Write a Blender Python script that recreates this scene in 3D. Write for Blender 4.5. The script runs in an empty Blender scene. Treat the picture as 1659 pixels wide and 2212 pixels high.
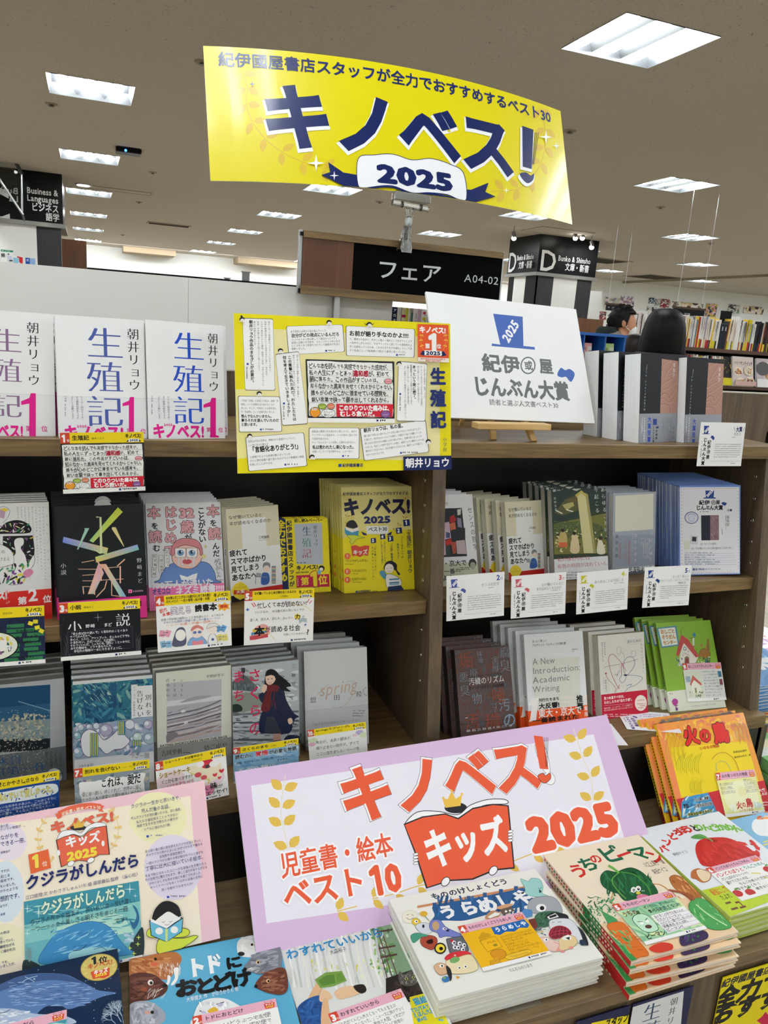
import bpy,math,random
import numpy as np
from mathutils import Vector,Matrix,Quaternion
S = bpy.context.scene
COL = S.collection
HC = 1.5                      # eye height;every z below is given relative to the eye
FPX,CX,CY = 1654.0,829.5,1106.0
YA,PI_,RO = (math.radians(a) for a in (21.518,13.505,3.9025))
# ---------------- camera
_f = np.array([math.sin(YA)*math.cos(PI_),math.cos(YA)*math.cos(PI_),-math.sin(PI_)])
_r0 = np.array([math.cos(YA),-math.sin(YA),0.0]);_u0 = np.cross(_r0,_f)
_r = math.cos(RO)*_r0 + math.sin(RO)*_u0;_u = -math.sin(RO)*_r0 + math.cos(RO)*_u0
cam = bpy.data.cameras.new('camera');camo = bpy.data.objects.new('camera',cam);COL.objects.link(camo)
cam.sensor_fit = 'HORIZONTAL';cam.sensor_width = 36.0;cam.lens = 36.0*FPX/1659.0
cam.clip_start = 0.02;cam.clip_end = 120
camo.matrix_world = Matrix(((_r[0],_u[0],-_f[0],0),(_r[1],_u[1],-_f[1],0),(_r[2],_u[2],-_f[2],HC),(0,0,0,1)))
S.camera = camo
# ---------------- world,exposure
w = bpy.data.worlds.new('world');S.world = w;w.use_nodes = True
w.node_tree.nodes['Background'].inputs[0].default_value = (.95,.97,1,1)
w.node_tree.nodes['Background'].inputs[1].default_value = 0.0
S.view_settings.view_transform = 'Standard';S.view_settings.look = 'None'
S.view_settings.exposure = 0.82;S.view_settings.gamma = 1.0;S.view_settings.use_curve_mapping = False
TUBE = 46.0                   # emission strength of the fluorescent tubes
S.cycles.adaptive_threshold = .02;S.cycles.max_bounces = 6;S.cycles.diffuse_bounces = 4;S.cycles.glossy_bounces = 3;S.cycles.transmission_bounces = 6
S.cycles.transparent_max_bounces = 8;S.cycles.sample_clamp_indirect = 4.0;S.cycles.use_light_tree = True
S.cycles.caustics_reflective = False;S.cycles.caustics_refractive = False
# ---------------- helpers
def lin(h):
    v = [int(h[i:i+2],16)/255 for i in (0,2,4)]
    return tuple(x/12.92 if x <= .04045 else ((x+.055)/1.055)**2.4 for x in v)+(1.0,)
def at(px,py,ax,val):
    "where the sight line of a photo pixel meets the plane ax=val (z relative to the eye)"
    d = _f + _r*(px-CX)/FPX - _u*(py-CY)/FPX
    return d*val/d['xyz'.index(ax)]
def nodes(name):
    m = bpy.data.materials.new(name);m.use_nodes = True
    nt = m.node_tree;return m,nt,nt.nodes['Principled BSDF']
def N(nt,t,**k):
    n = nt.nodes.new(t)
    for a,b in k.items():
        if a.startswith('i_'): n.inputs[a[2:].replace('_',' ')].default_value = b
        else: setattr(n,a,b)
    return n
_mc = {}
def M(name,hexc='808080',rough=.5,metal=0.,amt=.06,scale=40.,trans=0.,coat=0.,ior=1.45,emit=0.,bump=0.,spec=.5):
    if name in _mc: return _mc[name]
    m,nt,b = nodes(name);c = lin(hexc)
    tc = N(nt,'ShaderNodeTexCoord');no = N(nt,'ShaderNodeTexNoise',i_Scale=scale,i_Detail=3.0)
    nt.links.new(tc.outputs['Object'],no.inputs['Vector'])
    mx = N(nt,'ShaderNodeMix',data_type='RGBA')
    mx.inputs['A'].default_value = tuple(x*(1-amt) for x in c[:3])+(1,);mx.inputs['B'].default_value = tuple(min(1,x*(1+amt)) for x in c[:3])+(1,)
    nt.links.new(no.outputs['Fac'],mx.inputs['Factor']);nt.links.new(mx.outputs['Result'],b.inputs['Base Color'])
    b.inputs['Roughness'].default_value = rough;b.inputs['Metallic'].default_value = metal
    b.inputs['Transmission Weight'].default_value = trans;b.inputs['IOR'].default_value = ior;b.inputs['Coat Weight'].default_value = coat;b.inputs['Specular IOR Level'].default_value = spec
    if emit: b.inputs['Emission Color'].default_value = c;b.inputs['Emission Strength'].default_value = emit
    if bump:
        bp = N(nt,'ShaderNodeBump',i_Strength=bump,i_Distance=.002);nt.links.new(no.outputs['Fac'],bp.inputs['Height']);nt.links.new(bp.outputs['Normal'],b.inputs['Normal'])
    _mc[name] = m;return m
def wood(name,dark,light,axis='x',rough=.45,sc=1.0,gr=1.0):
    m,nt,b = nodes(name)
    tc = N(nt,'ShaderNodeTexCoord');mp = N(nt,'ShaderNodeMapping')
    s = {'x': (1.2,22,22),'y': (22,1.2,22),'z': (22,22,1.2)}[axis]
    mp.inputs['Scale'].default_value = tuple(v*sc for v in s)
    no = N(nt,'ShaderNodeTexNoise',i_Scale=3.0,i_Detail=6.0,i_Roughness=.62,i_Distortion=.7*gr)
    n2 = N(nt,'ShaderNodeTexNoise',i_Scale=14.0,i_Detail=3.0,i_Distortion=.2)
    nt.links.new(tc.outputs['Object'],mp.inputs['Vector']);nt.links.new(mp.outputs['Vector'],no.inputs['Vector']);nt.links.new(mp.outputs['Vector'],n2.inputs['Vector'])
    ad = N(nt,'ShaderNodeMath',operation='MULTIPLY_ADD');ad.inputs[1].default_value = .35
    nt.links.new(n2.outputs['Fac'],ad.inputs[0]);nt.links.new(no.outputs['Fac'],ad.inputs[2])
    r = N(nt,'ShaderNodeValToRGB');e = r.color_ramp.elements
    e[0].position = .42;e[0].color = lin(dark);e[1].position = .9;e[1].color = lin(light)
    nt.links.new(ad.outputs[0],r.inputs['Fac']);nt.links.new(r.outputs['Color'],b.inputs['Base Color'])
    b.inputs['Roughness'].default_value = rough
    bp = N(nt,'ShaderNodeBump',i_Strength=.12,i_Distance=.001);nt.links.new(no.outputs['Fac'],bp.inputs['Height']);nt.links.new(bp.outputs['Normal'],b.inputs['Normal'])
    return m
def printed(name,rough,coat=0.):
    m,nt,b = nodes(name);at_ = N(nt,'ShaderNodeAttribute',attribute_name='Col')
    tc = N(nt,'ShaderNodeTexCoord');no = N(nt,'ShaderNodeTexNoise',i_Scale=25.0,i_Detail=3.0);nt.links.new(tc.outputs['Object'],no.inputs['Vector'])
    mr = N(nt,'ShaderNodeMapRange');mr.inputs['To Min'].default_value = max(.03,rough-.06);mr.inputs['To Max'].default_value = rough+.06
    nt.links.new(no.outputs['Fac'],mr.inputs['Value']);nt.links.new(mr.outputs['Result'],b.inputs['Roughness'])
    nt.links.new(at_.outputs['Color'],b.inputs['Base Color']);b.inputs['Coat Weight'].default_value = coat;b.inputs['Coat Roughness'].default_value = .12
    b.inputs['Specular IOR Level'].default_value = .22
    return m
PR = {'matte': printed('printed_paper_matte',.6),'semi': printed('printed_paper_satin',.45),'gloss': printed('printed_cover_gloss',.35,.22)}
def pages(name,c1,c2,axis):
    m,nt,b = nodes(name);tc = N(nt,'ShaderNodeTexCoord');mp = N(nt,'ShaderNodeMapping')
    mp.inputs['Scale'].default_value = (4,1500,4) if axis == 'y' else (1500,4,4)
    no = N(nt,'ShaderNodeTexNoise',i_Scale=1.0,i_Detail=2.0);nt.links.new(tc.outputs['Object'],mp.inputs['Vector']);nt.links.new(mp.outputs['Vector'],no.inputs['Vector'])
    r = N(nt,'ShaderNodeValToRGB');e = r.color_ramp.elements;e[0].position = .3;e[0].color = lin(c1);e[1].position = .7;e[1].color = lin(c2)
    nt.links.new(no.outputs['Fac'],r.inputs['Fac']);nt.links.new(r.outputs['Color'],b.inputs['Base Color']);b.inputs['Roughness'].default_value = .8
    return m
PAGE = {'cream': pages('page_edges_cream','cfcab4','ece8d6','y'),'white': pages('page_edges_white','dcdfe1','f6f7f8','y'),'grey': pages('page_edges_grey','9a9a94','d8d6ce','y')}
class MB:
    "collects polygons; vertex colours ride along for printed surfaces"
    def __init__(s): s.v = [];s.f = [];s.c = [];s.mi = [];s.n = 0;s.sm = []
    def add(s,V,F,col='ffffff',mi=0,smooth=False):
        V = np.asarray(V,float).reshape(-1,3)
        C = np.tile(np.array(lin(col)),(len(V),1)) if isinstance(col,str) else np.asarray(col,float)
        s.v.append(V);s.c.append(C);s.f += [[i+s.n for i in f] for f in F];s.mi += [mi]*len(F);s.sm += [smooth]*len(F);s.n += len(V);return s
    def box(s,x0,y0,z0,x1,y1,z1,col='ffffff',mi=0,bev=0.):
        if bev <= 0:
            V = [(x,y,z) for z in (z0,z1) for y in (y0,y1) for x in (x0,x1)]
            return s.add(V,[(0,2,3,1),(4,5,7,6),(0,1,5,4),(2,6,7,3),(0,4,6,2),(1,3,7,5)],col,mi)
        b = bev;V = []
        for z,q in ((z0,b),(z0+b,0),(z1-b,0),(z1,b)):     # chamfered box
            V += [(x0+b+q,y0+q,z),(x1-b-q,y0+q,z),(x1-q,y0+b+q,z),(x1-q,y1-b-q,z),(x1-b-q,y1-q,z),(x0+b+q,y1-q,z),(x0+q,y1-b-q,z),(x0+q,y0+b+q,z)]
        F = [tuple(range(7,-1,-1)),tuple(range(24,32))]
        for k in range(3):
            for i in range(8): j = (i+1) % 8;F.append((k*8+i,k*8+j,k*8+8+j,k*8+8+i))
        return s.add(V,F,col,mi)
    def cyl(s,p,q,r,r2=None,n=12,col='ffffff',mi=0,smooth=True,cap=True):
        p,q = Vector(p),Vector(q);d = (q-p).normalized();r2 = r if r2 is None else r2
        a = d.orthogonal().normalized();b = d.cross(a);V = []
        for c,rr in ((p,r),(q,r2)):
            for i in range(n): t = 2*math.pi*i/n;V.append(c+(a*math.cos(t)+b*math.sin(t))*rr)
        s.add(V,[(i,(i+1) % n,n+(i+1) % n,n+i) for i in range(n)],col,mi,smooth)
        if cap: s.add(V,[tuple(range(n-1,-1,-1)),tuple(range(n,2*n))],col,mi)
        return s
    def ball(s,c,r,n=12,m=8,col='ffffff',mi=0):
        rx,ry,rz = r if isinstance(r,tuple) else (r,r,r);V = []
        for j in range(m+1):
            t = math.pi*j/m
            for i in range(n): a = 2*math.pi*i/n;V.append((c[0]+rx*math.sin(t)*math.cos(a),c[1]+ry*math.sin(t)*math.sin(a),c[2]+rz*math.cos(t)))
        F = [(j*n+i,(j+1)*n+i,(j+1)*n+(i+1) % n,j*n+(i+1) % n) for j in range(m) for i in range(n)]
        return s.add(V,F,col,mi,True)
    def mesh(s,name,mats):
        me = bpy.data.meshes.new(name);V = np.concatenate(s.v);me.from_pydata(V.tolist(),[],s.f)
        for m in (mats if isinstance(mats,(list,tuple)) else [mats]): me.materials.append(m)
        me.polygons.foreach_set('material_index',s.mi);me.polygons.foreach_set('use_smooth',s.sm)
        a = me.color_attributes.new('Col','FLOAT_COLOR','POINT');a.data.foreach_set('color',np.concatenate(s.c).astype(np.float32).ravel());me.update();return me
    def obj(s,name,mats,parent=None,loc=None,M4=None):
        o = bpy.data.objects.new(name,s.mesh(name,mats));COL.objects.link(o)
        if parent is not None: o.parent = parent
        if loc is not None: o.location = loc
        if M4 is not None: o.matrix_world = M4
        return o
def tag(o,label=None,cat=None,group=None,kind=None):
    if label: o['label'] = label
    if cat: o['category'] = cat
    if group: o['group'] = group
    if kind: o['kind'] = kind
    return o
def empty(name,M4,label,cat,group=None):
    o = bpy.data.objects.new(name,None);COL.objects.link(o);o.matrix_world = M4;o.empty_display_size = .05
    return tag(o,label,cat,group)
def T(x,y,z,yaw=0.,lean=0.,roll=0.):
    "frame of a leaning rectangle: x to the right, y into its back, z up; z relative to the eye"
    a,l,t = map(math.radians,(yaw,lean,roll))
    X = Vector((math.cos(a),math.sin(a),0));B = Vector((-math.sin(a),math.cos(a),0))
    U = math.cos(l)*Vector((0,0,1))+math.sin(l)*B
    X2 = math.cos(t)*X+math.sin(t)*U;U2 = -math.sin(t)*X+math.cos(t)*U;Y2 = U2.cross(X2)
    m = Matrix((X2,Y2,U2)).transposed().to_4x4();m.translation = Vector((x,y,z+HC));return m
def copy_tree(o,M4,label=None,group=None):
    c = o.copy();COL.objects.link(c);c.matrix_world = M4
    if label: c['label'] = label
    if group: c['group'] = group
    for ch in o.children:
        d = ch.copy();COL.objects.link(d);d.parent = c;d.matrix_parent_inverse = Matrix();d.matrix_basis = ch.matrix_basis.copy()
        for g in ch.children: e = g.copy();COL.objects.link(e);e.parent = d;e.matrix_basis = g.matrix_basis.copy()
    return c
# ---------------- glyphs
_fs = bpy.data.scenes.new('glyph_bench');_fc = bpy.data.curves.new('glyph','FONT');_fo = bpy.data.objects.new('glyph',_fc);_fs.collection.objects.link(_fo);_gc = {}
def glyph(ch,wt,res):
    k = (ch,wt,res)
    if k in _gc: return _gc[k]
    if ch == '1':
        h = .045;V = np.array([(.33-h,0),(.33+h,0),(.33+h,.73),(.33-h*.6,.73),(.12,.62),(.12,.62-1.5*h),(.33-h,.66-1.2*h)]);_gc[k] = (V,[tuple(range(7))],.56);return _gc[k]
    _fc.body = ch;_fc.offset = wt;_fc.resolution_u = res
    dg = _fs.view_layers[0].depsgraph;_fs.view_layers[0].update()
    me = bpy.data.meshes.new_from_object(_fo.evaluated_get(_fs.view_layers[0].depsgraph));n = len(me.vertices)
    if n == 0: _gc[k] = (np.zeros((0,2)),[],1.0 if ord(ch) > 0x2000 else .3);return _gc[k]
    a = np.empty(n*3);me.vertices.foreach_get('co',a);V = a.reshape(-1,3)[:,:2].copy()
    F = [tuple(p.vertices) for p in me.polygons];bpy.data.meshes.remove(me)
    adv = 1.0 if ord(ch) > 0x2000 else V[:,0].max()+.07
    _gc[k] = (V,F,adv);return _gc[k]
def solid_offset(ch,wt,res):
    "does the thickened outline of this character fill cleanly?"
    k = ('ok',ch,wt,res)
    if k not in _gc:
        if ch.isdigit() and wt >= .04: _gc[k] = False;return False
        def ar(V,F): return sum(abs(sum(V[f[i]][0]*V[f[i-1]][1]-V[f[i-1]][0]*V[f[i]][1] for i in range(len(f))))/2 for f in F)
        V,F,_ = glyph(ch,0.,res);V1,F1,_ = glyph(ch,wt,res)
        if not len(V): _gc[k] = True;return True
        E = {}
        for f in F:
            for i in range(len(f)): e = tuple(sorted((f[i],f[i-1])));E[e] = E.get(e,0)+1
        per = sum(math.hypot(*(V[a]-V[b])) for (a,b),n in E.items() if n == 1);ex = ar(V,F)+per*wt
        _gc[k] = abs(ar(V1,F1)-ex) < .07*ex+.004
    return _gc[k]
ROTV = set('ー―─（）()「」『』…〜=＝')
def homog(src,dst):
    A = []
    for (x,y),(u,v) in zip(src,dst):
        A.append([x,y,1,0,0,0,-u*x,-u*y,-u]);A.append([0,0,0,x,y,1,-v*x,-v*y,-v])
    return np.linalg.svd(np.array(A,float))[2][-1].reshape(3,3)
class Art:
    """flat print on a w x h metre face. Drawing coordinates are those of `quad` (its four corners TL TR BR BL), or 0..W, 0..H."""
    def __init__(s,w,h,quad=None,W=100.,H=None,bg=None,eps=1.2e-5,bg2=None,inset=0.):
        s.w,s.h,s.eps,s.L = w,h,eps,1;s.mb = MB();H = W*h/w if H is None else H
        q = quad or [(0,0),(W,0),(W,H),(0,H)];s.q = q
        s.Hm = homog(q,[(0,0),(w,0),(w,h),(0,h)]);s.rs = random.Random(len(q)*7+int(w*1e4));s.clip = None
        if bg: s.full(bg,bg2)
    def uv(s,P):
        P = np.atleast_2d(np.asarray(P,float));q = np.c_[P,np.ones(len(P))] @ s.Hm.T;return q[:,:2]/q[:,2:]
    def put(s,UV,F,col,keep=False,dj=None):
        UV = np.clip(UV,[0,0],[s.w,s.h])
        if keep: s.kj = (getattr(s,'kj',0)+7) % 40
        D = np.full(len(UV),-s.eps*(s.L+(getattr(s,'kj',0)*.02 if keep else 0)))
        if dj is not None: D = D-s.eps*dj
        s.mb.add(np.c_[UV[:,0],D,s.h-UV[:,1]],F,col)
        if not keep: s.L += 1
    def full(s,c,c2=None):
        UV = np.array([(0,0),(s.w,0),(s.w,s.h),(0,s.h)],float)
        s.put(UV,[(3,2,1,0)],c if c2 is None else np.array([lin(c),lin(c),lin(c2),lin(c2)]))
    def poly(s,P,c,keep=False):
        UV = s.uv(P);a = np.sum(UV[:,0]*np.roll(UV[:,1],-1)-np.roll(UV[:,0],-1)*UV[:,1])
        F = tuple(range(len(UV)));F = F if a < 0 else F[::-1]
        s.put(UV,[F],c if isinstance(c,str) else np.array([lin(k) for k in c]),keep)
    def r(s,x,y,w,h,c,c2=None,rot=0.,keep=False):
        P = np.array([(x,y),(x+w,y),(x+w,y+h),(x,y+h)],float)
        if rot:
            t = math.radians(rot);m = P.mean(0);P = (P-m) @ np.array([[math.cos(t),math.sin(t)],[-math.sin(t),math.cos(t)]])+m
        s.poly(P,c if c2 is None else [c,c,c2,c2],keep)
    def q4(s,a,b,c_,d,c,keep=False): s.poly([a,b,c_,d],c,keep)
    def band(s,t0,t1,c,keep=False,u0=0.,u1=1.):
        "horizontal strip of the face between heights t0..t1 (0 top, 1 bottom)"
        UV = np.array([(u0*s.w,t0*s.h),(u1*s.w,t0*s.h),(u1*s.w,t1*s.h),(u0*s.w,t1*s.h)])
        s.put(UV,[(3,2,1,0)],c,keep)
    def el(s,x,y,rx,ry,c,n=22,rot=0.,keep=False,a0=0,a1=360):
        t = math.radians(rot);P = []
        for i in range(n+(a1-a0 < 360)):
            a = math.radians(a0+(a1-a0)*i/n);u,v = rx*math.cos(a),ry*math.sin(a)
            P.append((x+u*math.cos(t)-v*math.sin(t),y+u*math.sin(t)+v*math.cos(t)))
        s.poly(P,c,keep)
    def rr(s,P4,rad,c,out=None,ow=1.):
        "rounded quad"
        P4 = [np.array(p,float) for p in P4]
        def rnd(g):
            m = sum(P4)/4;Q = [p+(p-m)/np.linalg.norm(p-m)*g*1.3 for p in P4];R = []
            for i in range(4):
                p,a,b = Q[i],Q[i-1],Q[(i+1) % 4];da = (a-p)/np.linalg.norm(a-p)*rad;db = (b-p)/np.linalg.norm(b-p)*rad
                for k in range(5): t = k/4;R.append(p+da*(1-t)**2+db*t**2)
            return R
        if out: s.poly(rnd(ow),out)
        s.poly(rnd(0),c)
    def ln(s,P,w,c,keep=False,close=False):
        P = [np.array(p,float) for p in P];P = P+[P[0]] if close else P;L,R = [],[]
        for i,p in enumerate(P):
            d = (P[min(i+1,len(P)-1)]-P[max(i-1,0)]);d = d/(np.linalg.norm(d)+1e-9);nn = np.array([-d[1],d[0]])*w/2
            L.append(p+nn);R.append(p-nn)
        UV = s.uv(L+R);n = len(P);s.put(UV,[(i,i+1,n+i+1,n+i) for i in range(n-1)],c,keep)
    def curve(s,P,w,c,n=8,close=False):
        "smooth stroke through points"
        P = [np.array(p,float) for p in P];Q = [P[-1]]+P+P[:2] if close else [P[0]]+P+[P[-1]];R = []
        for i in range(1,len(Q)-2):
            for k in range(n):
                t = k/n;a,b,c_,d = Q[i-1:i+3]
                R.append(.5*((2*b)+(c_-a)*t+(2*a-5*b+4*c_-d)*t*t+(-a+3*b-3*c_+d)*t**3))
        R.append(Q[-2]);s.ln(R,w,c);return R
    def blob(s,P,c,n=6,keep=False,out=None,ow=1.5):
        P = [np.array(p,float) for p in P];Q = [P[-1]]+P+P[:2];R = []
        for i in range(1,len(Q)-2):
            for k in range(n):
                t = k/n;a,b,c_,d = Q[i-1:i+3]
                R.append(.5*((2*b)+(c_-a)*t+(2*a-5*b+4*c_-d)*t*t+(-a+3*b-3*c_+d)*t**3))
        s.poly(R,c,keep)
        if out: s.ln(R,ow,out,close=True)
    def t(s,txt,x,y,size,c,W=None,wt=.0,v=False,H=None,rot=0.,res=2,mincho=False,out=None,ow=.05,jit=0.,al='l',sx=1.,mirror=False,arc=0.,skew=0.):
        if out: L0 = s.L;s._t(txt,x,y,size,out,W,wt+ow,v,H,rot,res,False,jit,al,sx,mirror,wt,arc,skew)
        s._t(txt,x,y,size,c,W,wt,v,H,rot,res,mincho,jit,al,sx,mirror,wt,arc,skew)
    def _t(s,txt,x,y,size,c,W,wt,v,H,rot,res,mincho,jit,al,sx,mirror,w0,arc,skew):
        o = s.uv([(x,y)])[0]
        e = s.uv([(x,y+size)])[0];sz = np.linalg.norm(e-o)
        rj = random.Random(len(txt)*31+int(x*7+y));simp = lambda ch: wt >= .006 and (ord(ch) < 0x2000 and ch != '1' or 0x3040 <= ord(ch) <= 0x30FF) and solid_offset(ch,wt,res)
        gs = [glyph(ch,-.016 if mincho else (wt if simp(ch) else 0.),res) for ch in txt]
        g0 = [glyph(ch,-.016 if mincho else 0.,res) for ch in txt]
        # advances come from the unweighted glyph so outlines stay registered
        ad = [g_[2] for g_ in g0]
        nn = 0 if wt < .006 else (2 if wt < .016 or size < 24 and False else (4 if wt < .03 else 8 if wt < .05 or sz < .012 else 18))
        shf = [(0.,0.)]+[(wt*math.cos(2*math.pi*q/nn+.78),wt*math.sin(2*math.pi*q/nn+.78)) for q in range(nn)] if nn else [(0.,0.)]
        if mincho: shf = [(0.,0.),(.022,0.),(.044,0.)]
        t = math.radians(rot);ct,st = math.cos(t),math.sin(t)
        if not v:
            nat = sum(ad);wm = nat*sz*sx
            if W: wm = np.linalg.norm(s.uv([(x+W,y)])[0]-o) if al == 'l' else np.linalg.norm(s.uv([(x+W,y)])[0]-o);sxx = wm/(nat*sz)
            else: sxx = sx
            x0 = {'l': 0.,'c': -wm/2,'r': -wm}[al];px = x0
        else:
            st_ = (np.linalg.norm(s.uv([(x,y+H)])[0]-o)/len(txt)) if H else sz*1.02;sxx = sx
        Vs,Fs,n = [],[],0;Ds = []
        for i,(ch,(G,F,_)) in enumerate(zip(txt,gs)):
            if len(G):
                g = G.copy()
                if v:
                    if ch in ROTV: g = np.c_[.5+(g[:,1]-.38),.38-(g[:,0]-.5)] if ch in '「」『』（）()' else np.c_[.5-(g[:,1]-.38),.38-(g[:,0]-.5)]
                    elif ch in '、。': g = g+[.55,.5]
                    elif ch in 'ょュャゃゅッっョァィゥェォ': g = g+[.08,.08]
                    gx = (g[:,0]-.5)*sz*sxx;gy = st_*i+(.88-g[:,1])*sz
                else:
                    gx = px+g[:,0]*sz*sxx;gy = (.88-g[:,1])*sz
                    if arc: gy = gy+arc*sz*((gx-x0-wm/2)/(wm/2))**2
                    if skew: gx = gx+skew*(g[:,1])*sz
                if jit:
                    a = rj.uniform(-jit,jit)*.25;mx,my = gx.mean(),gy.mean();dx,dy = gx-mx,gy-my;k = 1+rj.uniform(-jit,jit)*.5
                    gx = mx+(dx*math.cos(a)-dy*math.sin(a))*k;gy = my+(dx*math.sin(a)+dy*math.cos(a))*k+rj.uniform(-jit,jit)*.12*sz
                if mirror: gx = -gx
                for qi,(dx,dy_) in enumerate(shf if mincho or not simp(ch) else shf[:1]):
                    qx = gx+dx*sz*sxx;qy = gy+dy_*sz;P = np.c_[o[0]+qx*ct-qy*st,o[1]+qx*st+qy*ct]
                    Vs.append(P);Ds.append(np.full(len(P),qi*2./len(shf)+(i % 2)*.1));Fs += [tuple(k+n for k in f) for f in F];n += len(P)
            if not v: px += ad[i]*sz*sxx
        if not n: return
        V = np.concatenate(Vs)
        V3 = np.c_[V[:,0],-s.eps*(s.L+np.concatenate(Ds)),s.h-V[:,1]]
        ok = (V[:,0].min() >= -1e-6 and V[:,0].max() <= s.w and V[:,1].min() >= 0 and V[:,1].max() <= s.h)
        if not ok:
            ins = (V[:,0] > 0) & (V[:,0] < s.w) & (V[:,1] > 0) & (V[:,1] < s.h);Fs = [f for f in Fs if any(ins[i] for i in f)]
            V3[:,0] = np.clip(V3[:,0],0,s.w);V3[:,2] = np.clip(V3[:,2],0,s.h)
            if not Fs: return
        s.mb.add(V3,Fs,c);s.L += 1+2*(len(shf) > 1)
    def lines(s,x,y,w,n,dy,c,hh=None,v=False,fill=.8):
        "rows of print too small to read"
        hh = hh or dy*.5
        V,F = [],[]
        for i in range(n):
            L = w*(1 if i < n-1 else s.rs.uniform(.3,.9));p = 0
            while p < L:
                d = hh*s.rs.uniform(.5,.9)
                if s.rs.random() < fill:
                    k = hh*s.rs.uniform(.55,1)
                    P = [(x+p,y+i*dy),(x+p+d,y+i*dy),(x+p+d,y+i*dy+k),(x+p,y+i*dy+k)] if not v else [(x-i*dy,y+p),(x-i*dy+k,y+p),(x-i*dy+k,y+p+d),(x-i*dy,y+p+d)]
                    b = len(V);V += P;F.append((b+3,b+2,b+1,b))
                p += d+hh*.25
        if V: s.put(s.uv(V),F,c)
    def strokes(s,box,n,cols,l,w,ang=(0,180),seed=1):
        "brush marks of a painted picture inside a box"
        x0,y0,x1,y1 = box;R = random.Random(seed)
        by = {}
        for i in range(n):
            a = math.radians(R.uniform(*ang));L = R.uniform(*l)/2;q = R.uniform(*w)/2;cx = R.uniform(x0+2,x1-2);cy = R.uniform(y0+2,y1-2)
            dx,dy = L*math.cos(a),L*math.sin(a);nx,ny = -q*math.sin(a),q*math.cos(a)
            P = [(cx-dx,cy-dy),(cx-dx*.5+nx,cy-dy*.5+ny),(cx+dx*.5+nx*.8,cy+dy*.5+ny*.8),(cx+dx,cy+dy),(cx+dx*.5-nx,cy+dy*.5-ny),(cx-dx*.5-nx*.8,cy-dy*.5-ny*.8)]
            P = [(min(max(p[0],x0),x1),min(max(p[1],y0),y1)) for p in P];by.setdefault((i*3//n,R.choice(cols)),[]).append(P)
        for (k,c),Ps in sorted(by.items()):
            V = [p for P in Ps for p in P];s.put(s.uv(V),[tuple(range(6*i+5,6*i-1,-1)) for i in range(len(Ps))],c,dj=np.repeat(np.arange(len(Ps))*.8/max(1,len(Ps)),6))
    def leafs(s,P,c,ll=16.,lw=7.,stem=1.5,cs=None,step=1):
        "branch with paired leaves along points"
        s.curve(P,stem,cs or c);P = [np.array(p,float) for p in P]
        for i in range(0,len(P)-1,step):
            d = P[i+1]-P[i];a = math.atan2(d[1],d[0])
            for sg in (-1,1):
                b = a+sg*.95;e = P[i]+np.array([math.cos(b),math.sin(b)])*ll;n_ = np.array([-math.sin(b),math.cos(b)])*lw/2;m = (P[i]*.45+e*.55)
                b0 = P[i]+(e-P[i])*.1;g = e-b0;s.poly([b0,b0+g*.2+n_*.75,b0+g*.45+n_,b0+g*.75+n_*.7,e,b0+g*.75-n_*.7,b0+g*.45-n_,b0+g*.2-n_*.75],c,keep=True)
        s.L += 1
    def star(s,x,y,r,c,k=.22):
        s.poly([(x+(r if i % 2 == 0 else r*k)*math.cos(math.pi*i/4),y+(r if i % 2 == 0 else r*k)*math.sin(math.pi*i/4)) for i in range(8)],c)
    def obj(s,name,mat='semi',parent=None,M4=None,back='ffffff',th=.0012,extra=None,bend=None):
        s.mb.box(0,0,0,s.w,th,s.h,back)
        if bend:
            import bmesh
            me = s.mb.mesh(name,PR[mat]);bm = bmesh.new();bm.from_mesh(me)
            for i in range(1,36): bmesh.ops.bisect_plane(bm,geom=bm.verts[:]+bm.edges[:]+bm.faces[:],plane_co=(s.w*i/36,0,0),plane_no=(1,0,0),dist=1e-6)
            for v in bm.verts:
                q = (v.co.x/s.w-.5)*2;v.co.y += bend*(q*q-1)
            bm.to_mesh(me);bm.free();o = bpy.data.objects.new(name,me);COL.objects.link(o)
            if parent: o.parent = parent
            if M4 is not None: o.matrix_world = M4
            return o
        return s.mb.obj(name,PR[mat],parent,M4=M4)
TOPD = [0.]
def book(name,label,M4,w,h,t,art,spine='r',cover='e8e8e8',pg='cream',hard=False,mat='semi',group=None,cat='book',obi=None):
    """cover (with its print) and page block; obi = (height, colour) paper band as a part of its own, printed by obi_art in art2"""
    root = empty(name,M4,label,cat,group);ct = .0022 if hard else .0004;ins = .003 if hard else .0003
    mb = art.mb if art else MB()
    mb.box(0,0,0,w,ct,h,cover);mb.box(0,t-ct,0,w,t,h,cover)
    if spine: x0,x1 = (w-ct,w) if spine == 'r' else (0,ct);mb.box(x0,ct,0,x1,t-ct,h,cover)
    if art: TOPD[0] = art.L*art.eps
    mb.obj('cover',PR[mat],root)
    p = MB();a,b = (ins,ct) if spine == 'r' else (ct,ins)
    p.box(a if spine else ins,ct+1e-5,ins,w-(b if spine else ins),t-ct-1e-5,h-ins)
    p.obj('page_block',PAGE[pg],root)
    if obi:
        oh,oc,oart = obi;m2 = oart.mb if oart else MB();g = .0003
        m2.box(-g,-g,0,w+g,0,oh,oc);m2.box(-g,t,0,w+g,t+g,oh,oc)
        x0,x1 = (w,w+g) if spine == 'r' else (-g,0);m2.box(x0,0,0,x1,t,oh,oc)
        ob = m2.obj('paper_band',PR[mat],root)
        if oart: ob.location.y = -g
    return root
ORD = ['','second','third','fourth','fifth','sixth','seventh','eighth','ninth','tenth','eleventh','twelfth']+['%dth' % k for k in range(13,60)]
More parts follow.
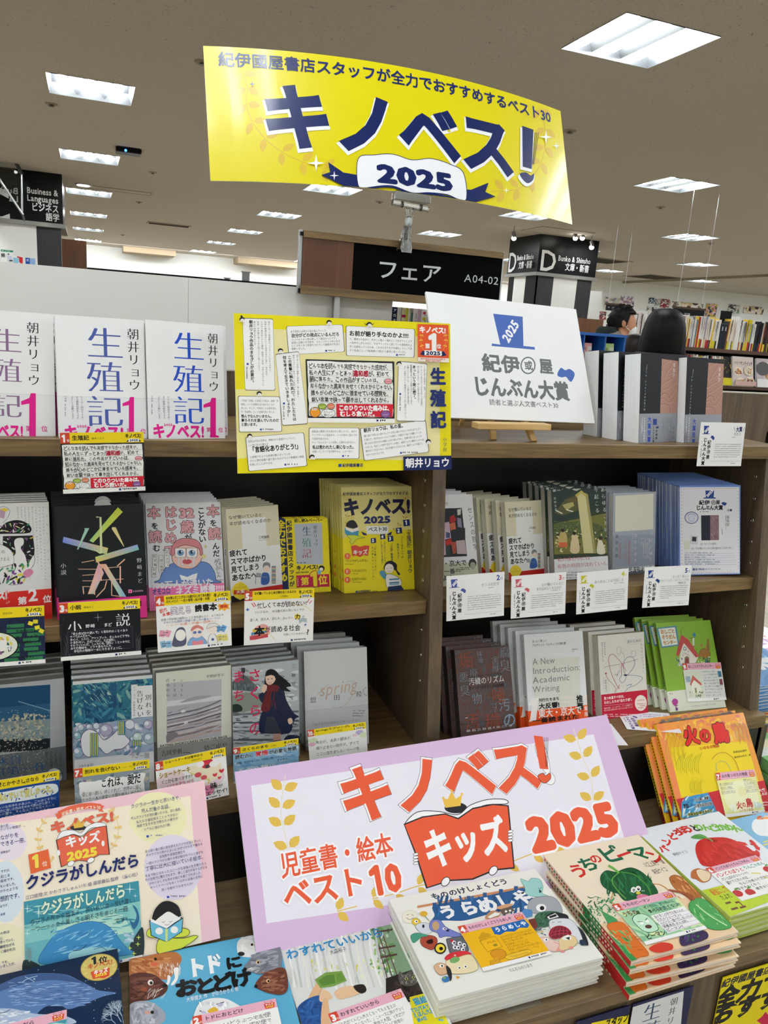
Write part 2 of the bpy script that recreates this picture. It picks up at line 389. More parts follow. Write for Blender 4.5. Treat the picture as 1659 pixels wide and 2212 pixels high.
def stack_back(root,n,step,what,group,dx=0.,dz=0.,jit=.0015,seed=3,base=None,dl=0.):
    "n more copies standing behind the front one"
    R = random.Random(seed);root['group'] = group
    for k in range(1,n+1):
        m = root.matrix_world.copy();off = m.to_3x3() @ Vector((dx*k+R.uniform(-jit,jit),step*k,0));off.z = 0 if True else off.z
        m.translation = m.translation+off+Vector((0,0,dz*k))
        copy_tree(root,m,f'{what}, {ORD[k]} from the front',group)
def stack_down(root,n,t,what,group,seed=5,jit=.004,rot=2.0,base=None):
    "n more copies under the top one of a flat pile"
    R = random.Random(seed);root['group'] = group
    for k in range(1,n+1):
        m = root.matrix_world.copy();tr = m.translation.copy()
        c = Matrix.Translation(tr+Vector((R.uniform(-jit,jit),R.uniform(-jit,jit),-t*k)))
        r = Matrix.Rotation(math.radians(R.uniform(-rot,rot)),4,'Z');q = m.copy();q.translation = (0,0,0)
        copy_tree(root,c @ r @ q,f'{what}, {ORD[k]} from the top',group)

# =============== ROOM ===============
def solid(name,mats,boxes,label=None,cat=None,group=None,kind=None,parent=None,bev=0.):
    "boxes (x0,y0,z0,x1,y1,z1[,mi]) in room coordinates, z relative to the eye; origin at the base centre"
    B = np.array([b[:6] for b in boxes],float);o = np.array([(B[:,0].min()+B[:,3].max())/2,(B[:,1].min()+B[:,4].max())/2,B[:,2].min()])
    if parent is not None: o = np.array(list(parent.location))-[0,0,HC]
    mb = MB()
    for b in boxes: mb.box(*(np.array(b[:6])-np.r_[o,o]),mi=b[6] if len(b) > 6 else 0,bev=bev)
    ob = mb.obj(name,mats,parent,loc=None if parent is not None else (o[0],o[1],o[2]+HC))
    return tag(ob,label,cat,group,kind)
ZC,ZF = 1.56,-1.5
X0,X1,Y0,Y1 = -6.0,21.5,-5.0,22.0
W_OAK = wood('walnut_laminate_horizontal','4e3d25','8f7347','x');W_UP = wood('walnut_laminate_vertical','40342a','6c5a42','z')
W_SHADE = wood('shade_toned_laminate','120e0b','201a15','z');W_TOP = wood('walnut_laminate_top','54432e','8c7350','x')  # backing laminate darkened, shade inside the shelving put into its colour
WHITE = M('white_painted_panel','e6e6e2',.55,amt=.015,scale=3)
WALL = M('white_wall_paint','e9ebe8',.8,amt=.02,scale=1.5)
BLACK = M('black_laminate','08090a',.4,amt=.3,scale=12,spec=.15)
ALU = M('brushed_aluminium','b9bcbd',.3,metal=1.,amt=.05,scale=60)
def ceil_mat():
    m,nt,b = nodes('rock_wool_ceiling_board');tc = N(nt,'ShaderNodeTexCoord')
    mp = N(nt,'ShaderNodeMapping');mp.inputs['Rotation'].default_value = (0,0,.5);nt.links.new(tc.outputs['Object'],mp.inputs['Vector'])
    wn = N(nt,'ShaderNodeTexNoise',i_Scale=9.0,i_Detail=2.0);nt.links.new(mp.outputs['Vector'],wn.inputs['Vector'])
    mx = N(nt,'ShaderNodeMix',data_type='RGBA',blend_type='LINEAR_LIGHT');mx.inputs['Factor'].default_value = .07
    nt.links.new(mp.outputs['Vector'],mx.inputs['A']);nt.links.new(wn.outputs['Color'],mx.inputs['B'])
    def worm(rot,sx,sy,th):
        m2 = N(nt,'ShaderNodeMapping');m2.inputs['Rotation'].default_value = (0,0,rot);m2.inputs['Scale'].default_value = (sx,sy,1);nt.links.new(mx.outputs['Result'],m2.inputs['Vector'])
        v = N(nt,'ShaderNodeTexNoise',i_Scale=1.0,i_Detail=1.5);nt.links.new(m2.outputs['Vector'],v.inputs['Vector'])
        r = N(nt,'ShaderNodeMapRange');r.inputs['From Min'].default_value = th;r.inputs['From Max'].default_value = th+.035;nt.links.new(v.outputs['Fac'],r.inputs['Value']);return r
    a,c = worm(.3,70,170,.655),worm(1.6,80,190,.66)
    ad = N(nt,'ShaderNodeMath',operation='MAXIMUM');nt.links.new(a.outputs[0],ad.inputs[0]);nt.links.new(c.outputs[0],ad.inputs[1])
    k = N(nt,'ShaderNodeMix',data_type='RGBA');k.inputs['A'].default_value = lin('b2aa9e');k.inputs['B'].default_value = lin('7c7468')
    nt.links.new(ad.outputs[0],k.inputs['Factor']);nt.links.new(k.outputs['Result'],b.inputs['Base Color']);b.inputs['Roughness'].default_value = .9
    bp = N(nt,'ShaderNodeBump',i_Strength=.5,i_Distance=.003,invert=True);nt.links.new(ad.outputs[0],bp.inputs['Height']);nt.links.new(bp.outputs['Normal'],b.inputs['Normal'])
    return m
CEIL = ceil_mat()
FL = wood('pale_beech_floor','a89c88','cbc0aa','y',.4,.5)
solid('floor',FL,[(X0,Y0,ZF-.1,X1,Y1,ZF)],kind='structure')
for n,b in dict(wall_left=(X0-.1,Y0,ZF,X0,Y1,ZC),wall_right=(X1,Y0,ZF,X1+.1,Y1,ZC),wall_back=(X0,Y1,ZF,X1,Y1+.1,ZC),wall_front=(X0,Y0-.1,ZF,X1,Y0,ZC)).items(): solid(n,WALL,[b],kind='structure')
# ceiling with an opening over every light
LX = [.065+2.704*i for i in range(-2,8)];LY = [3.81+2.81*j for j in range(-3,7)];AX,AY = .296,.286
def ceiling():
    mb = MB();xs = [X0];
    for x in LX: xs += [x-AX,x+AX]
    xs.append(X1);ys = [Y0]
    for y in LY: ys += [y-AY,y+AY]
    ys.append(Y1)
    for i in range(len(xs)-1):
        for j in range(len(ys)-1):
            if i % 2 and j % 2: continue
            mb.add([(xs[i],ys[j],0),(xs[i+1],ys[j],0),(xs[i+1],ys[j+1],0),(xs[i],ys[j+1],0)],[(3,2,1,0)])
    mb.box(X0,Y0,.12,X1,Y1,.2)
    tag(mb.obj('ceiling',CEIL,loc=(0,0,ZC+HC)),kind='structure')
ceiling()
TUBEM = M('fluorescent_tube','f4faff',.4,emit=TUBE,amt=0.);HOUS = M('white_enamel_reflector','85888a',.3,metal=.8,amt=.01)
def ceiling_light():
    root = empty('ceiling_light',Matrix.Translation((LX[2],LY[1],ZC+HC)),'x','ceiling light','ceiling lights')
    mb = MB();d = .075;t = .006;AXX,AYY = AX-.002,AY-.002
    mb.add([(-AXX,-AYY,d),(AXX,-AYY,d),(AXX,AYY,d),(-AXX,AYY,d)],[(0,1,2,3)])
    for a,b in (((-AXX,-AYY),(AXX,-AYY)),((AXX,-AYY),(AXX,AYY)),((AXX,AYY),(-AXX,AYY)),((-AXX,AYY),(-AXX,-AYY))):
        mb.add([(a[0],a[1],-.004),(b[0],b[1],-.004),(b[0]*.93,b[1]*.93,d),(a[0]*.93,a[1]*.93,d)],[(0,1,2,3)])
    for k in (-1,1):                       # ridges between the tubes
        x = k*AXX/3;mb.add([(x-.05,-AYY*.97,d),(x,-AYY*.99,.012),(x+.05,-AYY*.97,d),(x-.05,AYY*.97,d),(x,AYY*.99,.012),(x+.05,AYY*.97,d)],[(0,1,4,3),(1,2,5,4)])
    mb.obj('reflector_housing',HOUS,root)
    for k in (-1,0,1):
        tb = MB();tb.cyl((0,-AYY*.86,0),(0,AYY*.86,0),.024,n=10);o = tb.obj('tube',TUBEM,root,loc=(k*AXX*.655,0,.038))
    return root
cl0 = ceiling_light();ordx = {0: 'column above the far left',1: 'second column from the left',2: 'third column from the left',3: 'fourth column',4: 'fifth column',5: 'sixth column',6: 'seventh column',7: 'eighth column'}
for i,x in enumerate(LX):
    for j,y in enumerate(LY):
        if i == 2 and j == 1: continue
        if i-2 >= 1 and j == 3 and i == 3: lb = 'large bright square ceiling light with three tubes, upper right of the photo'
        elif i < 2 or j < 3: lb = 'square three-tube ceiling light outside the photo, overhead or behind the viewer'
        else: lb = f'square three-tube ceiling light in the {ordx[i-2]}, {["nearest", "second", "third", "fourth", "fifth", "sixth", "farthest"][j-3]} in depth'
        copy_tree(cl0,Matrix.Translation((x,y,ZC+HC)),lb)
cl0['label'] = 'square three-tube ceiling light outside the photo, overhead or behind the viewer'
# ceiling bits
def p2c(px,py): p = at(px,py,'z',ZC);return p[0],p[1]
for k,(px,py) in enumerate([(180,399)]):
    x,y = p2c(px,py);mb = MB();mb.cyl((0,0,-.01),(0,0,.0),.10,.11,20,mi=0);r = empty('downlight',Matrix.Translation((x,y,ZC+HC)),'round white ceiling downlight near the black business and languages sign','ceiling light')
    mb.obj('trim_ring',HOUS,r);d = MB();d.cyl((0,0,-.014),(0,0,-.0105),.08,n=20);d.obj('lens',M('downlight_lens','fff6e8',.3,emit=9),r)
GRIL = M('dark_grille','4a463d',.7)
def vent(px,py,sx,sy,label,dark=True):
    x,y = p2c(px,py);r = empty('ceiling_vent',Matrix.Translation((x,y,ZC+HC)),label,'air vent','ceiling vents')
    f = MB();
    for b in ((-sx,-sy,sx,-sy+.03),(-sx,sy-.03,sx,sy),(-sx,-sy,-sx+.03,sy),(sx-.03,-sy,sx,sy)): f.box(b[0],b[1],-.012,b[2],b[3],0)
    f.obj('frame',M('beige_vent_frame','a59a88',.6),r)
    n = int(sy*2/.045)
    for k in range(n):
        s = MB();s.box(-sx+.03,-.008,-.008,sx-.03,.008,-.001);o = s.obj('slat',GRIL if dark else M('beige_vent_frame'),r,loc=(0,-sy+.04+k*(2*sy-.08)/max(1,n-1),0));o.rotation_euler.x = .5
vent(365,485,.38,.16,'dark slotted air vent in the ceiling, left of the hanging yellow banner')
vent(1412,598,.5,.5,'square dark air vent in the ceiling, right of the striped column')
vent(1303,563,.4,.4,'square air vent in the ceiling just right of the black D sign')
vent(1590,644,.5,.5,'faint air vent in the ceiling at the far right')
def hatch(px,py,sx,sy,label):
    x,y = p2c(px,py);f = MB();t = .012
    for b in ((-sx,-sy,sx,-sy+t),(-sx,sy-t,sx,sy),(-sx,-sy,-sx+t,sy),(sx-t,-sy,sx,sy)): f.box(b[0],b[1],-.006,b[2],b[3],0)
    r = empty('access_hatch',Matrix.Translation((x,y,ZC+HC)),label,'ceiling hatch','ceiling hatches');f.obj('frame',M('hatch_edge','8a7f6d',.6),r)
    g = MB();g.box(-sx+t,-sy+t,-.003,sx-t,sy-t,0);g.obj('hatch_panel',M('hatch_board','b2aa9e',.9,amt=.08,scale=90),r)
hatch(257,411,.42,.13,'narrow framed access hatch in the ceiling above the business sign');hatch(1205,500,.45,.3,'square access hatch in the ceiling above the D column')
for k,(px,py,w_) in enumerate([(436,133,'beside the top left corner of the yellow banner'),(1231,282,'right of the yellow banner'),(1427,447,'below the second light on the right'),(111,224,'below the big light on the left'),(330,372,'above the air vent on the left'),(300,436,'small one near the left air vent'),(820,436,'under the yellow banner'),(1535,525,'near the third light on the right'),(265,507,'above the white far wall')]):
    x,y = p2c(px,py);r = empty('sprinkler',Matrix.Translation((x,y,ZC+HC)),f'small round ceiling sprinkler head {w_}','sprinkler','ceiling sprinklers')
    a = MB();a.cyl((0,0,-.008),(0,0,0),.045,.05,16);a.obj('escutcheon',M('hatch_edge'),r);a = MB();a.cyl((0,0,-.018),(0,0,-.008),.012,n=10);a.cyl((0,0,-.021),(0,0,-.018),.022,n=12);a.obj('nozzle',M('sprinkler_metal','5f5848',.4,metal=.6),r)
x,y = p2c(277,323);r = empty('ceiling_sensor',Matrix.Translation((x,y,ZC+HC)),'black box device with a tiny blue light on the ceiling at left','sensor');a = MB();a.box(-.12,-.13,-.05,.12,.05,0,bev=.01);a.obj('casing',BLACK,r);a = MB();a.cyl((-.03,-.133,-.035),(-.03,-.129,-.035),.012,n=12);a.obj('indicator_lamp',M('blue_led','2a5cff',.3,emit=6),r)
# ceiling step on the right and beams by the far wall
px_ = at(1659,592,'z',ZC)[0]
solid('trim_1',M('ceiling_step_edge','8f8674',.8),[(px_,3.0,ZC-.05,px_+.06,Y1,ZC)],kind='structure')
BEI = M('beige_duct_boxing','a08f76',.8,amt=.03)
for k,(a,b,zz) in enumerate([((265,525),(377,545),.22),((510,552),(640,566),.2)]):
    p,q = at(*a,'y',21.6),at(*b,'y',21.6);tag(solid('trim_%d' % (k+2),BEI,[(p[0],21.3,p[2]-zz,q[0],22.0,p[2])]),kind='structure')
# ---- distant brown panel,white panels
BRN = wood('reddish_brown_veneer','4a2a14','6b3f20','z',.4,.4)
p = at(137,540,'y',15.0);q = at(187,545,'y',15.0);t_ = at(150,517,'y',15.)
solid('partition_board',BRN,[(p[0]-.4,15.0,ZF,q[0],15.3,t_[2])],'tall reddish brown wooden panel right of the black business and languages column','partition')
p = at(1262,640,'y',12.5);q = at(1300,640,'y',12.5);t_ = at(1280,628,'y',12.5)
solid('notice_panel',WHITE,[(p[0]-.6,12.5,ZF,q[0],12.6,t_[2])],'tall blank white panel immediately right of the striped D column','panel')
p = at(1262,700,'y',8.0);q = at(1303,700,'y',8.0);t_ = at(1290,690,'y',8.)
solid('end_panel',wood('orange_brown_veneer','553312','7a4c20','z',.4,.5),[(p[0]-.3,8.0,ZF,q[0],8.3,t_[2])],'low orange brown wooden bookcase end behind the man in a face mask','bookcase end')
# ---- columns with section signs
def column(x0,x1,y0,y1,zs,label,stripes,side):
    r = empty('sign_column',Matrix.Translation(((x0+x1)/2,(y0+y1)/2,0)),label,'column');r.location = ((x0+x1)/2,(y0+y1)/2,ZF+HC)
    o = np.array([r.location.x,r.location.y,ZF])
    def part(nm,mat,b): m = MB();m.box(*(np.array(b)-np.r_[o,o]));return m.obj(nm,mat,r)
    part('sign_fascia',M('black_sign_fascia','060708',.3,amt=.2,scale=3,spec=.2),(x0-.03,y0-.03,zs,x1+.03,y1+.03,ZC))
    part('ledge_trim',M('grey_ledge','8c8c88',.4),(x0-.06,y0-.06,zs-.05,x1+.06,y1+.06,zs))
    part('core',BLACK,(x0+.02,y0+.02,ZF,x1-.02,y1-.02,zs-.05))
    for (a,b,c) in stripes: part('face_panel',{'w': WHITE,'k': wood('black_grained_panel','0e0f11','24262a','z',.5,.4) if 'bgp' not in _mc else _mc['bgp']}[c],(x0+a*(x1-x0),y0,ZF,x0+b*(x1-x0),y0+.02,zs-.05))
    for (a,b,c) in side: part('face_panel',{'w': WHITE,'k': BLACK}[c],(x0,y0+a*(y1-y0),ZF,x0+.02,y0+b*(y1-y0),zs-.05))
    return r,part
DX0,DX1,DY0,DY1 = 6.58,7.6,10.87,11.75
rD,pD = column(DX0,DX1,DY0,DY1,1.0,'square black and white striped column with a black letter D sign',[(0,.30,'k'),(.30,.73,'w'),(.73,1,'k')],[(0,.38,'k'),(.38,.80,'w'),(.80,1,'k')])
def sign_text(root,M4,w,h,items,eps=.002,col='d9dcdc'):
    a = Art(w,h,W=100*w/h,H=100,eps=eps)
    for it in items: a.t(it[0],it[1],it[2],it[3],col,wt=it[4] if len(it) > 4 else .012,al='l',mirror=it[5] if len(it) > 5 else False)
    o = a.mb.obj('lettering',PR['semi'],root);o.matrix_world = M4;return o
bpy.context.view_layer.update()
fw,fh = DX1-DX0+.06,ZC-1.0
def place_sign(root,w,h,M4,items):
    a = Art(w,h,W=100*w/h,H=100,eps=.003)
    for it in items: a.t(*it[:4],it[4],**it[5])
    me = a.mb.mesh('lettering',M('white_letter_acrylic','e4e6e6',.5));o = bpy.data.objects.new('lettering',me);COL.objects.link(o);o.parent = root;bpy.context.view_layer.update();o.matrix_world = M4
place_sign(rD,fw,fh,T(DX0-.03,DY0-.034,1.0),[('D',4,26,78,'e4e6e6',dict(wt=.01,sx=.95)),('Bunko & Shinsho',62,47,20,'e4e6e6',dict(wt=.012,W=108)),('文庫・新書',86,68,22,'e4e6e6',dict(wt=.02,W=80))])
place_sign(rD,DY1-DY0+.06,fh,T(DX0-.034,DY1+.03,1.0,yaw=-90),[('D',3,26,78,'e4e6e6',dict(wt=.01,sx=.85)),('Bunko & Shinsho',56,47,20,'e4e6e6',dict(wt=.012,W=92)),('文庫・新書',72,68,22,'e4e6e6',dict(wt=.02,W=74))])
CX1 = -.28;CX0 = -1.75;CY0,CY1 = 10.9,11.9
rC,pC = column(CX0,CX1,CY0,CY1,.98,'wide black and white column at far left carrying the business and languages sign',[(0,.52,'k'),(.52,.81,'w'),(.81,1,'k')],[(0,1,'k')])
place_sign(rC,CX1-CX0+.06,ZC-.98,T(CX0-.03,CY0-.034,.98),[('C',96,24,95,'e4e6e6',dict(wt=.02)),('Business &',195,30,17,'e4e6e6',dict(wt=.02,W=61)),('Languages',195,45,17,'e4e6e6',dict(wt=.02,W=61)),('ビジネス',203,62,18,'e4e6e6',dict(wt=.025,W=53)),('語学',230,80,17,'e4e6e6',dict(wt=.025,W=27))])
# glass sheet hung in front of that column,with bright edges and the lettering mirrored in it
GLASS = M('clear_glass','eef6f4',.02,trans=1.,amt=0.,ior=1.45)
rg = empty('glass_screen',Matrix.Identity(4),'slanted glass screen with thin metal edges before the black sign column at far left','glass screen')
def bar(a,b,y,rad,mat,nm):
    p,q = at(*a,'y',y),at(*b,'y',y);m = MB();m.cyl((p[0],p[1],p[2]+HC),(q[0],q[1],q[2]+HC),rad,n=8);m.obj(nm,mat,rg)
bar((26,336),(48,377),10.5,.022,M('grey_edge','3a3b3c',.4),'upper_edge');bar((47,375),(48,464),10.5,.012,ALU,'vertical_edge');bar((-4,383),(50,464),10.5,.014,ALU,'diagonal_edge');bar((48,462),(53,477),10.5,.014,M('grey_edge'),'lower_edge')
g = MB();P = [at(*q,'y',10.5) for q in ((-40,330),(47,375),(48,464),(-40,330))][:3];P = [(p[0],p[1],p[2]+HC) for p in P];g.add(P+[(p[0],p[1]+.01,p[2]) for p in P],[(0,1,2),(5,4,3),(0,3,4,1),(1,4,5,2),(2,5,3,0)]);g.obj('glass_pane',GLASS,rg)
rm = Art(.5,.3,W=50,H=30,eps=.002)
p0 = at(39,403,'y',10.86)
rm.t('Busi',50,3,10,'c9cdcd',W=19,wt=.015,mirror=True);rm.t('La',50,12,10,'c9cdcd',W=11,wt=.015,mirror=True)
rm.mb.obj('mirrored_lettering',PR['semi'],rC,M4=T(p0[0]-.5,10.86,p0[2]-.27))
for xx in (-3.,1.5,6.,10.5,15.,19.):        # fill lights added only to brighten the far wall
    l = bpy.data.lights.new('far_wall_fill','AREA');l.shape = 'RECTANGLE';l.size = 4.2;l.size_y = .12;l.energy = 32;l.color = (.96,.98,1)
    o = bpy.data.objects.new('far_wall_fill',l);COL.objects.link(o);o.location = (xx,20.9,ZC-.01+HC);o.rotation_euler = (math.radians(38),0,0)
# spot lamps by the columns
for k,(px,py,w_) in enumerate([(1112,511,'at the left top corner of the D column'),(1245,511,'first of two above the D column'),(1260,511,'second of two above the D column'),(1280,531,'at the right edge of the D column'),(176,8,'')][:4]):
    p = at(px,py,'y',10.4);r = empty('spotlight',Matrix.Translation((p[0],p[1],p[2]+HC)),f'tiny bright spotlight {w_}','spotlight','spotlights of the sign column')
    a = MB();a.cyl((0,0,-.02),(0,.05,.06),.03,n=12);a.cyl((0,.04,.03),(0,.04,ZC-p[2]),.006,n=6);a.obj('lamp_body',HOUS,r);a = MB();a.ball((0,.02,-.02),.036,10,6);a.obj('bulb',M('spot_bulb','fffaf0',.3,emit=12),r)
# light wash on the sign faces from those lamps
for (x,y,z,tx,ty,tz,e) in [(7.25,10.45,1.5,7.25,10.87,1.2,7),(6.2,11.3,1.5,6.55,11.3,1.2,5),(-.75,10.3,1.5,-.75,10.87,1.05,8),(-1.2,10.3,.9,-1.2,10.9,.6,4)]:
    l = bpy.data.lights.new('sign_spot','SPOT');l.energy = e;l.spot_size = 1.1;l.spot_blend = .8;l.shadow_soft_size = .02;l.color = (.95,.97,1)
    o = bpy.data.objects.new('sign_spot',l);COL.objects.link(o);o.location = (x,y,z+HC);o.rotation_euler = (Vector((x,y,z))-Vector((tx,ty,tz))).to_track_quat('Z','Y').to_euler()
# white panel books near column C seen over the partition
def face_book(name,label,x,y,z,w,h,bg,art=None,t=.01,yaw=0,lean=8,group=None,cat='book'):
    a = Art(w,h,W=100,H=100*h/w,bg=bg,eps=.0004)
    if art: art(a)
    return book(name,label,T(x,y,z,yaw,lean),w,h,t,a,cover=bg,pg='white',group=group,cat=cat)
def tbl(px0,py0,px1,y): p = at(px0,py0,'y',y);q = at(px1,py0,'y',y);return p,q
yb = 4.2;zb = at(60,569,'y',yb)[2]-.14
def fb(px0,px1,top,y,zb,*a,**k):
    p,q = at(px0,top,'y',y),at(px1,top,'y',y);w = (q-p)[0];return face_book(a[0],a[1],p[0],y,zb,w,(p[2]-zb)/math.cos(math.radians(8)),*a[2:],**k)
def a_kei(a): a.r(0,0,100,16,'1f8a63');a.lines(8,5,84,1,8,'e8f2ee',6);a.t('経',2,30,34,'1c1c1c',wt=.02);a.el(66,38,16,14,'f4f4f4');a.el(62,36,8,7,'5a5c66');a.poly([(55,50),(85,50),(92,80),(60,90)],'cfd3ea');a.r(70,85,25,10,'22242c')
def a_red(a): a.r(0,25,55,75,'8fc4d6');a.poly([(40,5),(100,14),(100,80),(80,90),(60,70),(60,25),(40,20)],'c92a2a')
def a_blu(a): a.r(0,0,45,120,'1f56a8');a.t('式',8,12,28,'e8eef8',wt=.02)
fb(0,27,538,yb,zb,'magazine','white magazine with a green header strip above the white partition at far left','f2f3f1',art=a_kei,cat='magazine')
fb(28,48,551,yb,zb,'magazine','red and pale blue magazine above the white partition, second from the left','eef0f0',art=a_red,cat='magazine')
fb(54,75,556,yb,zb,'magazine','blue magazine above the white partition, third from the left','8fb0d8',art=a_blu,cat='magazine')
solid('rear_counter',W_TOP,[(-1.5,4.1,ZF,.35,4.5,zb-.002)],'counter behind the white partition holding magazines','counter')
p = at(32,548,'y',4.3);p2 = at(30,535,'y',4.3);mb = MB();mb.cyl((0,0,0),(0,0,.16),.010,n=10);mb.cyl((0,0,.158),(0,0,.165),.02,n=12);mb.obj('card_stand',BLACK,loc=(p[0],4.3,zb+HC));tag(bpy.data.objects['card_stand'],'thin black stand behind the red magazine at far left','stand')
# =============== DISPLAY SHELVING ===============
YB = 1.60;BX0,BX1 = -.254,1.452;DV0,DV1 = .600,.627
Z1,Z2,Z3,ZD = -.199,-.503,-.812,-.985
shelf = empty('bookshelf',Matrix.Translation(((BX0+BX1)/2,1.2,ZF+HC)),'dark walnut book display shelving with three tiers and a low front counter','shelving')
so = np.array([(BX0+BX1)/2,1.2,ZF])
def sp(nm,mat,*bs,bev=0.):
    m = MB()
    for b in bs: m.box(*(np.array(b)-np.r_[so,so]),bev=bev)
    return m.obj(nm,mat,shelf)
sp('shelf_board',W_OAK,(BX0,1.27,-.227,BX1,YB,Z1),bev=.001)
sp('shelf_board',W_OAK,(BX0+.027,1.262,-.531,DV0-.001,YB-.012,Z2),bev=.001);sp('shelf_board',W_OAK,(DV1+.001,1.262,-.531,BX1-.028,YB-.012,Z2),bev=.001)
sp('shelf_board',W_OAK,(BX0,1.18,-.843,BX1,YB,Z3),bev=.001)
sp('back_board',W_UP,(BX0,YB,Z1-.6,BX1+.3,YB+.018,-.107));sp('back_board_edging',M('pale_edging','c9c4b8',.5),(BX0,YB-.001,-.107,BX1+.3,YB+.019,-.104))
sp('inner_back',W_SHADE,(BX0+.027,YB-.01,Z3,DV0,YB,-.227),(DV1,YB-.01,Z3,BX1-.027,YB,-.227))
sp('kick_panel',W_SHADE,(BX0,1.187,ZD,BX1,1.205,-.843))
def upright(x0,x1,z0,z1,f0,f1):
    m = MB();V = []
    for x in (x0,x1):
        for (y,z) in ((f0,z0),(f1,z1),(YB-.0105,z1),(YB-.0105,z0)): V.append((x-so[0],y-so[1],z-so[2]))
    m.add(V,[(0,1,2,3),(7,6,5,4),(0,4,5,1),(1,5,6,2),(2,6,7,3),(3,7,4,0)]);return m.obj('upright',W_UP,shelf)
for x0,x1 in ((BX0,BX0+.027),(DV0,DV1),(BX1-.027,BX1)): upright(x0,x1,Z3,-.227,1.206,1.29)
upright(BX1-.027,BX1,ZD,-.843,1.187,1.187) if False else None
sp('counter_top',W_TOP,(BX0-.3,.774,ZD-.024,BX1+.02,1.187,ZD),bev=.001)
sp('base_side',W_UP,(BX1-.01,1.187,ZD-.5,BX1+.018,YB,-.843))
sp('counter_front',W_UP,(BX0-.3,.80,ZF,BX1,.815,ZD-.024))
sp('base_side',W_UP,(BX1-.027,.815,ZF,BX1,1.6,ZD-.024))
PINM = M('chrome_pin_socket','b8b2a0',.25,metal=1.)
def pin(p,sx):
    m = MB();n = 12;V = []
    for (rr,dx) in ((.0042,0),(.0036,-.0012*sx),(.0022,-.0010*sx),(.0018,0.0)):
        for i in range(n): t = 2*math.pi*i/n;V.append((dx,rr*math.cos(t),rr*math.sin(t)))
    m.add(V,[(k*n+i,k*n+(i+1) % n,k*n+n+(i+1) % n,k*n+n+i) for k in range(3) for i in range(n)],smooth=True);m.add(V[3*n:],[tuple(range(n))],mi=1)
    m.obj('shelf_pin_socket',[PINM,BLACK],shelf,loc=(p[0]-so[0],p[1]-so[1],p[2]-so[2]))
for q in [(918,1037),(917,1091),(915,1146),(914,1201),(913,1254),(910,1360),(909,1414),(907,1470)]: pin(at(*q,'x',DV0),1)
for q in [(1632,1029),(1629,1077),(1625,1124),(1622,1170),(1618.6,1216),(1611,1307),(1608,1353),(1605,1397),(1602.5,1441)]: pin(at(*q,'x',BX1-.027),1)
# worn tape mark on the counter
tag(solid('tape_remnant',M('grey_tape_residue','7d7566',.5,amt=.25,scale=160),[(.565,.79,ZD,.625,.822,ZD+.0005)]),'torn grey patch of old tape on the counter edge below the cream pile','tape')
# white partition behind the top tier
for k,(a,b) in enumerate(((-1.6,.1895),(.190,.626))):
    solid('partition_panel',WHITE,[(a,1.622,ZF,b,1.64,.0705)],['large white partition panel behind the white novels at left','narrower white partition panel behind the yellow poster'][k],'partition')
solid('partition_post',ALU,[(.488,1.604,-.35,.500,1.621,.066)],'slim aluminium post standing before the white partition under the black sign','post')
# dark rail and little stands beyond the partition
p,q = at(400,595.5,'y',3.2),at(655,622,'y',3.2)
solid('rear_shelf_unit',BLACK,[(at(188,580,'y',3.2)[0],3.2,ZF,q[0]+.3,3.5,p[2])],'long low dark shelf unit beyond the white partition','shelving')
for k,(px,py,w_,h_) in enumerate([(491,601,.02,.028),(531,597,.03,.045)]):
    p = at(px,py,'y',3.25);r = empty('card_holder',Matrix.Translation((p[0],3.25,p[2]+HC-.03)),['small grey card holder beyond the partition, left of two','larger grey card holder beyond the partition, right of two'][k],'card holder','card holders')
    a = MB();a.box(-w_/2,-.003,0,w_/2,.003,h_);a.box(-w_/2-.004,-.005,h_,w_/2+.004,.005,h_+.004);a.obj('card',M('grey_card','8f9391',.5),r);a = MB();a.cyl((0,0,-.045),(0,0,0),.003,n=6);a.obj('stem',ALU,r)
# hanging section sign
sg = empty('section_sign',Matrix.Translation((.65,1.592,.05+HC)),'black hanging section sign with wooden rails and white katakana, above the white board','sign')
Zt,Zb = .2,.07
A_ = at(657,497,'y',1.58);B_ = at(1090,545,'y',1.58);C_ = at(652,634,'y',1.58)
x0,x1,zt,zb_ = A_[0],B_[0],A_[2],C_[2]-.0
def sgp(nm,mat,b): m = MB();o = np.array([.65,1.592,.05]);m.box(*(np.array(b)-np.r_[o,o]));return m.obj(nm,mat,sg)
sgp('top_rail',W_OAK,(x0,1.58,zt-.013,x1,1.602,zt));sgp('bottom_rail',W_OAK,(x0-.003,1.578,zb_,x1,1.604,zb_+.016))
sgp('end_bracket',ALU,(x0-.006,1.588,zb_,x0,1.602,zt+.002));sgp('end_bracket',ALU,(x1,1.588,zb_,x1+.005,1.602,zt+.002))
sgp('sign_board',M('matt_black_board','030404',.6,amt=.2,spec=.05),(x0,1.585,zb_+.016,x1,1.598,zt-.013))
sgp('end_cap',BLACK,(x0-.0065,1.582,zb_+.001,x0-.0005,1.59,zb_+.010));sgp('end_cap',BLACK,(x0-.0065,1.582,zt-.01,x0-.0005,1.59,zt-.003))
bw,bh = x1-x0,zt-zb_-.029
a = Art(bw,bh,quad=[(97,78),(1140,185),(1117,455),(85,352)],eps=1e-4)
sgp('brown_panel',BRN,(x0,1.5842,zb_+.016,x0+bw*.235,1.5852,zt-.013))
a.t('フェア',460,190,125,'d4d9da',W=345,wt=.012,rot=-.5);a.t('A04-02',925,268,68,'c9cecf',W=196,wt=.0)
o = a.mb.obj('lettering',PR['semi'],sg);bpy.context.view_layer.update();o.matrix_world = T(x0,1.5838,zb_+.016)
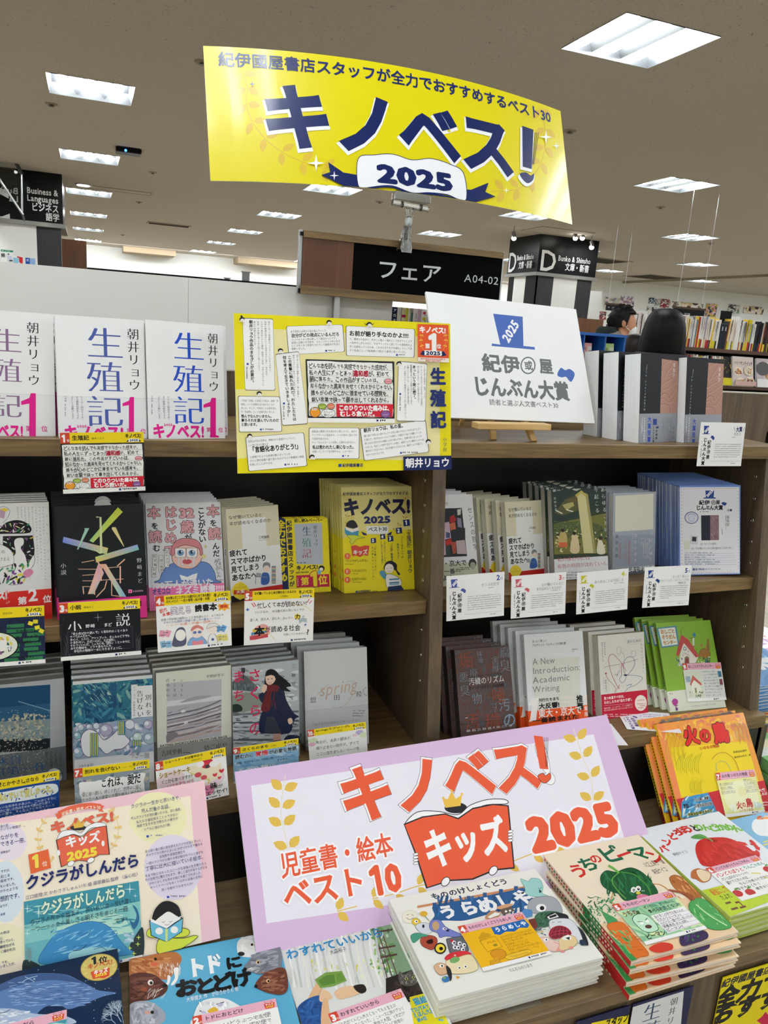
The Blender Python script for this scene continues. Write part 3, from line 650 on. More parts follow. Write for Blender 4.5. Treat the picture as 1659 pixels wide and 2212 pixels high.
# books on the rear shelf right of the partition
solid('rear_shelf_board',W_OAK,[(.60,1.76,ZF,1.1,1.95,-.14)],'rear shelf unit holding upright paperbacks behind the yellow poster','shelf')
xs = .0;specs = [('13203a',9,'アロマテラ','dark navy'),('d9d6cc',7,'','off-white'),('8d8d86',1.5,'','thin grey'),('d8cf9c',7.5,'','cream with a crimson foot'),('c7c21c',4,'','yellow green'),('ddd8cb',3.5,'','ivory'),('a5998a',5.5,'','taupe and teal'),('e2d9d8',9,'','pale pink'),('caa5b4',7,'','rose pink'),('e4e2dd',11,'','white with a red mark'),('a9b8c8',4,'','pale blue')]
x = at(848,670,'y',1.78)[0];kx = (at(925,680,'y',1.78)[0]-x)/69
for k,(c,wd,tx,ds) in enumerate(specs):
    w_ = wd*kx;a = Art(w_,.19,W=100,H=100*.19/w_,bg=c,eps=1e-4);R_ = random.Random(k)
    if tx: a.t(tx,50,30,62,'e8ecee',v=True,H=470,wt=.03)
    elif wd > 3: a.lines(60,60,300,1,20,'70706c',22,v=True);
    if k == 3: a.r(0,160*1.0,100,60,'b01c50')
    if k == 6: a.r(40,130,60,300,'1c6a5c')
    if k == 9: a.el(50,60,25,22,'c03048');a.el(50,150,30,28,'c8c024')
    r = empty('paperback',T(x,1.78,-.14),f'{ds} paperback spine, {ORD[k] or "leftmost"} on the rear shelf behind the poster','book','paperbacks on the rear shelf')
    a.mb.box(0,0,0,w_,.13,.19,c);a.mb.obj('cover',PR['semi'],r);pg = MB();pg.box(.001,.0005,.1901,w_-.001,.129,.1903);pg.obj('page_block',PAGE['cream'],r);x += w_+.0003

# =============== BACKGROUND: bookcase on the right ===============
YC = 6.0;zs1 = at(1485,749,'y',YC)[2];zs2 = at(1563,832,'y',YC)[2];cx0 = at(1362,700,'y',YC)[0];cx1 = cx0+2.0
DKW = wood('dark_bookcase_wood','1d1410','3a281d','x',.45,.6);EDG = wood('bookcase_shelf_edge','3c2718','5c3d26','x',.45,.6)
case = empty('bookcase',Matrix.Translation(((cx0+cx1)/2,YC+.15,ZF+HC)),'dark brown bookcase full of cookery magazines, behind the woman with long hair','bookcase');co = np.array([(cx0+cx1)/2,YC+.15,ZF])
def cp(nm,mat,b): m = MB();m.box(*(np.array(b)-np.r_[co,co]));m.obj(nm,mat,case)
for z in (zs1,zs2,zs2-.42,zs2-.8): cp('shelf_board',EDG,(cx0,YC,z-.035,cx1,YC+.3,z))
cp('back_board',BLACK,(cx0,YC+.3,ZF,cx1,YC+.32,zs1+.16));cp('side_panel',DKW,(cx0-.03,YC,ZF,cx0,YC+.32,zs1+.16));cp('side_panel',DKW,(cx1,YC,ZF,cx1+.03,YC+.32,zs1+.3))
cp('plinth',DKW,(cx0,YC+.02,ZF,cx1,YC+.3,ZF+.1))
R = random.Random(11)
def spine_book(x,y,z,w_,h_,c,label,group,lean=0,c2=None,mark=None,nm='magazine',dep=.2):
    a = Art(w_,h_,W=100,H=100*h_/w_,bg=c,eps=5e-4);hh = 100*h_/w_
    if c2: a.band(.72,1.,c2)
    if mark: a.lines(62,hh*.12,hh*.45,1,20,mark,34,v=True,fill=.75)
    r = empty(nm,T(x,y,z,0,0,lean),label,'book',group);a.mb.box(0,0,0,w_,dep,h_,c);a.mb.obj('cover',PR['semi'],r)
    pg = MB();pg.box(.001,.001,h_,w_-.001,dep-.001,h_+.0006);pg.obj('page_block',PAGE['white'],r);return r
pal1 = ['e6e4dd','d9d8d2','f0efe9','cfcfc9','e9e3d0','b9252c','dedbd2','2d2f33','e8c23a','ece9e4','c9c3b6','6c7f9a','efece6','d8c3bd','dcdcd6','8a5a3a','e9e9e6']
pal2 = ['15171a','1d1d20','e4e2da','23211f','101214','6a4128','2a2622','d0cfc8','a06c3a','17191d']
kpx = (at(1659,750,'y',YC)[0]-at(1485,750,'y',YC)[0])/174.
x = cx0+.01;k = 0
while x < cx1-.05:
    wd = R.choice([.007,.009,.012,.016,.02,.011]);px = 1485+(x-at(1485,749,'y',YC)[0])/kpx
    h_ = R.uniform(.255,.297);c = R.choice(pal1 if px < 1630 else pal2);c2 = R.choice([None,None,None,'b01f2b','d8c92a','22304a']);mk = R.choice(['555555',None,'a03030','333a55']);nm = 'magazine'
    if 1550 < px < 1558 and wd < .03: wd = .042;c = '18202e';c2 = None;mk = 'd8dde4';h_ = .24
    if 1585 < px < 1592: wd = .05;c = 'e9e8e4';h_ = .32;c2 = None;mk = '9a948c'
    if 1612 < px < 1615: wd = .022;c = 'd6cb1e';h_ = .3;c2 = 'b3212e'
    spine_book(x,YC+.02,zs1,wd-.0006,h_,c,f'book spine {ORD[k] if k < 40 and ORD[k] else "leftmost" if k == 0 else str(k+1)+"th"} from the left on the upper shelf of the dark bookcase','spines on the upper shelf of the dark bookcase',R.choice([0,0,0,-1.5,-3]) if px > 1500 else 0,c2,mk,nm)
    x += wd;k += 1
x = cx0+.02;k = 0;xe = at(1560,800,'y',YC)[0]
while x < xe:
    wd = R.choice([.008,.011,.014]);spine_book(x,YC+.02,zs2,wd-.0006,R.uniform(.24,.28),R.choice(pal1),f'book spine {str(k+1)}th from the left on the lower shelf of the dark bookcase' if k else 'leftmost book spine on the lower shelf of the dark bookcase','spines on the lower shelf of the dark bookcase',0,R.choice([None,'b01f2b','e08a2a']),'555555');x += wd;k += 1
def face(px0,px1,top,bot,nm,label,art,bg,y=YC-.02,lean=14,yaw=0,t=.02):
    p,q,b = at(px0,bot,'y',y),at(px1,bot,'y',y),at(px0,top,'y',y);w_ = (q-p)[0];h_ = (b-p)[2]/math.cos(math.radians(lean))
    a = Art(w_,h_,W=100,H=100*h_/w_,bg=bg,eps=6e-4);art(a);return book(nm,label,T(p[0],y,zs2,yaw,lean),w_,h_,t,a,cover=bg,pg='white',cat='magazine')
def aM0(a): a.r(0,0,100,400,'15160f');a.strokes((5,5,95,120),20,['c9a53a','6b7a3a','8a5a2a'],(10,26),(2,6),seed=4);a.band(.74,1,'d5cb22');a.lines(20,a.mb.n*0+150,60,2,14,'554a10',7)
def aM1(a):
    a.band(0,1,'ddd0cb');a.t('サンドイッチ',36,16,17,'2a2524',W=60,wt=.02);a.t('ごちそう',6,18,11,'4a4040',W=28,wt=.01)
    for (x,y,s) in ((25,55,1),(72,52,2),(30,96,3),(72,92,4)): a.el(x,y,22,17,'efe4d2');a.strokes((x-16,y-11,x+16,y+11),16,['9c3a28','c98a4a','6a7a34','e2b98a','7a2a2a','e8d9c0'],(8,18),(3,7),seed=s)
    a.band(.85,1,'c9a9a4');a.lines(8,128,80,2,7,'f0e6e2',4)
def aM2(a): a.band(0,1,'c8bcc2');a.el(62,40,40,34,'ddd6cf');a.el(60,42,30,24,'c98f62');a.strokes((38,24,84,58),18,['a03c2c','e0b98a','8a5a34','d8c9b0'],(8,20),(3,8),seed=9);a.el(24,30,26,20,'5c5a5e');a.band(.72,1,'e9e8ea');a.el(30,108,8,8,'33343a');a.r(22,114,20,18,'b9a7b4');a.el(66,118,5,5,'b03038');a.el(80,119,5,5,'8a2a30')
face(1560,1592,770,832,'magazine','black food magazine with a yellow band on the lower shelf',aM0,'15160f')
face(1583,1628,770,834,'magazine','pink sandwich magazine with four food photos on the lower shelf',aM1,'ddd0cb',y=YC-.04)
face(1634,1690,776,838,'magazine','grey lilac food magazine at the right edge on the lower shelf',aM2,'c8bcc2',y=YC-.04)
# section signs hung above the bookcase
def hung(px0,px1,top,bot,y,label,art,rail=True):
    p,q,b = at(px0,bot,'y',y),at(px1,bot,'y',y),at(px0,top,'y',y);w_,h_ = (q-p)[0],(b-p)[2]
    r = empty('section_sign',Matrix.Translation((p[0],y,p[2]+HC)),label,'sign');a = Art(w_,h_,W=100,H=100*h_/w_,eps=8e-4);art(a,100*h_/w_);a.mb.box(0,0,0,w_,.015,h_,'0a0b0d');a.mb.obj('sign_board',PR['semi'],r)
    if rail: m = MB();m.box(-.01,-.004,h_,w_+.01,.02,h_+.02);m.obj('top_rail',EDG,r)
    for xx in (.1,.9): m = MB();m.cyl((w_*xx,.008,h_),(w_*xx,.008,ZC-p[2]),.003,n=6);m.obj('hanging_rod',ALU,r)
def s1(a,H): a.t('栄養 / 料理',8,H*.28,17,'d4d6d6',W=46,wt=.02);a.t('A13-01',66,H*.38,11,'c4c6c6',W=28)
def s2(a,H): a.t('雑誌',30,H*.3,17,'a9adad',wt=.02);a.lines(8,H*.4,18,1,5,'a9adad',5)
hung(1452,1519,665,692,6.6,'black section sign with white characters above the dark bookcase',s1);hung(1309,1348,657,670,8.6,'small dim black section sign hanging above the masked man',s2)
p = at(1557,685,'y',YC+.1);q = at(1582,673,'y',YC+.1);solid('shelf_talker',BLACK,[(p[0],YC+.1,p[2]-.1,q[0],YC+.11,q[2])],'small black header card standing among the cookery magazines','card')
# posters on the far wall
pal = [['c9b0a4','6a6a72','e6ddd2','8f8a9a','b8c0a8'],['5a7fa0','d9dde2','2a3a50','a9b9c9'],['c8a0a8','2a2c34','a03040','e9d9d0','5a4a50'],['3a3c40','c9cdc2','8a9a8a','e4e4de'],['e9a0a0','f0c9c4','d8c04a','3a4a7a'],['c9b48a','4a3a34','e9e0d0','7a7064'],['b9a8c0','5a5064','e9e4ea','a08090']]
for k,(x0_,y0_,x1_,y1_,pi,nm) in enumerate([(1304,641,1337,668,0,'sepia'),(1338,638,1368,664,6,'lilac and white'),(1400,642,1413,655,1,'small blue'),(1414,645,1426,660,3,'small grey'),(1425,645,1444,664,2,'dark pink'),(1446,650,1518,661,5,'long sepia'),(1522,655,1546,683,4,'pink'),(1571,657,1596,675,3,'grey green manga'),(1604,660,1648,676,5,'brown'),(1293,672,1308,690,2,'rose'),(1396,662,1418,674,3,'pale grey')]):
    y = 17.;p,q,b = at(x0_,y1_,'y',y),at(x1_,y1_,'y',y),at(x0_,y0_,'y',y);w_,h_ = (q-p)[0],(b-p)[2];a = Art(w_,h_,W=100,H=100*h_/w_,bg=pal[pi][2],eps=.0015)
    a.strokes((0,0,100,100*h_/w_),60,pal[pi],(10,40),(5,16),seed=k);R2 = random.Random(k)
    for i in range(4): xx,yy = R2.uniform(20,80),R2.uniform(.3,.7)*100*h_/w_;a.el(xx,yy,9,10,R2.choice(['f0dccb','e9e6e2','3a3238']));a.el(xx,yy-6,10,7,R2.choice(pal[pi]))
    o = a.obj('wall_poster','semi',M4=T(p[0],y,p[2]),th=.01);tag(o,f'{nm} illustrated poster on the far white wall, {ORD[k] or "first"} of the far row','poster','posters on the far wall')
p = at(1296,655,'y',17.1);tag(solid('wall_inner',WALL,[(p[0]-1.5,17.02,ZF,X1,17.2,at(1400,632,'y',17.1)[2]+.6)]),kind='structure')
# blue rack with two small books,on a white counter
yr = 4.0;P = lambda x,y: at(x,y,'y',yr);bl = M('blue_painted_board','1e5fae',.45)
r_l,r_r,r_t,r_b = P(1235,716)[0],P(1354,724)[0],P(1352,724)[2],P(1352,806)[2]
rk = empty('display_rack',Matrix.Translation(((r_l+r_r)/2,yr,r_b+HC)),'small blue compartment rack holding a pink and a green booklet','rack');ro = np.array([(r_l+r_r)/2,yr,r_b])
def rp(nm,b,mat=bl): m = MB();m.box(*(np.array(b)-np.r_[ro,ro]));m.obj(nm,mat,rk)
rp('top_board',(r_l,yr-.01,r_t-.016,r_r,yr+.2,r_t));rp('side_board',(r_r-.014,yr,r_b,r_r,yr+.2,r_t-.016));rp('side_board',(r_l,yr,r_b,r_l+.014,yr+.2,r_t-.016));rp('back_board',(r_l,yr+.185,r_b,r_r,yr+.2,r_t),M('dark_blue_board','0b1630',.6))
for px in (1260,1306): x = P(px,760)[0];rp('divider',(x-.005,yr+.004,r_b,x+.005,yr+.19,r_t-.016))
rp('base_board',(r_l,yr,r_b,r_r,yr+.2,r_b+.01))
def abk(col,cols,band):
    def f(a):
        a.t('春',38,26,20,'5a4a44',wt=-.01);a.r(68,20,32,55,cols[0]);a.poly([(74,50),(100,45),(100,100),(78,100)],cols[1]);a.t('キュート' if band else 'ナチュラル',8,66,14,'f4eeea' if not band else '8a3a44',W=62,wt=.01);a.lines(10,84,60,2,8,cols[1],5)
        if band: a.band(.68,1,'e6e8ea');a.t('服選びで',16,116,16,'8a4550',W=60,wt=.01);a.t('損しない',16,136,16,'8a4550',W=60,wt=.01);a.el(86,132,11,12,'b03044')
    return f
for (x0_,x1_,yt,bg,bd,cols,nm) in ((1261,1289,740,'d99a98',True,['d8d4d0','7a4a44'],'pink booklet with a white paper band in the blue rack'),(1307,1337,741,'a9cc7a',False,['c9d8b8','8a98c0'],'light green booklet in the blue rack')):
    p,q = P(x0_,yt),P(x1_,yt);w_ = (q-p)[0];h_ = p[2]-(P(x0_,802)[2] if bd else P(x0_,800)[2]);a = Art(w_,h_,W=100,H=100*h_/w_,bg=bg,eps=4e-4);abk(bg,cols,bd)(a)
    book('booklet',nm,T(p[0],yr+.03,p[2]-h_,0,6),w_,h_,.012,a,cover=bg,pg='white',cat='booklet')
ct = r_b-.002
solid('rack_counter',M('cream_counter_top','e9e2da',.45),[(r_l-.4,yr-.35,ct-.03,r_r+.03,yr+.4,ct)],'white counter top under the blue rack','counter')
solid('counter_base',W_UP,[(r_l-.4,yr-.3,ZF,r_r,yr+.4,ct-.032)],'brown counter base below the white counter top','counter')
a = Art(.3,.035,W=100,H=11.7,bg='cfcfcb',eps=3e-4)
for k in range(26): a.r(18+k*3,2,random.Random(k).uniform(.6,1.8),8,'3c3d40',keep=True)
pp = P(1270,832);o = a.obj('price_rail','semi',M4=T(pp[0]-.06,yr-.352,ct-.07),th=.002);tag(o,'pale price rail with a barcode below the white counter top','price rail')
# =============== PEOPLE ===============
def hairmat(name,c,c2):
    m,nt,b = nodes(name);tc = N(nt,'ShaderNodeTexCoord');mp = N(nt,'ShaderNodeMapping');mp.inputs['Scale'].default_value = (220,220,6);no = N(nt,'ShaderNodeTexNoise',i_Scale=1.0,i_Detail=3.0)
    nt.links.new(tc.outputs['Object'],mp.inputs['Vector']);nt.links.new(mp.outputs['Vector'],no.inputs['Vector']);r = N(nt,'ShaderNodeValToRGB');r.color_ramp.elements[0].color = lin(c);r.color_ramp.elements[1].color = lin(c2);r.color_ramp.elements[0].position = .4;r.color_ramp.elements[1].position = .75
    nt.links.new(no.outputs['Fac'],r.inputs['Fac']);nt.links.new(r.outputs['Color'],b.inputs['Base Color']);b.inputs['Roughness'].default_value = .5;b.inputs['Specular IOR Level'].default_value = .18
    bp = N(nt,'ShaderNodeBump',i_Strength=.5,i_Distance=.002);nt.links.new(no.outputs['Fac'],bp.inputs['Height']);nt.links.new(bp.outputs['Normal'],b.inputs['Normal']);return m
HAIRB = hairmat('black_hair','060505','15110f');HAIRD = hairmat('dark_brown_hair','0d0806','2a1d17')
SKIN = M('warm_skin','c08a6a',.55,amt=.05);CLOTH = M('dark_trousers','1b1c20',.85)
def skin_body(root,nodes_,edges,mat,name='body'):
    me = bpy.data.meshes.new(name);me.from_pydata([n[:3] for n in nodes_],edges,[]);o = bpy.data.objects.new(name,me);COL.objects.link(o)
    md = o.modifiers.new('Skin','SKIN');md.use_smooth_shade = True
    for i,n in enumerate(nodes_): o.data.skin_vertices[0].data[i].radius = (n[3],n[4] if len(n) > 4 else n[3]);o.data.skin_vertices[0].data[i].use_root = (i == 0)
    sd = o.modifiers.new('Sub','SUBSURF');sd.levels = 2;sd.render_levels = 2
    dg = bpy.context.evaluated_depsgraph_get();dg.update();m2 = bpy.data.meshes.new_from_object(o.evaluated_get(dg));bpy.data.objects.remove(o);o = bpy.data.objects.new(name,m2);COL.objects.link(o)
    m2.materials.clear();m2.materials.append(mat);o.parent = root;return o
def human(root,h,mat=SKIN,bend=0.,armf=.25):
    k = h/1.7;b = bend
    n = [(0,0,.95*k,.13*k,.10*k),(0,.01,1.12*k,.12*k,.09*k),(0,.02+b*.3,1.30*k,.14*k,.10*k),(0,.01+b*.6,1.42*k,.09*k,.07*k),(0,0+b*.8,1.49*k,.050*k,.052*k),(0,b-.01,1.55*k,.062*k,.075*k),(0,b-.005,1.61*k,.074*k,.088*k),(0,b,1.67*k,.055*k,.065*k)]
    e = [(i,i+1) for i in range(7)]
    for s_ in (-1,1):
        i = len(n);n += [(s_*.17*k,.01+b*.5,1.38*k,.052*k),(s_*.21*k,-.02,1.12*k,.042*k),(s_*.14*k,-armf,1.04*k,.03*k),(s_*.10*k,-armf-.07,1.05*k,.028*k,.016*k)];e += [(3,i),(i,i+1),(i+1,i+2),(i+2,i+3)]
        i = len(n);n += [(s_*.09*k,0,.88*k,.085*k),(s_*.10*k,-.01,.48*k,.055*k),(s_*.10*k,.02,.09*k,.038*k),(s_*.11*k,-.13,.04*k,.035*k,.025*k)];e += [(0,i),(i,i+1),(i+1,i+2),(i+2,i+3)]
        f = i-1
        for q in range(4):                       # fingers folded forward
            j = len(n);n += [(s_*(.115-.022*q)*k,-armf-.12,(1.055)*k,.009),(s_*(.110-.02*q)*k,-armf-.145,1.03*k,.008)];e += [(f,j),(j,j+1)]
        j = len(n);n += [(s_*.06*k,-armf-.09,1.075*k,.010)];e += [(f,j)]
    return skin_body(root,n,e,mat)
def sleeves(root,h,mat,bend=0.,armf=.25):
    k = h/1.7
    for s_ in (-1,1):
        m = MB();m.cyl((s_*.17*k,.01+bend*.5,1.39*k),(s_*.215*k,-.02,1.11*k),.078*k,.066*k,14);m.ball((s_*.215*k,-.02,1.11*k),.067*k,14,8);m.cyl((s_*.215*k,-.02,1.11*k),(s_*.14*k,-armf+.03,1.045*k),.066*k,.048*k,14);m.obj('sleeve',mat,root)
def trousers(root,h):
    k = h/1.7
    for s_ in (-1,1): m = MB();m.cyl((s_*.085*k,0,.96*k),(s_*.10*k,-.01,.48*k),.105*k,.075*k,14);m.cyl((s_*.10*k,-.01,.48*k),(s_*.10*k,.02,.07*k),.075*k,.06*k,14);m.obj('trouser_leg',CLOTH,root);m = MB();m.ball((s_*.105*k,-.06,.045*k),(.05*k,.13*k,.05*k),12,8);m.obj('shoe',BLACK,root)
def loft(rings,n=28,seed=0,rag=0.):
    "rings (x,y,z,rx,ry) -> closed smooth shell"
    R = random.Random(seed);mb = MB();V = [];ph = [R.uniform(-1,1) for _ in range(n)]
    for k,(x,y,z,rx,ry) in enumerate(rings):
        for i in range(n):
            t = 2*math.pi*i/n;q = 1+rag*ph[i]*(k/len(rings));V.append((x+rx*q*math.cos(t),y+ry*q*math.sin(t),z+rag*.06*ph[(i*7) % n]*(k == len(rings)-1)))
    m = len(rings);F = [(k*n+i,(k+1)*n+i,(k+1)*n+(i+1) % n,k*n+(i+1) % n) for k in range(m-1) for i in range(n)]+[tuple(range(n)),tuple(range((m-1)*n+n-1,(m-1)*n-1,-1))]
    mb.add(V,F,smooth=True);return mb
def ridge(mb,c,r,n,R,dz,w=.006):
    pass
# woman seen from behind
hp = at(1443,664,'y',3.4);wz = hp[2]-ZF
W1 = empty('person',T(hp[0],3.4,ZF,yaw=-28),'person seen from behind with long straight black hair and a dark grey coat','person');human(W1,wz-.015)
k = wz;rings = [(0,0,k-.002,.012,.012)]+[(0,.0,k-d,rx,ry) for d,rx,ry in ((.008,.045,.05),(.025,.075,.085),(.05,.092,.107),(.085,.104,.118),(.13,.113,.120),(.17,.119,.112),(.22,.124,.10),(.26,.127,.09),(.27,.12,.08))]
o = loft([(x,y+.012,z,a_,b_) for x,y,z,a_,b_ in rings],64,2,.035).obj('long_hair',HAIRB,W1)
rings = [(0,.01,wz-.238,.125,.115),(0,.01,wz-.25,.16,.125),(0,.01,wz-.27,.205,.13),(0,.01,wz-.31,.238,.125),(0,.01,wz-.40,.255,.13),(0,.0,wz-.6,.25,.14),(0,0,wz-.85,.24,.14),(0,0,wz-1.0,.25,.15)]
loft(rings,36,3,.02).obj('coat',M('charcoal_purple_coat','3a3640',.9,amt=.15,scale=60,bump=.4),W1);trousers(W1,wz);sleeves(W1,wz-.015,M('charcoal_purple_coat'))
# masked man reading,turned to the right
hp = at(1337,661,'y',5.4);mz = hp[2]-ZF
W2 = empty('person',T(hp[0]-.02,5.4,ZF,yaw=62),'person in a white face mask with short black hair looking down at the shelves','person');human(W2,mz-.0,bend=-.07)
k = mz
def cap(cx,cy,cz,r,n=26,m=12,seed=1,tuft=.012,zmin=-.35,fz=None):
    R = random.Random(seed);mb = MB();V = [];rows = m
    for j in range(rows+1):
        t = j/rows*2.15
        for i in range(n):
            a = 2*math.pi*i/n;q = 1+R.uniform(-1,1)*tuft/r[0]*(.5+j/rows);front = math.sin(a) < -.35     # face looks along -y
            tt = min(t,1.12 if front else 2.15) ;V.append((cx+r[0]*q*math.sin(tt)*math.cos(a),cy+r[1]*q*math.sin(tt)*math.sin(a),cz+r[2]*q*math.cos(tt)))
    mb.add(V,[(j*n+i,(j+1)*n+i,(j+1)*n+(i+1) % n,j*n+(i+1) % n) for j in range(rows) for i in range(n)],smooth=True)
    for _ in range(46):                     # loose locks
        a = R.uniform(0,6.28);t = R.uniform(.1,1.5 if math.sin(a) > -.3 else 1.1);d = Vector((r[0]*math.sin(t)*math.cos(a),r[1]*math.sin(t)*math.sin(a),r[2]*math.cos(t)));e = d*1.09+Vector((R.uniform(-.02,.02),R.uniform(-.02,.02),-.02 if t > .7 else .006))
        mb.cyl(Vector((cx,cy,cz))+d*.97,Vector((cx,cy,cz))+e,.010,.001,5,cap=False)
    return mb
hy = -.07
cap(0,hy+.012,k-.105,(.092,.108,.112),seed=5).obj('hair',HAIRB,W2)
m = MB();m.ball((0,hy-.068,k-.185),(.058,.045,.052),14,8,mi=0);m.cyl((-.085,hy+.0,k-.150),(-.05,hy-.075,k-.165),.002,n=5);m.cyl((.085,hy+.0,k-.150),(.05,hy-.075,k-.165),.002,n=5);m.cyl((-.083,hy+.0,k-.155),(-.05,hy-.07,k-.205),.002,n=5);m.cyl((.083,hy+.0,k-.155),(.05,hy-.07,k-.205),.002,n=5);m.obj('face_mask',M('white_mask_cloth','e9ecee',.8),W2)
for s_ in (-1,1): m = MB();m.ball((s_*.083,hy+.008,k-.135),(.012,.02,.032),10,6);m.obj('ear',SKIN,W2)
m = MB();m.ball((0,hy-.03,k-.14),(.076,.075,.085),16,10);m.obj('face',SKIN,W2)
m = MB();m.ball((-.03,hy-.098,k-.132),(.012,.006,.006),8,5);m.ball((.03,hy-.098,k-.132),(.012,.006,.006),8,5);m.obj('eyes',M('dark_eye','1a1210',.3),W2)
rings = [(0,.02,k-.20,.085,.085),(0,.02,k-.225,.12,.10),(0,.015,k-.26,.19,.12),(0,.01,k-.32,.225,.13),(0,0,k-.6,.23,.15),(0,0,k-.95,.22,.15)]
loft(rings,30,6,.03).obj('jacket',M('grey_beige_jacket','8d8578',.9,amt=.1,scale=50,bump=.3),W2);trousers(W2,mz);sleeves(W2,mz,M('grey_beige_jacket'),-.07)
loft([(0,.045,k-.17,.088,.075),(0,.05,k-.20,.115,.09),(0,.05,k-.24,.12,.095),(0,.04,k-.27,.11,.08)],28,7,.05).obj('hood_collar',M('dark_green_fleece','1b2422',.95),W2)
# third reader,mostly hidden
hp = at(1376,721,'y',4.7);qz = hp[2]-ZF
W3 = empty('person',T(hp[0],4.7,ZF,yaw=40),'shorter person with dark brown hair half hidden between the masked reader and the long-haired one','person');human(W3,qz-.01)
loft([(0,.0,qz,.01,.01),(0,0,qz-.012,.05,.055),(0,0,qz-.04,.085,.092),(0,.005,qz-.09,.10,.105),(0,.012,qz-.15,.105,.098),(0,.02,qz-.22,.10,.08),(0,.025,qz-.27,.085,.06)],40,9,.04).obj('bobbed_hair',HAIRD,W3)
loft([(0,.01,qz-.235,.09,.08),(0,.01,qz-.28,.18,.11),(0,.01,qz-.34,.21,.12),(0,0,qz-.95,.2,.13)],28,8,.02).obj('coat',M('taupe_coat','5e564c',.9),W3);trousers(W3,qz);sleeves(W3,qz-.01,M('taupe_coat'))
# =============== side table right of the shelving ===============
solid('side_table',M('pale_table_top','d6c7ac',.45),[(1.475,.95,-1.14,2.4,1.95,-1.092),(1.50,1.0,ZF,1.56,1.06,-1.14),(2.3,1.0,ZF,2.36,1.06,-1.14),(1.50,1.84,ZF,1.56,1.9,-1.14),(2.3,1.84,ZF,2.36,1.9,-1.14)],'pale low table right of the shelving holding piles of picture books','table')
def pile(x,y,z,w_,d_,n,t,bg,art,label,what,group,pg='white',yaw=0,seed=1,spine=None,jit=.004):
    a = Art(w_,d_,W=100,H=100*d_/w_,bg=bg);art(a);r = book('picture_book',label,T(x,y,z,yaw,90),w_,d_,t,a,spine='l',cover=spine or bg,pg=pg,hard=True,mat='gloss',cat='picture book')
    stack_down(r,n,t+.0004,what,group,seed=seed,jit=jit,rot=.8);return r
def aY(a):
    a.band(0,.30,'e8c23a');a.strokes((0,0,100,36),26,['f2e2a0','f4f4ee','c9301f','e8b52a','4a6a9a'],(14,40),(4,10),seed=2);a.strokes((0,36,100,75),30,['a9cfd8','e9efe9','d8d8a0','f0e9c0'],(14,50),(4,10),seed=3);a.band(.6,1,'7cc06a');a.strokes((0,76,100,124),22,['e9efe2','6ab05c','d8e8b0'],(8,24),(4,9),seed=4);a.el(55,84,14,7,'e8dc30',rot=-8);a.el(32,108,22,10,'b48ac0',rot=5);a.el(30,106,12,5,'e4dcea')
def aB(a): a.strokes((0,0,100,125),40,['7fb2dc','cfe2ef','4a8ac8','e9eff2','9cc4e4'],(16,50),(5,14),seed=6);a.el(18,110,14,8,'c24a70')
def aP(a): a.band(0,1,'f2eef2');a.el(30,30,40,22,'c9a9d8',rot=20);a.strokes((0,30,100,120),20,['f4f2f6','cdb4dc','e2d2ea','e09aa0'],(20,60),(4,12),seed=8);a.band(.8,1,'c9a0d8')
pile(1.475,1.075,-.930,.27,.29,17,.0086,'8fc87c',aY,'picture book with a green meadow cover topping its pile at the right edge','green meadow picture book','pile of green meadow picture books on the side table',pg='grey',seed=4)
pile(1.60,1.385,-.865,.29,.215,22,.0096,'5a9ad4',aB,'sky blue picture book topping its pile at the right edge','sky blue picture book','pile of sky blue picture books on the side table',seed=6,jit=.002)
pile(1.86,1.62,-.905,.28,.22,17,.0100,'e4dcea',aP,'lilac and white picture book farthest back at the right edge','lilac picture book','pile of lilac picture books on the side table',seed=8)

# =============== PRINTED BOARDS ===============
CR = dict(ban=(430,80,.4943),sei=(0,640,.3014),pos=(490,660,.3014),eas=(620,480,.4099),hib=(1240,640,.25256),l2=(0,1030,.3014),m2=(460,1020,.3014),r2a=(920,1010,.217),r2b=(1180,1010,.28873),
          l3=(0,1420,.3014),m3=(320,1370,.3014),r3a=(930,1320,.29536),r3b=(1280,1320,.22845),pink=(0,1680,.28933),kids=(500,1540,.5425),ura=(820,1860,.3255),pee=(1150,1740,.30681),todo=(230,1980,.46414),hino=(1380,1530,.2125),wh=(0,2020,.18083),fr=(1200,2080,.27667))
def ART(M4,w,h,cr,bg=None,eps=1.2e-5,bg2=None):
    ox,oy,s = CR[cr];q = []
    for (x,z) in ((0,h),(w,h),(w,0),(0,0)):
        p = M4 @ Vector((x,0,z));p = np.array([p.x,p.y,p.z-HC]);q.append((((CX+FPX*(p@_r)/(p@_f))-ox)/s,((CY-FPX*(p@_u)/(p@_f))-oy)/s))
    return Art(w,h,quad=q,bg=bg,eps=eps,bg2=bg2)
NAVY,YEL,RED = '14245c','dfd210','e8562f'
def kino(a,x,y,size,W,c=NAVY,out=None,wt=.045,ow=.05,rot=0.): a.t('キノベス!',x,y,size,c,W=W,wt=wt,out=out,ow=ow,rot=rot)
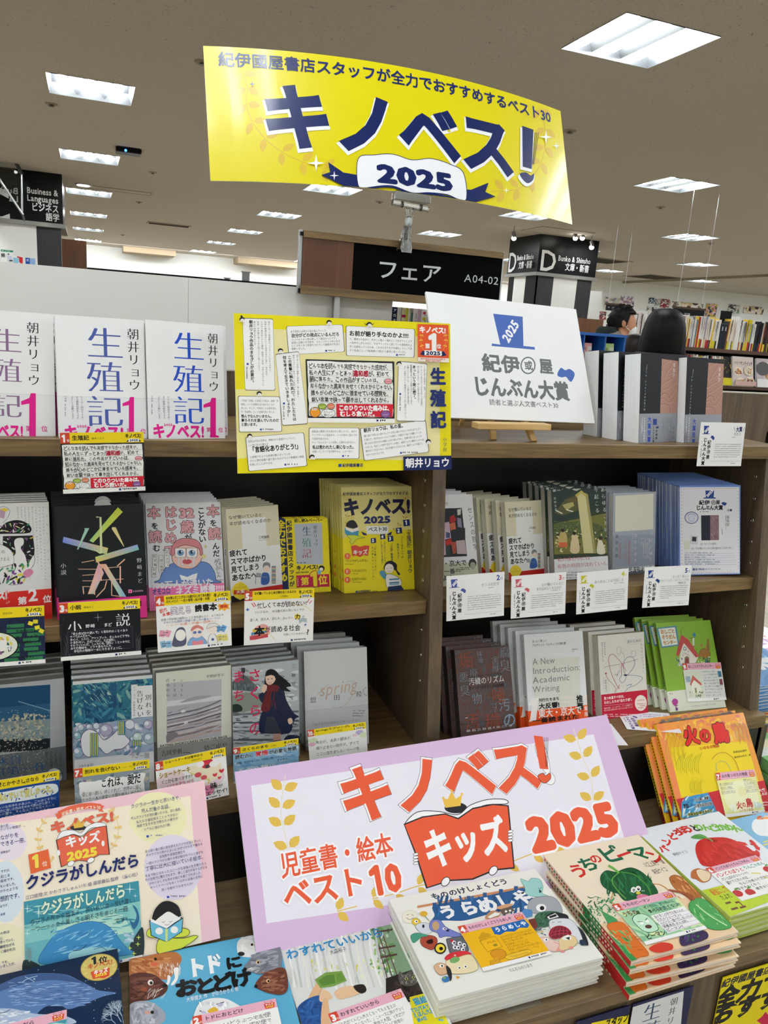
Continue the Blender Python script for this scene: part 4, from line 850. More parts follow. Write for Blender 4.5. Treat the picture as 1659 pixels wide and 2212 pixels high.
# ---- hanging banner (curved sheet)
Mb = T(.225,1.585,.249,.1,21,.6);bw,bh = .815,.276
a = ART(T(.225,1.585,.249,.1,21,.6),bw,bh,'ban',YEL,eps=1e-4)
lf = 'd9b93a'
for P in ([(185,175),(205,240),(200,310),(225,390),(275,465),(345,530),(430,580),(520,615),(600,640)],[(1478,330),(1500,410),(1498,490),(1480,560),(1430,640),(1370,690),(1300,705),(1240,712)]): a.leafs(P,lf,ll=62,lw=30,stem=4)
a.t('紀伊國屋書店スタッフが全力でおすすめするベスト30',78,72,66,'1c2a66',W=1400,wt=.028)
a.t('キノベス',250,226,296,'f1f3f6',W=1050,wt=.062)
a.t('キノベス',252,215,296,NAVY,W=1050,wt=.042)
_uv = a.uv
def bent(P): P = np.atleast_2d(np.asarray(P,float));k = np.clip(1-((P[:,0]-830)/790)**2,0,1);return _uv(np.c_[P[:,0]-38*k,P[:,1]+52*k])
a.uv = bent
a.poly([(1396,398),(1458,416),(1446,594),(1394,582)],'f1f3f6');a.blob([(1384,608),(1415,602),(1436,614),(1458,606),(1450,640),(1420,656),(1392,632)],'f1f3f6')
a.poly([(1405,392),(1455,408),(1445,580),(1405,570)],NAVY);a.blob([(1393,600),(1420,595),(1440,608),(1455,600),(1450,628),(1425,642),(1400,620)],NAVY)
for d in (0,8,16): a.ln([(1462+d,420),(1448+d*.4,560)],2,'1a2340')
a.poly([(575,545),(640,590),(720,605),(720,668),(640,655),(545,600),(583,588)],NAVY);a.poly([(1255,640),(1240,680),(1285,700),(1200,732),(1100,715),(1100,665),(1180,670)],NAVY)
a.blob([(702,533),(770,517),(850,515),(930,540),(1010,535),(1090,560),(1148,600),(1156,718),(1080,690),(1000,680),(930,680),(850,650),(780,650),(708,660)],'f0f2f6',out=NAVY,ow=3)
a.curve([(708,664),(780,654),(850,654),(930,686),(1010,686),(1080,700),(1156,724)],9,NAVY)
a.t('2025',780,540,100,NAVY,W=310,wt=.06)
for (x,y,r_) in ((522,550,38),(1510,440,30),(1557,478,18),(600,604,20),(1330,675,14),(240,212,14)): a.star(x,y,r_,'f4f6f8' if r_ != 14 or x > 1000 else '5a64a0')
ob = a.obj('hanging_banner','gloss',M4=Mb,th=.0012,bend=.045)
tag(ob,'large curved glossy yellow banner with navy katakana and 2025 held high by a clear clip','banner')
# clear clip that carries it
ACR = M('clear_acrylic','f2f6f6',.06,trans=.92,amt=0.,ior=1.45,coat=.3);FROST = M('frosted_acrylic','dfe6e8',.35,trans=.5,amt=.02)
pc = at(888,441,'y',1.545);pd = at(888,520,'y',1.575)
cl = empty('clip_stand',Matrix.Translation((pc[0],1.56,pd[2]+HC-.03)),'clear plastic pivot clip gripping the yellow banner above the black section sign','clip');c0 = np.array([pc[0],1.56,pd[2]-.03])
def cl_(nm,mat,fn): m = MB();fn(m);m.obj(nm,mat,cl)
def rel(x,y,z): return (x-c0[0],y-c0[1],z-c0[2])
jx,jz = pc[0],pc[2]
def f1(m):
    p = rel(jx,1.545,jz);m.box(p[0]-.040,p[1]-.010,p[2]+.004,p[0]+.040,p[1]-.0075,p[2]+.020,bev=.001);m.box(p[0]-.040,p[1]+.006,p[2]+.004,p[0]+.040,p[1]+.0085,p[2]+.022,bev=.001)
cl_('gripper_jaw',ACR,f1)
cl_('gripper_barrel',ACR,lambda m: m.cyl(rel(jx-.041,1.545,jz-.001),rel(jx+.039,1.545,jz-.006),.0065,n=16))
for dx in (-.020,.022): cl_('gripper_spring',M('dark_spring_metal','4a3f30',.35,metal=.8),lambda m,dx=dx: m.cyl(rel(jx+dx-.002,1.545,jz-.0035),rel(jx+dx+.002,1.545,jz-.0035),.0058,n=12))
cl_('yoke',ACR,lambda m: (m.cyl(rel(jx-.008,1.545,jz-.006),rel(jx-.001,1.55,jz-.028),.004,.003,n=8),m.cyl(rel(jx+.008,1.545,jz-.006),rel(jx+.002,1.55,jz-.028),.004,.003,n=8)))
cl_('ball_joint',FROST,lambda m: m.ball(rel(jx,1.552,jz-.033),(.008,.008,.0115),16,10))
def f2(m):
    for sg_ in (-1,1):
        for (y0,z0,y1,z1) in ((1.556,jz-.042,1.562+sg_*.006,jz-.066),(1.562+sg_*.006,jz-.066,1.570+sg_*.017,jz-.088)):
            a_,b_ = rel(jx-.009,y0,z0),rel(jx+.009,y1,z1);m.cyl(rel(jx-.007,y0,z0),rel(jx-.009,y1,z1),.002,n=6);m.cyl(rel(jx+.007,y0,z0),rel(jx+.009,y1,z1),.002,n=6)
            m.add([rel(jx-.007,y0,z0),rel(jx+.007,y0,z0),rel(jx+.010,y1,z1),rel(jx-.010,y1,z1)],[(0,1,2,3)])
cl_('clamp_leg',ACR,f2)
cl_('clamp_spring',M('dark_spring_metal'),lambda m: (m.cyl(rel(jx-.004,1.562,jz-.058),rel(jx+.004,1.562,jz-.058),.003,n=10),m.cyl(rel(jx-.004,1.562,jz-.064),rel(jx+.004,1.562,jz-.064),.003,n=10)))
def f3(m):
    z = pd[2];P = [(1.566,z+.004,.008),(1.560,z-.006,.010),(1.561,z-.016,.0125),(1.558,z-.026,.011)];V = []
    for (y,zz,hw) in P: V += [rel(jx-hw+.003,y,zz),rel(jx+hw+.003,y,zz),rel(jx+hw+.003,y+.003,zz),rel(jx-hw+.003,y+.003,zz)]
    m.add(V,[(k*4+i,k*4+(i+1) % 4,k*4+4+(i+1) % 4,k*4+4+i) for k in range(3) for i in range(4)]+[(3,2,1,0),(12,13,14,15)])
cl_('clamp_paddle',FROST,f3)
# ---- tall yellow poster for the first-ranked novel
Mp = T(.2172,1.1918,-.2392,-1.8,10.4,1.2);pw,ph = .3688,.2499
a = ART(Mp,pw,ph,'pos','efe112')
a.poly([(165,160),(1525,230),(1527,1090),(1400,1110),(165,1090)],'f3e9a8');a.poly([(45,600),(165,600),(165,1090),(75,1100)],'f3ea96')
K = '1b1b1d'
def bx(P,out=K): a.rr(P,14,'fbfbfa',out=out,ow=3.2)
def para(lines,x,y,size,dy,c='3a3a3c',W=None,wt=0.,rot=0.,xs=0.):
    for i,l in enumerate(lines):
        if l: a.t(l,x+i*xs,y+i*dy,size,c,W=(W*min(1,len(l)/max(len(k) for k in lines)) if W else None),wt=wt,res=1,rot=rot)
def vpara(lines,x,y,size,dx,H,c='3a3a3c',wt=0.):
    m = max(len(k) for k in lines)
    for i,l in enumerate(lines):
        if l: a.t(l,x-i*dx,y,size,c,v=True,H=H*len(l)/m,wt=wt,res=1)
bx([(112,92),(330,98),(345,606),(132,604)])
vpara(['時代に沿って価値観をアップデートした人の大半に、','他者の尊厳を踏みにじった過去があると思う。自分含め。','たかが十数年前のテレビ番組、教室での会話、今思えばひどかった。','将来、今を振り返ってまた同じように思うのだろう。','愚かで残酷な私たちには、'],302,112,15,26,480)
a.t('朝井リョウ作品のまなざしが必要だ。',172,104,27,K,v=True,H=460,wt=.03);a.r(142,412,14,14,'2848a0')
a.lines(140,440,150,1,10,'6a6a6c',9,v=True)
bx([(428,150),(828,138),(842,330),(445,352)])
para(['ある男性の日常から話は進んでいって、'],455,178,19,0,W=270,rot=-4);a.t('自分がどの視点にいるんだろ',460,200,31,K,W=345,wt=.03,rot=-4)
para(['というわくわく感が新しくて面白かったです。','前回の正欲に引き続き、マイノリティの中の生き','にくさをうまく表現なされていて着眼点や手法に','感動しました。'],462,236,18,22,W=350,rot=-4)
a.r(705,318,13,13,'2848a0');a.lines(726,318,90,1,10,'6a6a6c',10)
bx([(855,147),(1345,170),(1340,372),(858,358)])
a.t('お前が語り手なのかよ!!!!',876,178,40,K,W=425,wt=.035)
para(['と、爆笑から始まり、人がこの国の一個人として生きていく上で','の条件やしがらみなど、今までうっすらと感じていた違和感を上','手く言語化してくれた本。これからますます多様化していくであ','ろう社会にとって転換期の1冊(だと勝手に思っている)。'],878,230,19,27,W=448)
a.r(1212,348,13,13,'2848a0');a.lines(1232,349,92,1,10,'6a6a6c',10)
bx([(348,352),(515,332),(578,845),(400,858)])
vpara(['語り手の正体の衝撃と読書中・後の衝撃と、','朝井リョウの3年半ぶりの新作は衝撃だらけ!'],505,352,15,27,340);a.t('この衝撃に触れたあと、わたしたちは',448,358,27,K,v=True,H=470,wt=.03,rot=-3.5);a.t('何を考えて生きていきましょうか?',412,360,27,K,v=True,H=440,wt=.03,rot=-3.5)
a.r(402,695,14,14,'2848a0');a.lines(404,720,130,1,10,'6a6a6c',9,v=True)
bx([(82,650),(378,655),(392,902),(90,905)])
para(['三年前「正欲」に出会った私は、以降「多','様性」という言葉を口に出せなくなり','ました。そして、今年はこの小説を読ん','で「生産性」という言葉を失いました。'],100,672,18,27,W=270)
for i,l in enumerate(['恨んでなんかいません。','寧ろそれを望んでいたのだ','と思います。']): a.t(l,102,780+i*30,25,K,W=[230,270,125][i],wt=.03)
a.r(237,882,13,13,'2848a0');a.lines(256,883,120,1,10,'6a6a6c',10)
bx([(136,945),(548,912),(573,1148),(158,1186)])
para(['主人公が見る世界は、滑稽ながら真理をついていて、','この世に生きる誰もが'],150,966,19,28,W=350,rot=-4);a.t('「言語化ありがとう!」',160,1012,46,K,W=370,wt=.035,rot=-4)
para(['と感謝するような表現が散らばっている。','さらに現代未聞の語り部のおかげでより俯瞰的に物語','を楽しむことができる。'],162,1078,19,27,W=390,rot=-4)
a.r(412,1134,13,13,'2848a0');a.lines(432,1134,120,1,10,'6a6a6c',10)
bx([(590,878),(946,878),(945,1096),(592,1098)])
para(['新製品の開発に行き詰まると同じように、自分の','アップデートに息詰まる。いつも何かに急かされ','て成長を促される。','その「なんとな〜くの空気」に疲れたあなたへ。'],608,893,19,26.5,W=325);a.t('私は救われたし楽になった。',612,1000,31,K,W=310,wt=.03);para(['人間ってこういう生き物やもん、しゃーない。'],612,1038,19,0,W=300)
a.r(825,1072,13,13,'2848a0');a.lines(845,1073,90,1,10,'6a6a6c',10)
bx([(956,882),(1420,822),(1445,1048),(985,1110)])
a.t('朝井リョウは、私の星。',976,880,33,K,W=300,wt=.03,rot=-7)
para(['闇に溶けて見えない振りをしている私の愚かさをピンスポを当てたよう','に照らす。何かをわかったような顔をして満足する私?と突撃してくる。','笑いながら泣きながら悶絶しながら読んだあと、全裸で走り出したくな','りました。私がこの世界で生きている限り、朝井リョウと朝井リョウの言','葉がなくてはならない。私が人間でいられるのは、朝井リョウが星だと','わかったからなんです。'],980,928,18,27,W=425,rot=-7,xs=3)
a.r(1240,1050,13,13,'2848a0');a.lines(1258,1048,160,1,10,'6a6a6c',10)
bx([(1230,402),(1432,420),(1418,828),(1216,826)])
vpara(['この本を読む人間性を、朝井リョウが、','おしゃべり上手なあいつを生み出して全言語化。','時には笑いながら、時には胸を痛めながら、'],1415,432,15,23,300);a.t('あっという間に読了。',1340,428,25,K,v=True,H=255,wt=.03);vpara(['物語最後のあいつの言葉には少ししんと来た。','小難しいことなしで、この語り手に身を委ね、','「今」が詰まったこの物語をたくさんの人に堪能してほしい。'],1318,424,15,22,395)
a.r(1234,628,13,13,'2848a0');a.lines(1236,650,150,1,10,'6a6a6c',9,v=True)
def hand1(a,C4,sc):
    "the hand-lettered card: ruled lines of brush writing, red speech bar, small sweets"
    C4 = [np.array(p,float) for p in C4]
    def B(u,v): return (C4[0]*(1-u)+C4[1]*u)*(1-v)+(C4[3]*(1-u)+C4[2]*u)*v
    U = np.linalg.norm(C4[1]-C4[0]);Vh = np.linalg.norm(C4[3]-C4[0])
    a.poly([B(0,0),B(1,0),B(1,.93),B(0,.93)],'232326')
    R = random.Random(3);P = [B(.012+R.uniform(0,.012),.03+.86*k/9) for k in range(10)]+[B(.06+.88*k/9,.905+R.uniform(-.008,.008)) for k in range(10)]+[B(.988-R.uniform(0,.012),.89-.86*k/9) for k in range(10)]+[B(.94-.88*k/9,.02+R.uniform(0,.012)) for k in range(10)]
    a.poly(P,'f6f6f3')
    for i,l in enumerate(['どんな本を読んでも実感できなかった感覚が、','私の人生にずっとあった違和感が、初めて','腑に落ちた。この作品がすごいのは、','知らなかった真実を見せてくれるからじゃない。','誰もが心のどこかに潜ませている感覚を、','鋭い言葉で抉って暴き出してくれるから。']):
        q = B(.03+.004*i,.055+i*.107);w_ = [.92,.90,.80,.95,.90,.90][i]
        a.t(l,q[0],q[1],Vh*.088,'1e1e20',W=U*w_,wt=.022,jit=.35,res=1)
        a.ln([B(.03,.15+i*.107),B(.97,.15+i*.107)],sc*1.0,'9a9a9c')
        if i == 1: q = B(.53,.158);a.t('違和感',q[0],q[1],Vh*.1,'b3213c',W=U*.175,wt=.05,jit=.2,out='f6f6f3',ow=.08)
    q = B(.93,.325);a.el(q[0],q[1],U*.048,Vh*.046,'3a3034');a.el(q[0],q[1],U*.043,Vh*.04,'eda0a6');a.ln([B(.885,.33),B(.975,.33)],sc*1.2,'9c5058')
    a.poly([B(.33,.70),B(.985,.695),B(.975,.905),B(.33,.905)],'d42338')
    q = B(.36,.715);a.t('このひりついた痛みは、',q[0],q[1],Vh*.095,'fafafa',W=U*.60,wt=.05,jit=.2);q = B(.37,.81);a.t('むしろ救いだ。',q[0],q[1],Vh*.092,'fafafa',W=U*.43,wt=.05,jit=.2)
    for (u,v,ru,rv,c) in ((.895,.86,.052,.055,'8d5fa0'),(.17,.745,.046,.042,'9cb83c'),(.27,.74,.042,.045,'e58a66')): q = B(u,v);a.el(q[0],q[1],U*ru*1.08,Vh*rv*1.1,'2c2428');a.el(q[0],q[1],U*ru*.97,Vh*rv*.95,c);a.ln([B(u-.03,v+.012),B(u+.03,v+.004)],sc*1.3,'f2e9ec')
    q = B(.085,.84);a.el(q[0],q[1],U*.062,Vh*.085,'3a2a1c');a.el(q[0],q[1],U*.056,Vh*.075,'f0a030');q = B(.08,.79);a.el(q[0]-U*.016,q[1],U*.013,Vh*.02,'ffffff');a.el(q[0]+U*.014,q[1],U*.013,Vh*.02,'ffffff');a.el(q[0]-U*.014,q[1],U*.005,Vh*.01,'101010');a.el(q[0]+U*.014,q[1],U*.005,Vh*.01,'101010')
    q = B(.235,.855);a.el(q[0],q[1],U*.082,Vh*.07,'2c2c2e');a.el(q[0],q[1],U*.078,Vh*.063,'fafafa');q = B(.185,.81);a.t('ヒトって',q[0],q[1],Vh*.045,'222224',W=U*.10,wt=.01,jit=.3,res=1);q = B(.185,.86);a.t('怖じー!',q[0],q[1],Vh*.045,'222224',W=U*.10,wt=.01,jit=.3,res=1)
    a.poly([B(0,.93),B(1,.93),B(1,1),B(0,1)],'f8f8f8');q = B(.79,.945);a.r(q[0],q[1],U*.022,U*.022,'1c3470');q = B(.83,.945);a.lines(q[0],q[1],U*.15,1,4,'55555a',Vh*.035)
hand1(a,[(563,385),(1198,402),(1200,842),(580,838)],1.6)
def girl(a,x,y,s,hair='bun'):
    a.el(x,y,17*s,15*s,'1a1a1c');a.el(x+2*s,y+6*s,13*s,10*s,'f8f4f0');a.poly([(x-16*s,y+2*s),(x+2*s,y-6*s),(x+17*s,y+2*s),(x+14*s,y-10*s),(x,y-16*s),(x-14*s,y-10*s)],'1a1a1c')
    if hair == 'bun': a.el(x-4*s,y-19*s,7*s,7*s,'1a1a1c')
    if hair == 'tails': a.poly([(x-16*s,y),(x-36*s,y-8*s),(x-18*s,y+7*s)],'1a1a1c');a.poly([(x+16*s,y),(x+36*s,y-8*s),(x+18*s,y+7*s)],'1a1a1c')
    a.el(x-3*s,y+6*s,1.5*s,1.2*s,'1a1a1c',8,keep=True);a.el(x+6*s,y+6*s,1.5*s,1.2*s,'1a1a1c',8)
    a.el(x-12*s,y+14*s,6*s,4*s,'f8f4f0',10,keep=True);a.el(x+14*s,y+14*s,6*s,4*s,'f8f4f0',10)
for (x,y,h_) in ((108,100,'bun'),(730,122,''),(1018,136,'tails'),(382,325,''),(1230,418,''),(230,632,''),(162,936,''),(608,1085,''),(1440,975,'')): girl(a,x,y,1.1,h_)
# rank badge
a.poly([(1364,134),(1583,142),(1588,410),(1366,402)],'ea5a2e');a.poly([(1366,372),(1587,380),(1588,410),(1366,402)],'f6efe6');a.t('キノベス!',1374,148,50,'fafafa',W=190,wt=.05)
a.t('1',1432,185,160,'fafafa',wt=.07);a.t('第',1416,272,38,'fafafa',wt=.03);a.t('位',1500,276,34,'fafafa',wt=.03)
for sg_,cx_ in ((-1,1392),(1,1560)): a.leafs([(cx_,210),(cx_+sg_*6,245),(cx_+sg_*2,285),(cx_-sg_*14,320)],'f2c14a',ll=18,lw=9,stem=2)
a.poly([(1398,325),(1420,330),(1420,362),(1380,352)],NAVY);a.poly([(1530,332),(1550,330),(1570,358),(1530,368)],NAVY);a.rr([(1412,322),(1535,328),(1536,362),(1412,358)],4,'fafafa');a.t('2025',1422,322,36,NAVY,W=104,wt=.05)
a.t('BOOKS KINOKUNIYA',1386,374,15,'d04a28',W=176,wt=.02);a.t('BEST BOOKS',1420,388,15,'d04a28',W=108,wt=.02)
a.t('生殖記',1508,445,128,'1c2c6c',v=True,H=465,wt=.04,sx=.98);a.t('小学館',1558,945,32,'3c4460',v=True,H=108,mincho=True)
a.poly([(1260,1082),(1604,1076),(1607,1175),(1262,1184)],'13225a');a.t('朝井リョウ',1274,1092,72,'f6f6f6',W=318,wt=.03)
a.r(796,1135,22,22,'2848a0');a.t('紀伊國屋書店',824,1132,27,'1e2c60',W=148,wt=.03)
ob = a.obj('standing_poster','semi',M4=Mp,th=.003,back='e9e6dc');tag(ob,'yellow landscape poster crowded with reader comments, standing before the top tier','poster')
r = empty('poster_clip',T(.40,1.205,-.228),'small clear clip holding the yellow poster to the top board edge','clip');m = MB();m.box(-.012,.0,.0,.012,.004,.045);m.box(-.012,.0,.028,.012,.058,.031);m.obj('bracket',ACR,r)
# ---- white board on a wooden easel
Me = T(.6179,1.3054,-.156,4.6,26.2,-1.4);ew,eh = .3643,.2558
a = ART(Me,ew,eh,'eas','eff0f1');BL = '4467b4';GR = '6c7072'
a.poly([(1086,482),(1242,498),(1246,652),(1305,658),(1306,672),(1078,652),(1080,639),(1124,645)],BL)
a.t('2025',1122,600,62,'f4f5f6',W=118,wt=.04,rot=-52)
a.t('紀伊',1018,688,98,GR,W=200,wt=.035);a.el(1270,755,40,46,GR,26);a.el(1270,755,33,39,'eff0f1',26);a.t('或',1246,728,50,GR,wt=.03);a.t('屋',1322,714,82,GR,wt=.035)
a.t('じんぶん大賞',970,806,108,GR,W=502,wt=.04)
a.blob([(1424,805),(1442,768),(1466,780),(1490,774),(1516,800),(1496,842),(1470,815),(1448,818)],BL,n=4)
a.t('読者と選ぶ人文書ベスト30',1062,930,34,'54585a',W=362,wt=.005)
eb = a.obj('easel_board','semi',M4=Me,th=.005,back='f2f2f0');tag(eb,'white landscape board with a blue top hat emblem resting on a small wooden easel','signboard')
PINE = wood('light_pine','c39a5a','e4c48a','x',.5,1.5)
ez = empty('easel',T(.80,1.31,Z1),'small light pine table easel under the white board','easel');A0 = at(1073,953,'z',Z1);A1 = at(1161,957,'z',Z1)
def P0(p): return (p[0]-.80,p[1]-1.31,p[2]-Z1)
L0,R0 = at(1032,903,'y',1.288),at(1190,913,'y',1.288)
m = MB();a0,a1 = P0((L0[0],1.284,L0[2]-.012)),P0((R0[0],1.284,R0[2]-.012));zz = (a0[2]+a1[2])/2;m.box(a0[0],a0[1],zz-.006,a1[0],a0[1]+.028,zz+.006,bev=.001);m.obj('ledge',PINE,ez)
for s_,A,top in ((-1,A0,.86),(1,A1,.87)):
    xq = A[0]*.7+(L0[0]+R0[0])/2*.3;m = MB();p = P0((A[0],A[1]+.014,Z1));q = P0((xq,1.3054+.08*(xq-.618)+.056*.492+.034,-.10));p,q = Vector(p),Vector(q);d = (q-p).normalized();sx = Vector((1,0,0));ny = d.cross(sx).normalized();V = []
    for c in (p,q):
        for (u,v) in ((-.006,-.004),(.006,-.004),(.006,.004),(-.006,.004)): V.append(c+sx*u+ny*v)
    m.add(V,[(0,1,5,4),(1,2,6,5),(2,3,7,6),(3,0,4,7),(3,2,1,0),(4,5,6,7)]);m.obj('leg',PINE,ez)
m = MB();m.cyl(P0(((L0[0]+R0[0])/2,1.41,.0)),P0(((L0[0]+R0[0])/2,1.52,Z1)),.005,n=8);m.obj('leg',PINE,ez)
# ---- pink board of the first-ranked picture book
pkw,pkh = .357,.240
Mk = T(-.180,1.045,-.985,-6,30,5.5);a = ART(Mk,pkw,pkh,'pink','f4c9d2')
CRm = 'fbeed6';a.poly([(-200,370),(430,290),(1420,135),(1508,1240),(1200,1320),(-200,1560)],CRm)
a.el(60,480,140,140,'efe3ee',30);a.el(40,850,140,230,'dfe9f0',30);a.el(60,1240,150,150,'f4eec8',30);a.el(1180,300,215,195,'f6f0c0',34);a.el(1290,670,215,245,'eadfef',34)
N2 = '1f2c6a'
for i,(l,x,y,sz,W_) in enumerate([('海の底。',0,352,28,80),('クジラの物語が…。',0,378,24,200),('ながりを',0,430,40,138),('できる一冊。',0,478,42,210),('保真由子',4,550,20,72),('ですが、',4,690,26,84),('起こる',4,728,26,72),('絵本です。',4,760,26,114),('もいました。',0,800,26,130),('かりのような',0,836,26,134),('想的です。',0,884,46,164),('めです。',0,950,24,74),('絵里',4,1012,20,36),('の体は',0,1150,26,70),('に',0,1188,26,24),('育っていく。',0,1216,26,120),('緻密ながら',0,1252,26,110),('く描かれた',0,1288,26,116),('です。',12,1370,24,60),('いましたが、',0,1398,26,124)]): a.t(l,x,y,sz,N2,W=W_,wt=.012,rot=0,res=1)
kc = 'e8694c'
a.poly([(412,270),(450,258),(470,290),(430,308)],kc);a.poly([(740,200),(780,210),(760,235),(778,255),(738,250)],kc);a.ln([(440,272),(520,235),(600,215),(680,208),(752,218)],44,kc);a.t('児童書・絵本 ベスト10',456,242,36,'fbeed6',W=292,wt=.02,rot=0,arc=.5)
gl = 'f0c978'
a.leafs([(395,615),(340,580),(300,530),(285,470),(290,400),(320,335),(365,280)],gl,ll=34,lw=18,stem=3);a.leafs([(790,560),(845,510),(875,450),(885,380),(870,310),(840,250),(815,205)],gl,ll=34,lw=18,stem=3)
a.t('キノベス!',372,330,92,kc,W=470,wt=.05,rot=0,out='a05048',ow=.012)
def kidbook(a,f):
    "the open red book with a crown, legs and hands: f maps its own coordinates to the drawing"
    a.el(*f(.44,.10),*(np.array(f(.6,.2))-f(.44,.10)),'2a2a2c',20)
    a.poly([f(.36,.10),f(.34,-.06),f(.40,0),f(.45,-.12),f(.50,.0),f(.57,-.06),f(.54,.10)],'e9bc4e')
    a.blob([f(.0,.30),f(.12,.12),f(.34,.14),f(.48,.24),f(.62,.10),f(.8,.04),f(.97,.10),f(.96,.2),f(.7,.16),f(.5,.32),f(.3,.24),f(.02,.36)],'fafafa',out='2a2428',ow=3)
    a.poly([f(-.02,.32),f(.15,.26),f(.33,.24),f(.5,.36),f(.62,.24),f(.8,.16),f(1.0,.16),f(1.02,.92),f(.82,.88),f(.66,.96),f(.56,1.0),f(.4,.94),f(.2,.98),f(.04,1.04)],'2a2428')
    a.poly([f(0,.33),f(.15,.275),f(.33,.255),f(.5,.38),f(.62,.255),f(.8,.175),f(.985,.175),f(1.0,.905),f(.82,.865),f(.66,.945),f(.56,.985),f(.4,.925),f(.2,.965),f(.055,1.02)],kc)
def F1(u,v): return np.array([418+375*u+22*v,372+280*v-62*u+(40*v*.2)])
kidbook(a,F1)
for q in ((438,560),(770,490)): a.el(*q,12,22,'fafafa',12)
for q in ((530,640),(678,615)): a.el(*q,30,20,'2a2428',14,rot=-30);a.el(*q,27,17,'fafafa',14,rot=-30)
a.t('キッズ',484,442,88,'fafafa',W=260,wt=.045,rot=0);a.t('2025',500,545,86,'f6dd4a',W=222,wt=.06,rot=0)
a.poly([(212,575),(360,532),(382,672),(230,718)],'ea6a3c');a.t('1',232,568,120,'f8e05a',wt=.07,rot=0);a.t('位',314,625,40,'fbeed6',wt=.02,rot=0)
a.t('クジラがしんだら',186,730,116,'1c2866',W=850,wt=.035,rot=0)
a.t('江口絵理:文 かわさきしゅんいち:絵 藤原義弘:監修 〈童心社〉',190,880,33,'2c3570',W=850,wt=.005,rot=0,res=1)
a.poly([(178,925),(1035,768),(1068,1330),(190,1500)],'6fb8bf');a.poly([(178,925),(1035,768),(1045,920),(182,1100)],'3f95a8')
a.poly([(182,1100),(1045,920),(1052,1060),(186,1240)],'8accc8');a.poly([(430,1110),(900,1000),(1000,1150),(400,1250)],'b9e2d0')
a.strokes((185,950,1030,1150),60,['5aa8b4','7cc4c4','a4dccf','3a8a9c','8ed0cc'],(60,160),(6,16),ang=(160,185),seed=12)
a.blob([(1068,1120),(1010,1180),(960,1290),(1068,1330)],'2c3a3c')
a.blob([(180,1360),(300,1400),(320,1480),(185,1500)],'2c3a3c')
a.blob([(290,1375),(340,1260),(430,1160),(560,1095),(680,1070),(790,1095),(860,1160),(930,1250),(1000,1305),(900,1330),(640,1360),(440,1390)],'3f8fc4',out='2a5a84',ow=3)
a.strokes((380,1130,880,1330),60,['4f9bcc','6fb4da','3580b4','8cc8e2'],(40,120),(6,14),ang=(140,175),seed=13)
a.blob([(520,1310),(640,1270),(800,1265),(900,1290),(700,1350),(540,1370)],'9fd4dc')
a.curve([(545,1290),(600,1282),(650,1245)],5,'16344c');a.curve([(600,1180),(660,1150)],4,'2a5a84');a.curve([(660,1175),(680,1130)],4,'2a5a84');a.curve([(700,1280),(760,1265),(800,1290)],4,'2a5a84')
a.blob([(968,1060),(1000,1130),(1040,1060),(1025,980),(990,950),(1020,1020),(1000,1080)],'2f6a94');a.strokes((925,1150,1000,1230),16,['9fc4d8','c4dce4'],(30,60),(12,20),ang=(0,30),seed=15)
for (x,y) in ((970,1270),(1035,1190),(1030,1240),(1000,1310)): a.star(x,y,20,'c4dc6a',.3)
for (x,y,r_) in ((970,830,46),(290,1000,50),(205,975,36),(205,1160,34),(1010,880,22)): a.star(x,y,r_,'dff4ee',.1)
for i in range(14): t_ = random.Random(i);a.curve([(220+t_.uniform(-6,6),1370),(200+t_.uniform(-10,40),1320),(190+t_.uniform(0,60),1260+t_.uniform(0,40))],2,'8aa0a0')
a.t('クジラがしんだら',300,925,110,'e6f2da',W=630,wt=.03,rot=0,jit=.3,out='4a9078',ow=.03)
a.t('クジラの死から始まる、長い長い命の受け渡し。',226,1058,48,'1a2a30',W=800,wt=.0,rot=0,jit=.35,res=1);a.t('一つ一つの命の美しさと明るさを感じる一冊',228,1112,48,'1a2a30',W=720,wt=.0,rot=0,jit=.35,res=1);a.t('です!',852,1048,46,'1a2a30',wt=0,rot=0,jit=.3,res=1)
a.poly([(900,1355),(1065,1318),(1068,1352),(904,1388)],'f8f6f2');a.r(900,1356,13,16,'2848a0',rot=-10)
for i,(l,sz,x,W_,y) in enumerate([('クジラの一生かと思いきや、',34,975,390,198),('死んだ後のお話。',36,1054,230,232),('死んだクジラが流れ着いたのは、深い海底。',25,978,385,292),('私たちが普段見ることのできない',24,1018,310,320),('海底で生きる生き物たちの様子が',24,1020,308,350),('リアルに描かれた1冊。',24,1072,215,376),('深い深い海の底に命を終えたクジラが沈んでいく。',24,1080,440,540),('そのクジラの肉のにおいにひきつけられて集まる',24,1088,425,568),('深海魚や深海生物たち…',24,1188,215,578),('一頭のクジラから様々な命が紡がれていく様子を',23,1092,425,630),('丁寧に壮大に描いている絵本。',38,1084,450,662),('今まで知らなかったユニークな深海の生き物たちと',24,1082,460,722),('その生命力に驚かされます。美しく迫力がありながらも',24,1082,465,752),('かわいらしさも見せる絵にも魅了されました。',23,1114,400,778),('ゆっくりページをめくりながら深海の世界に',23,1120,395,808),('思いを馳せてみませんか?',23,1204,235,826)]): a.t(l,x,y,sz,N2,W=W_,wt=.008,rot=0,res=1)
a.r(1094,428,18,16,'2848a0');a.lines(1126,424,145,1,10,'8a86a0',13);a.r(1246,880,18,16,'2848a0');a.lines(1276,876,130,1,10,'8a86a0',13)
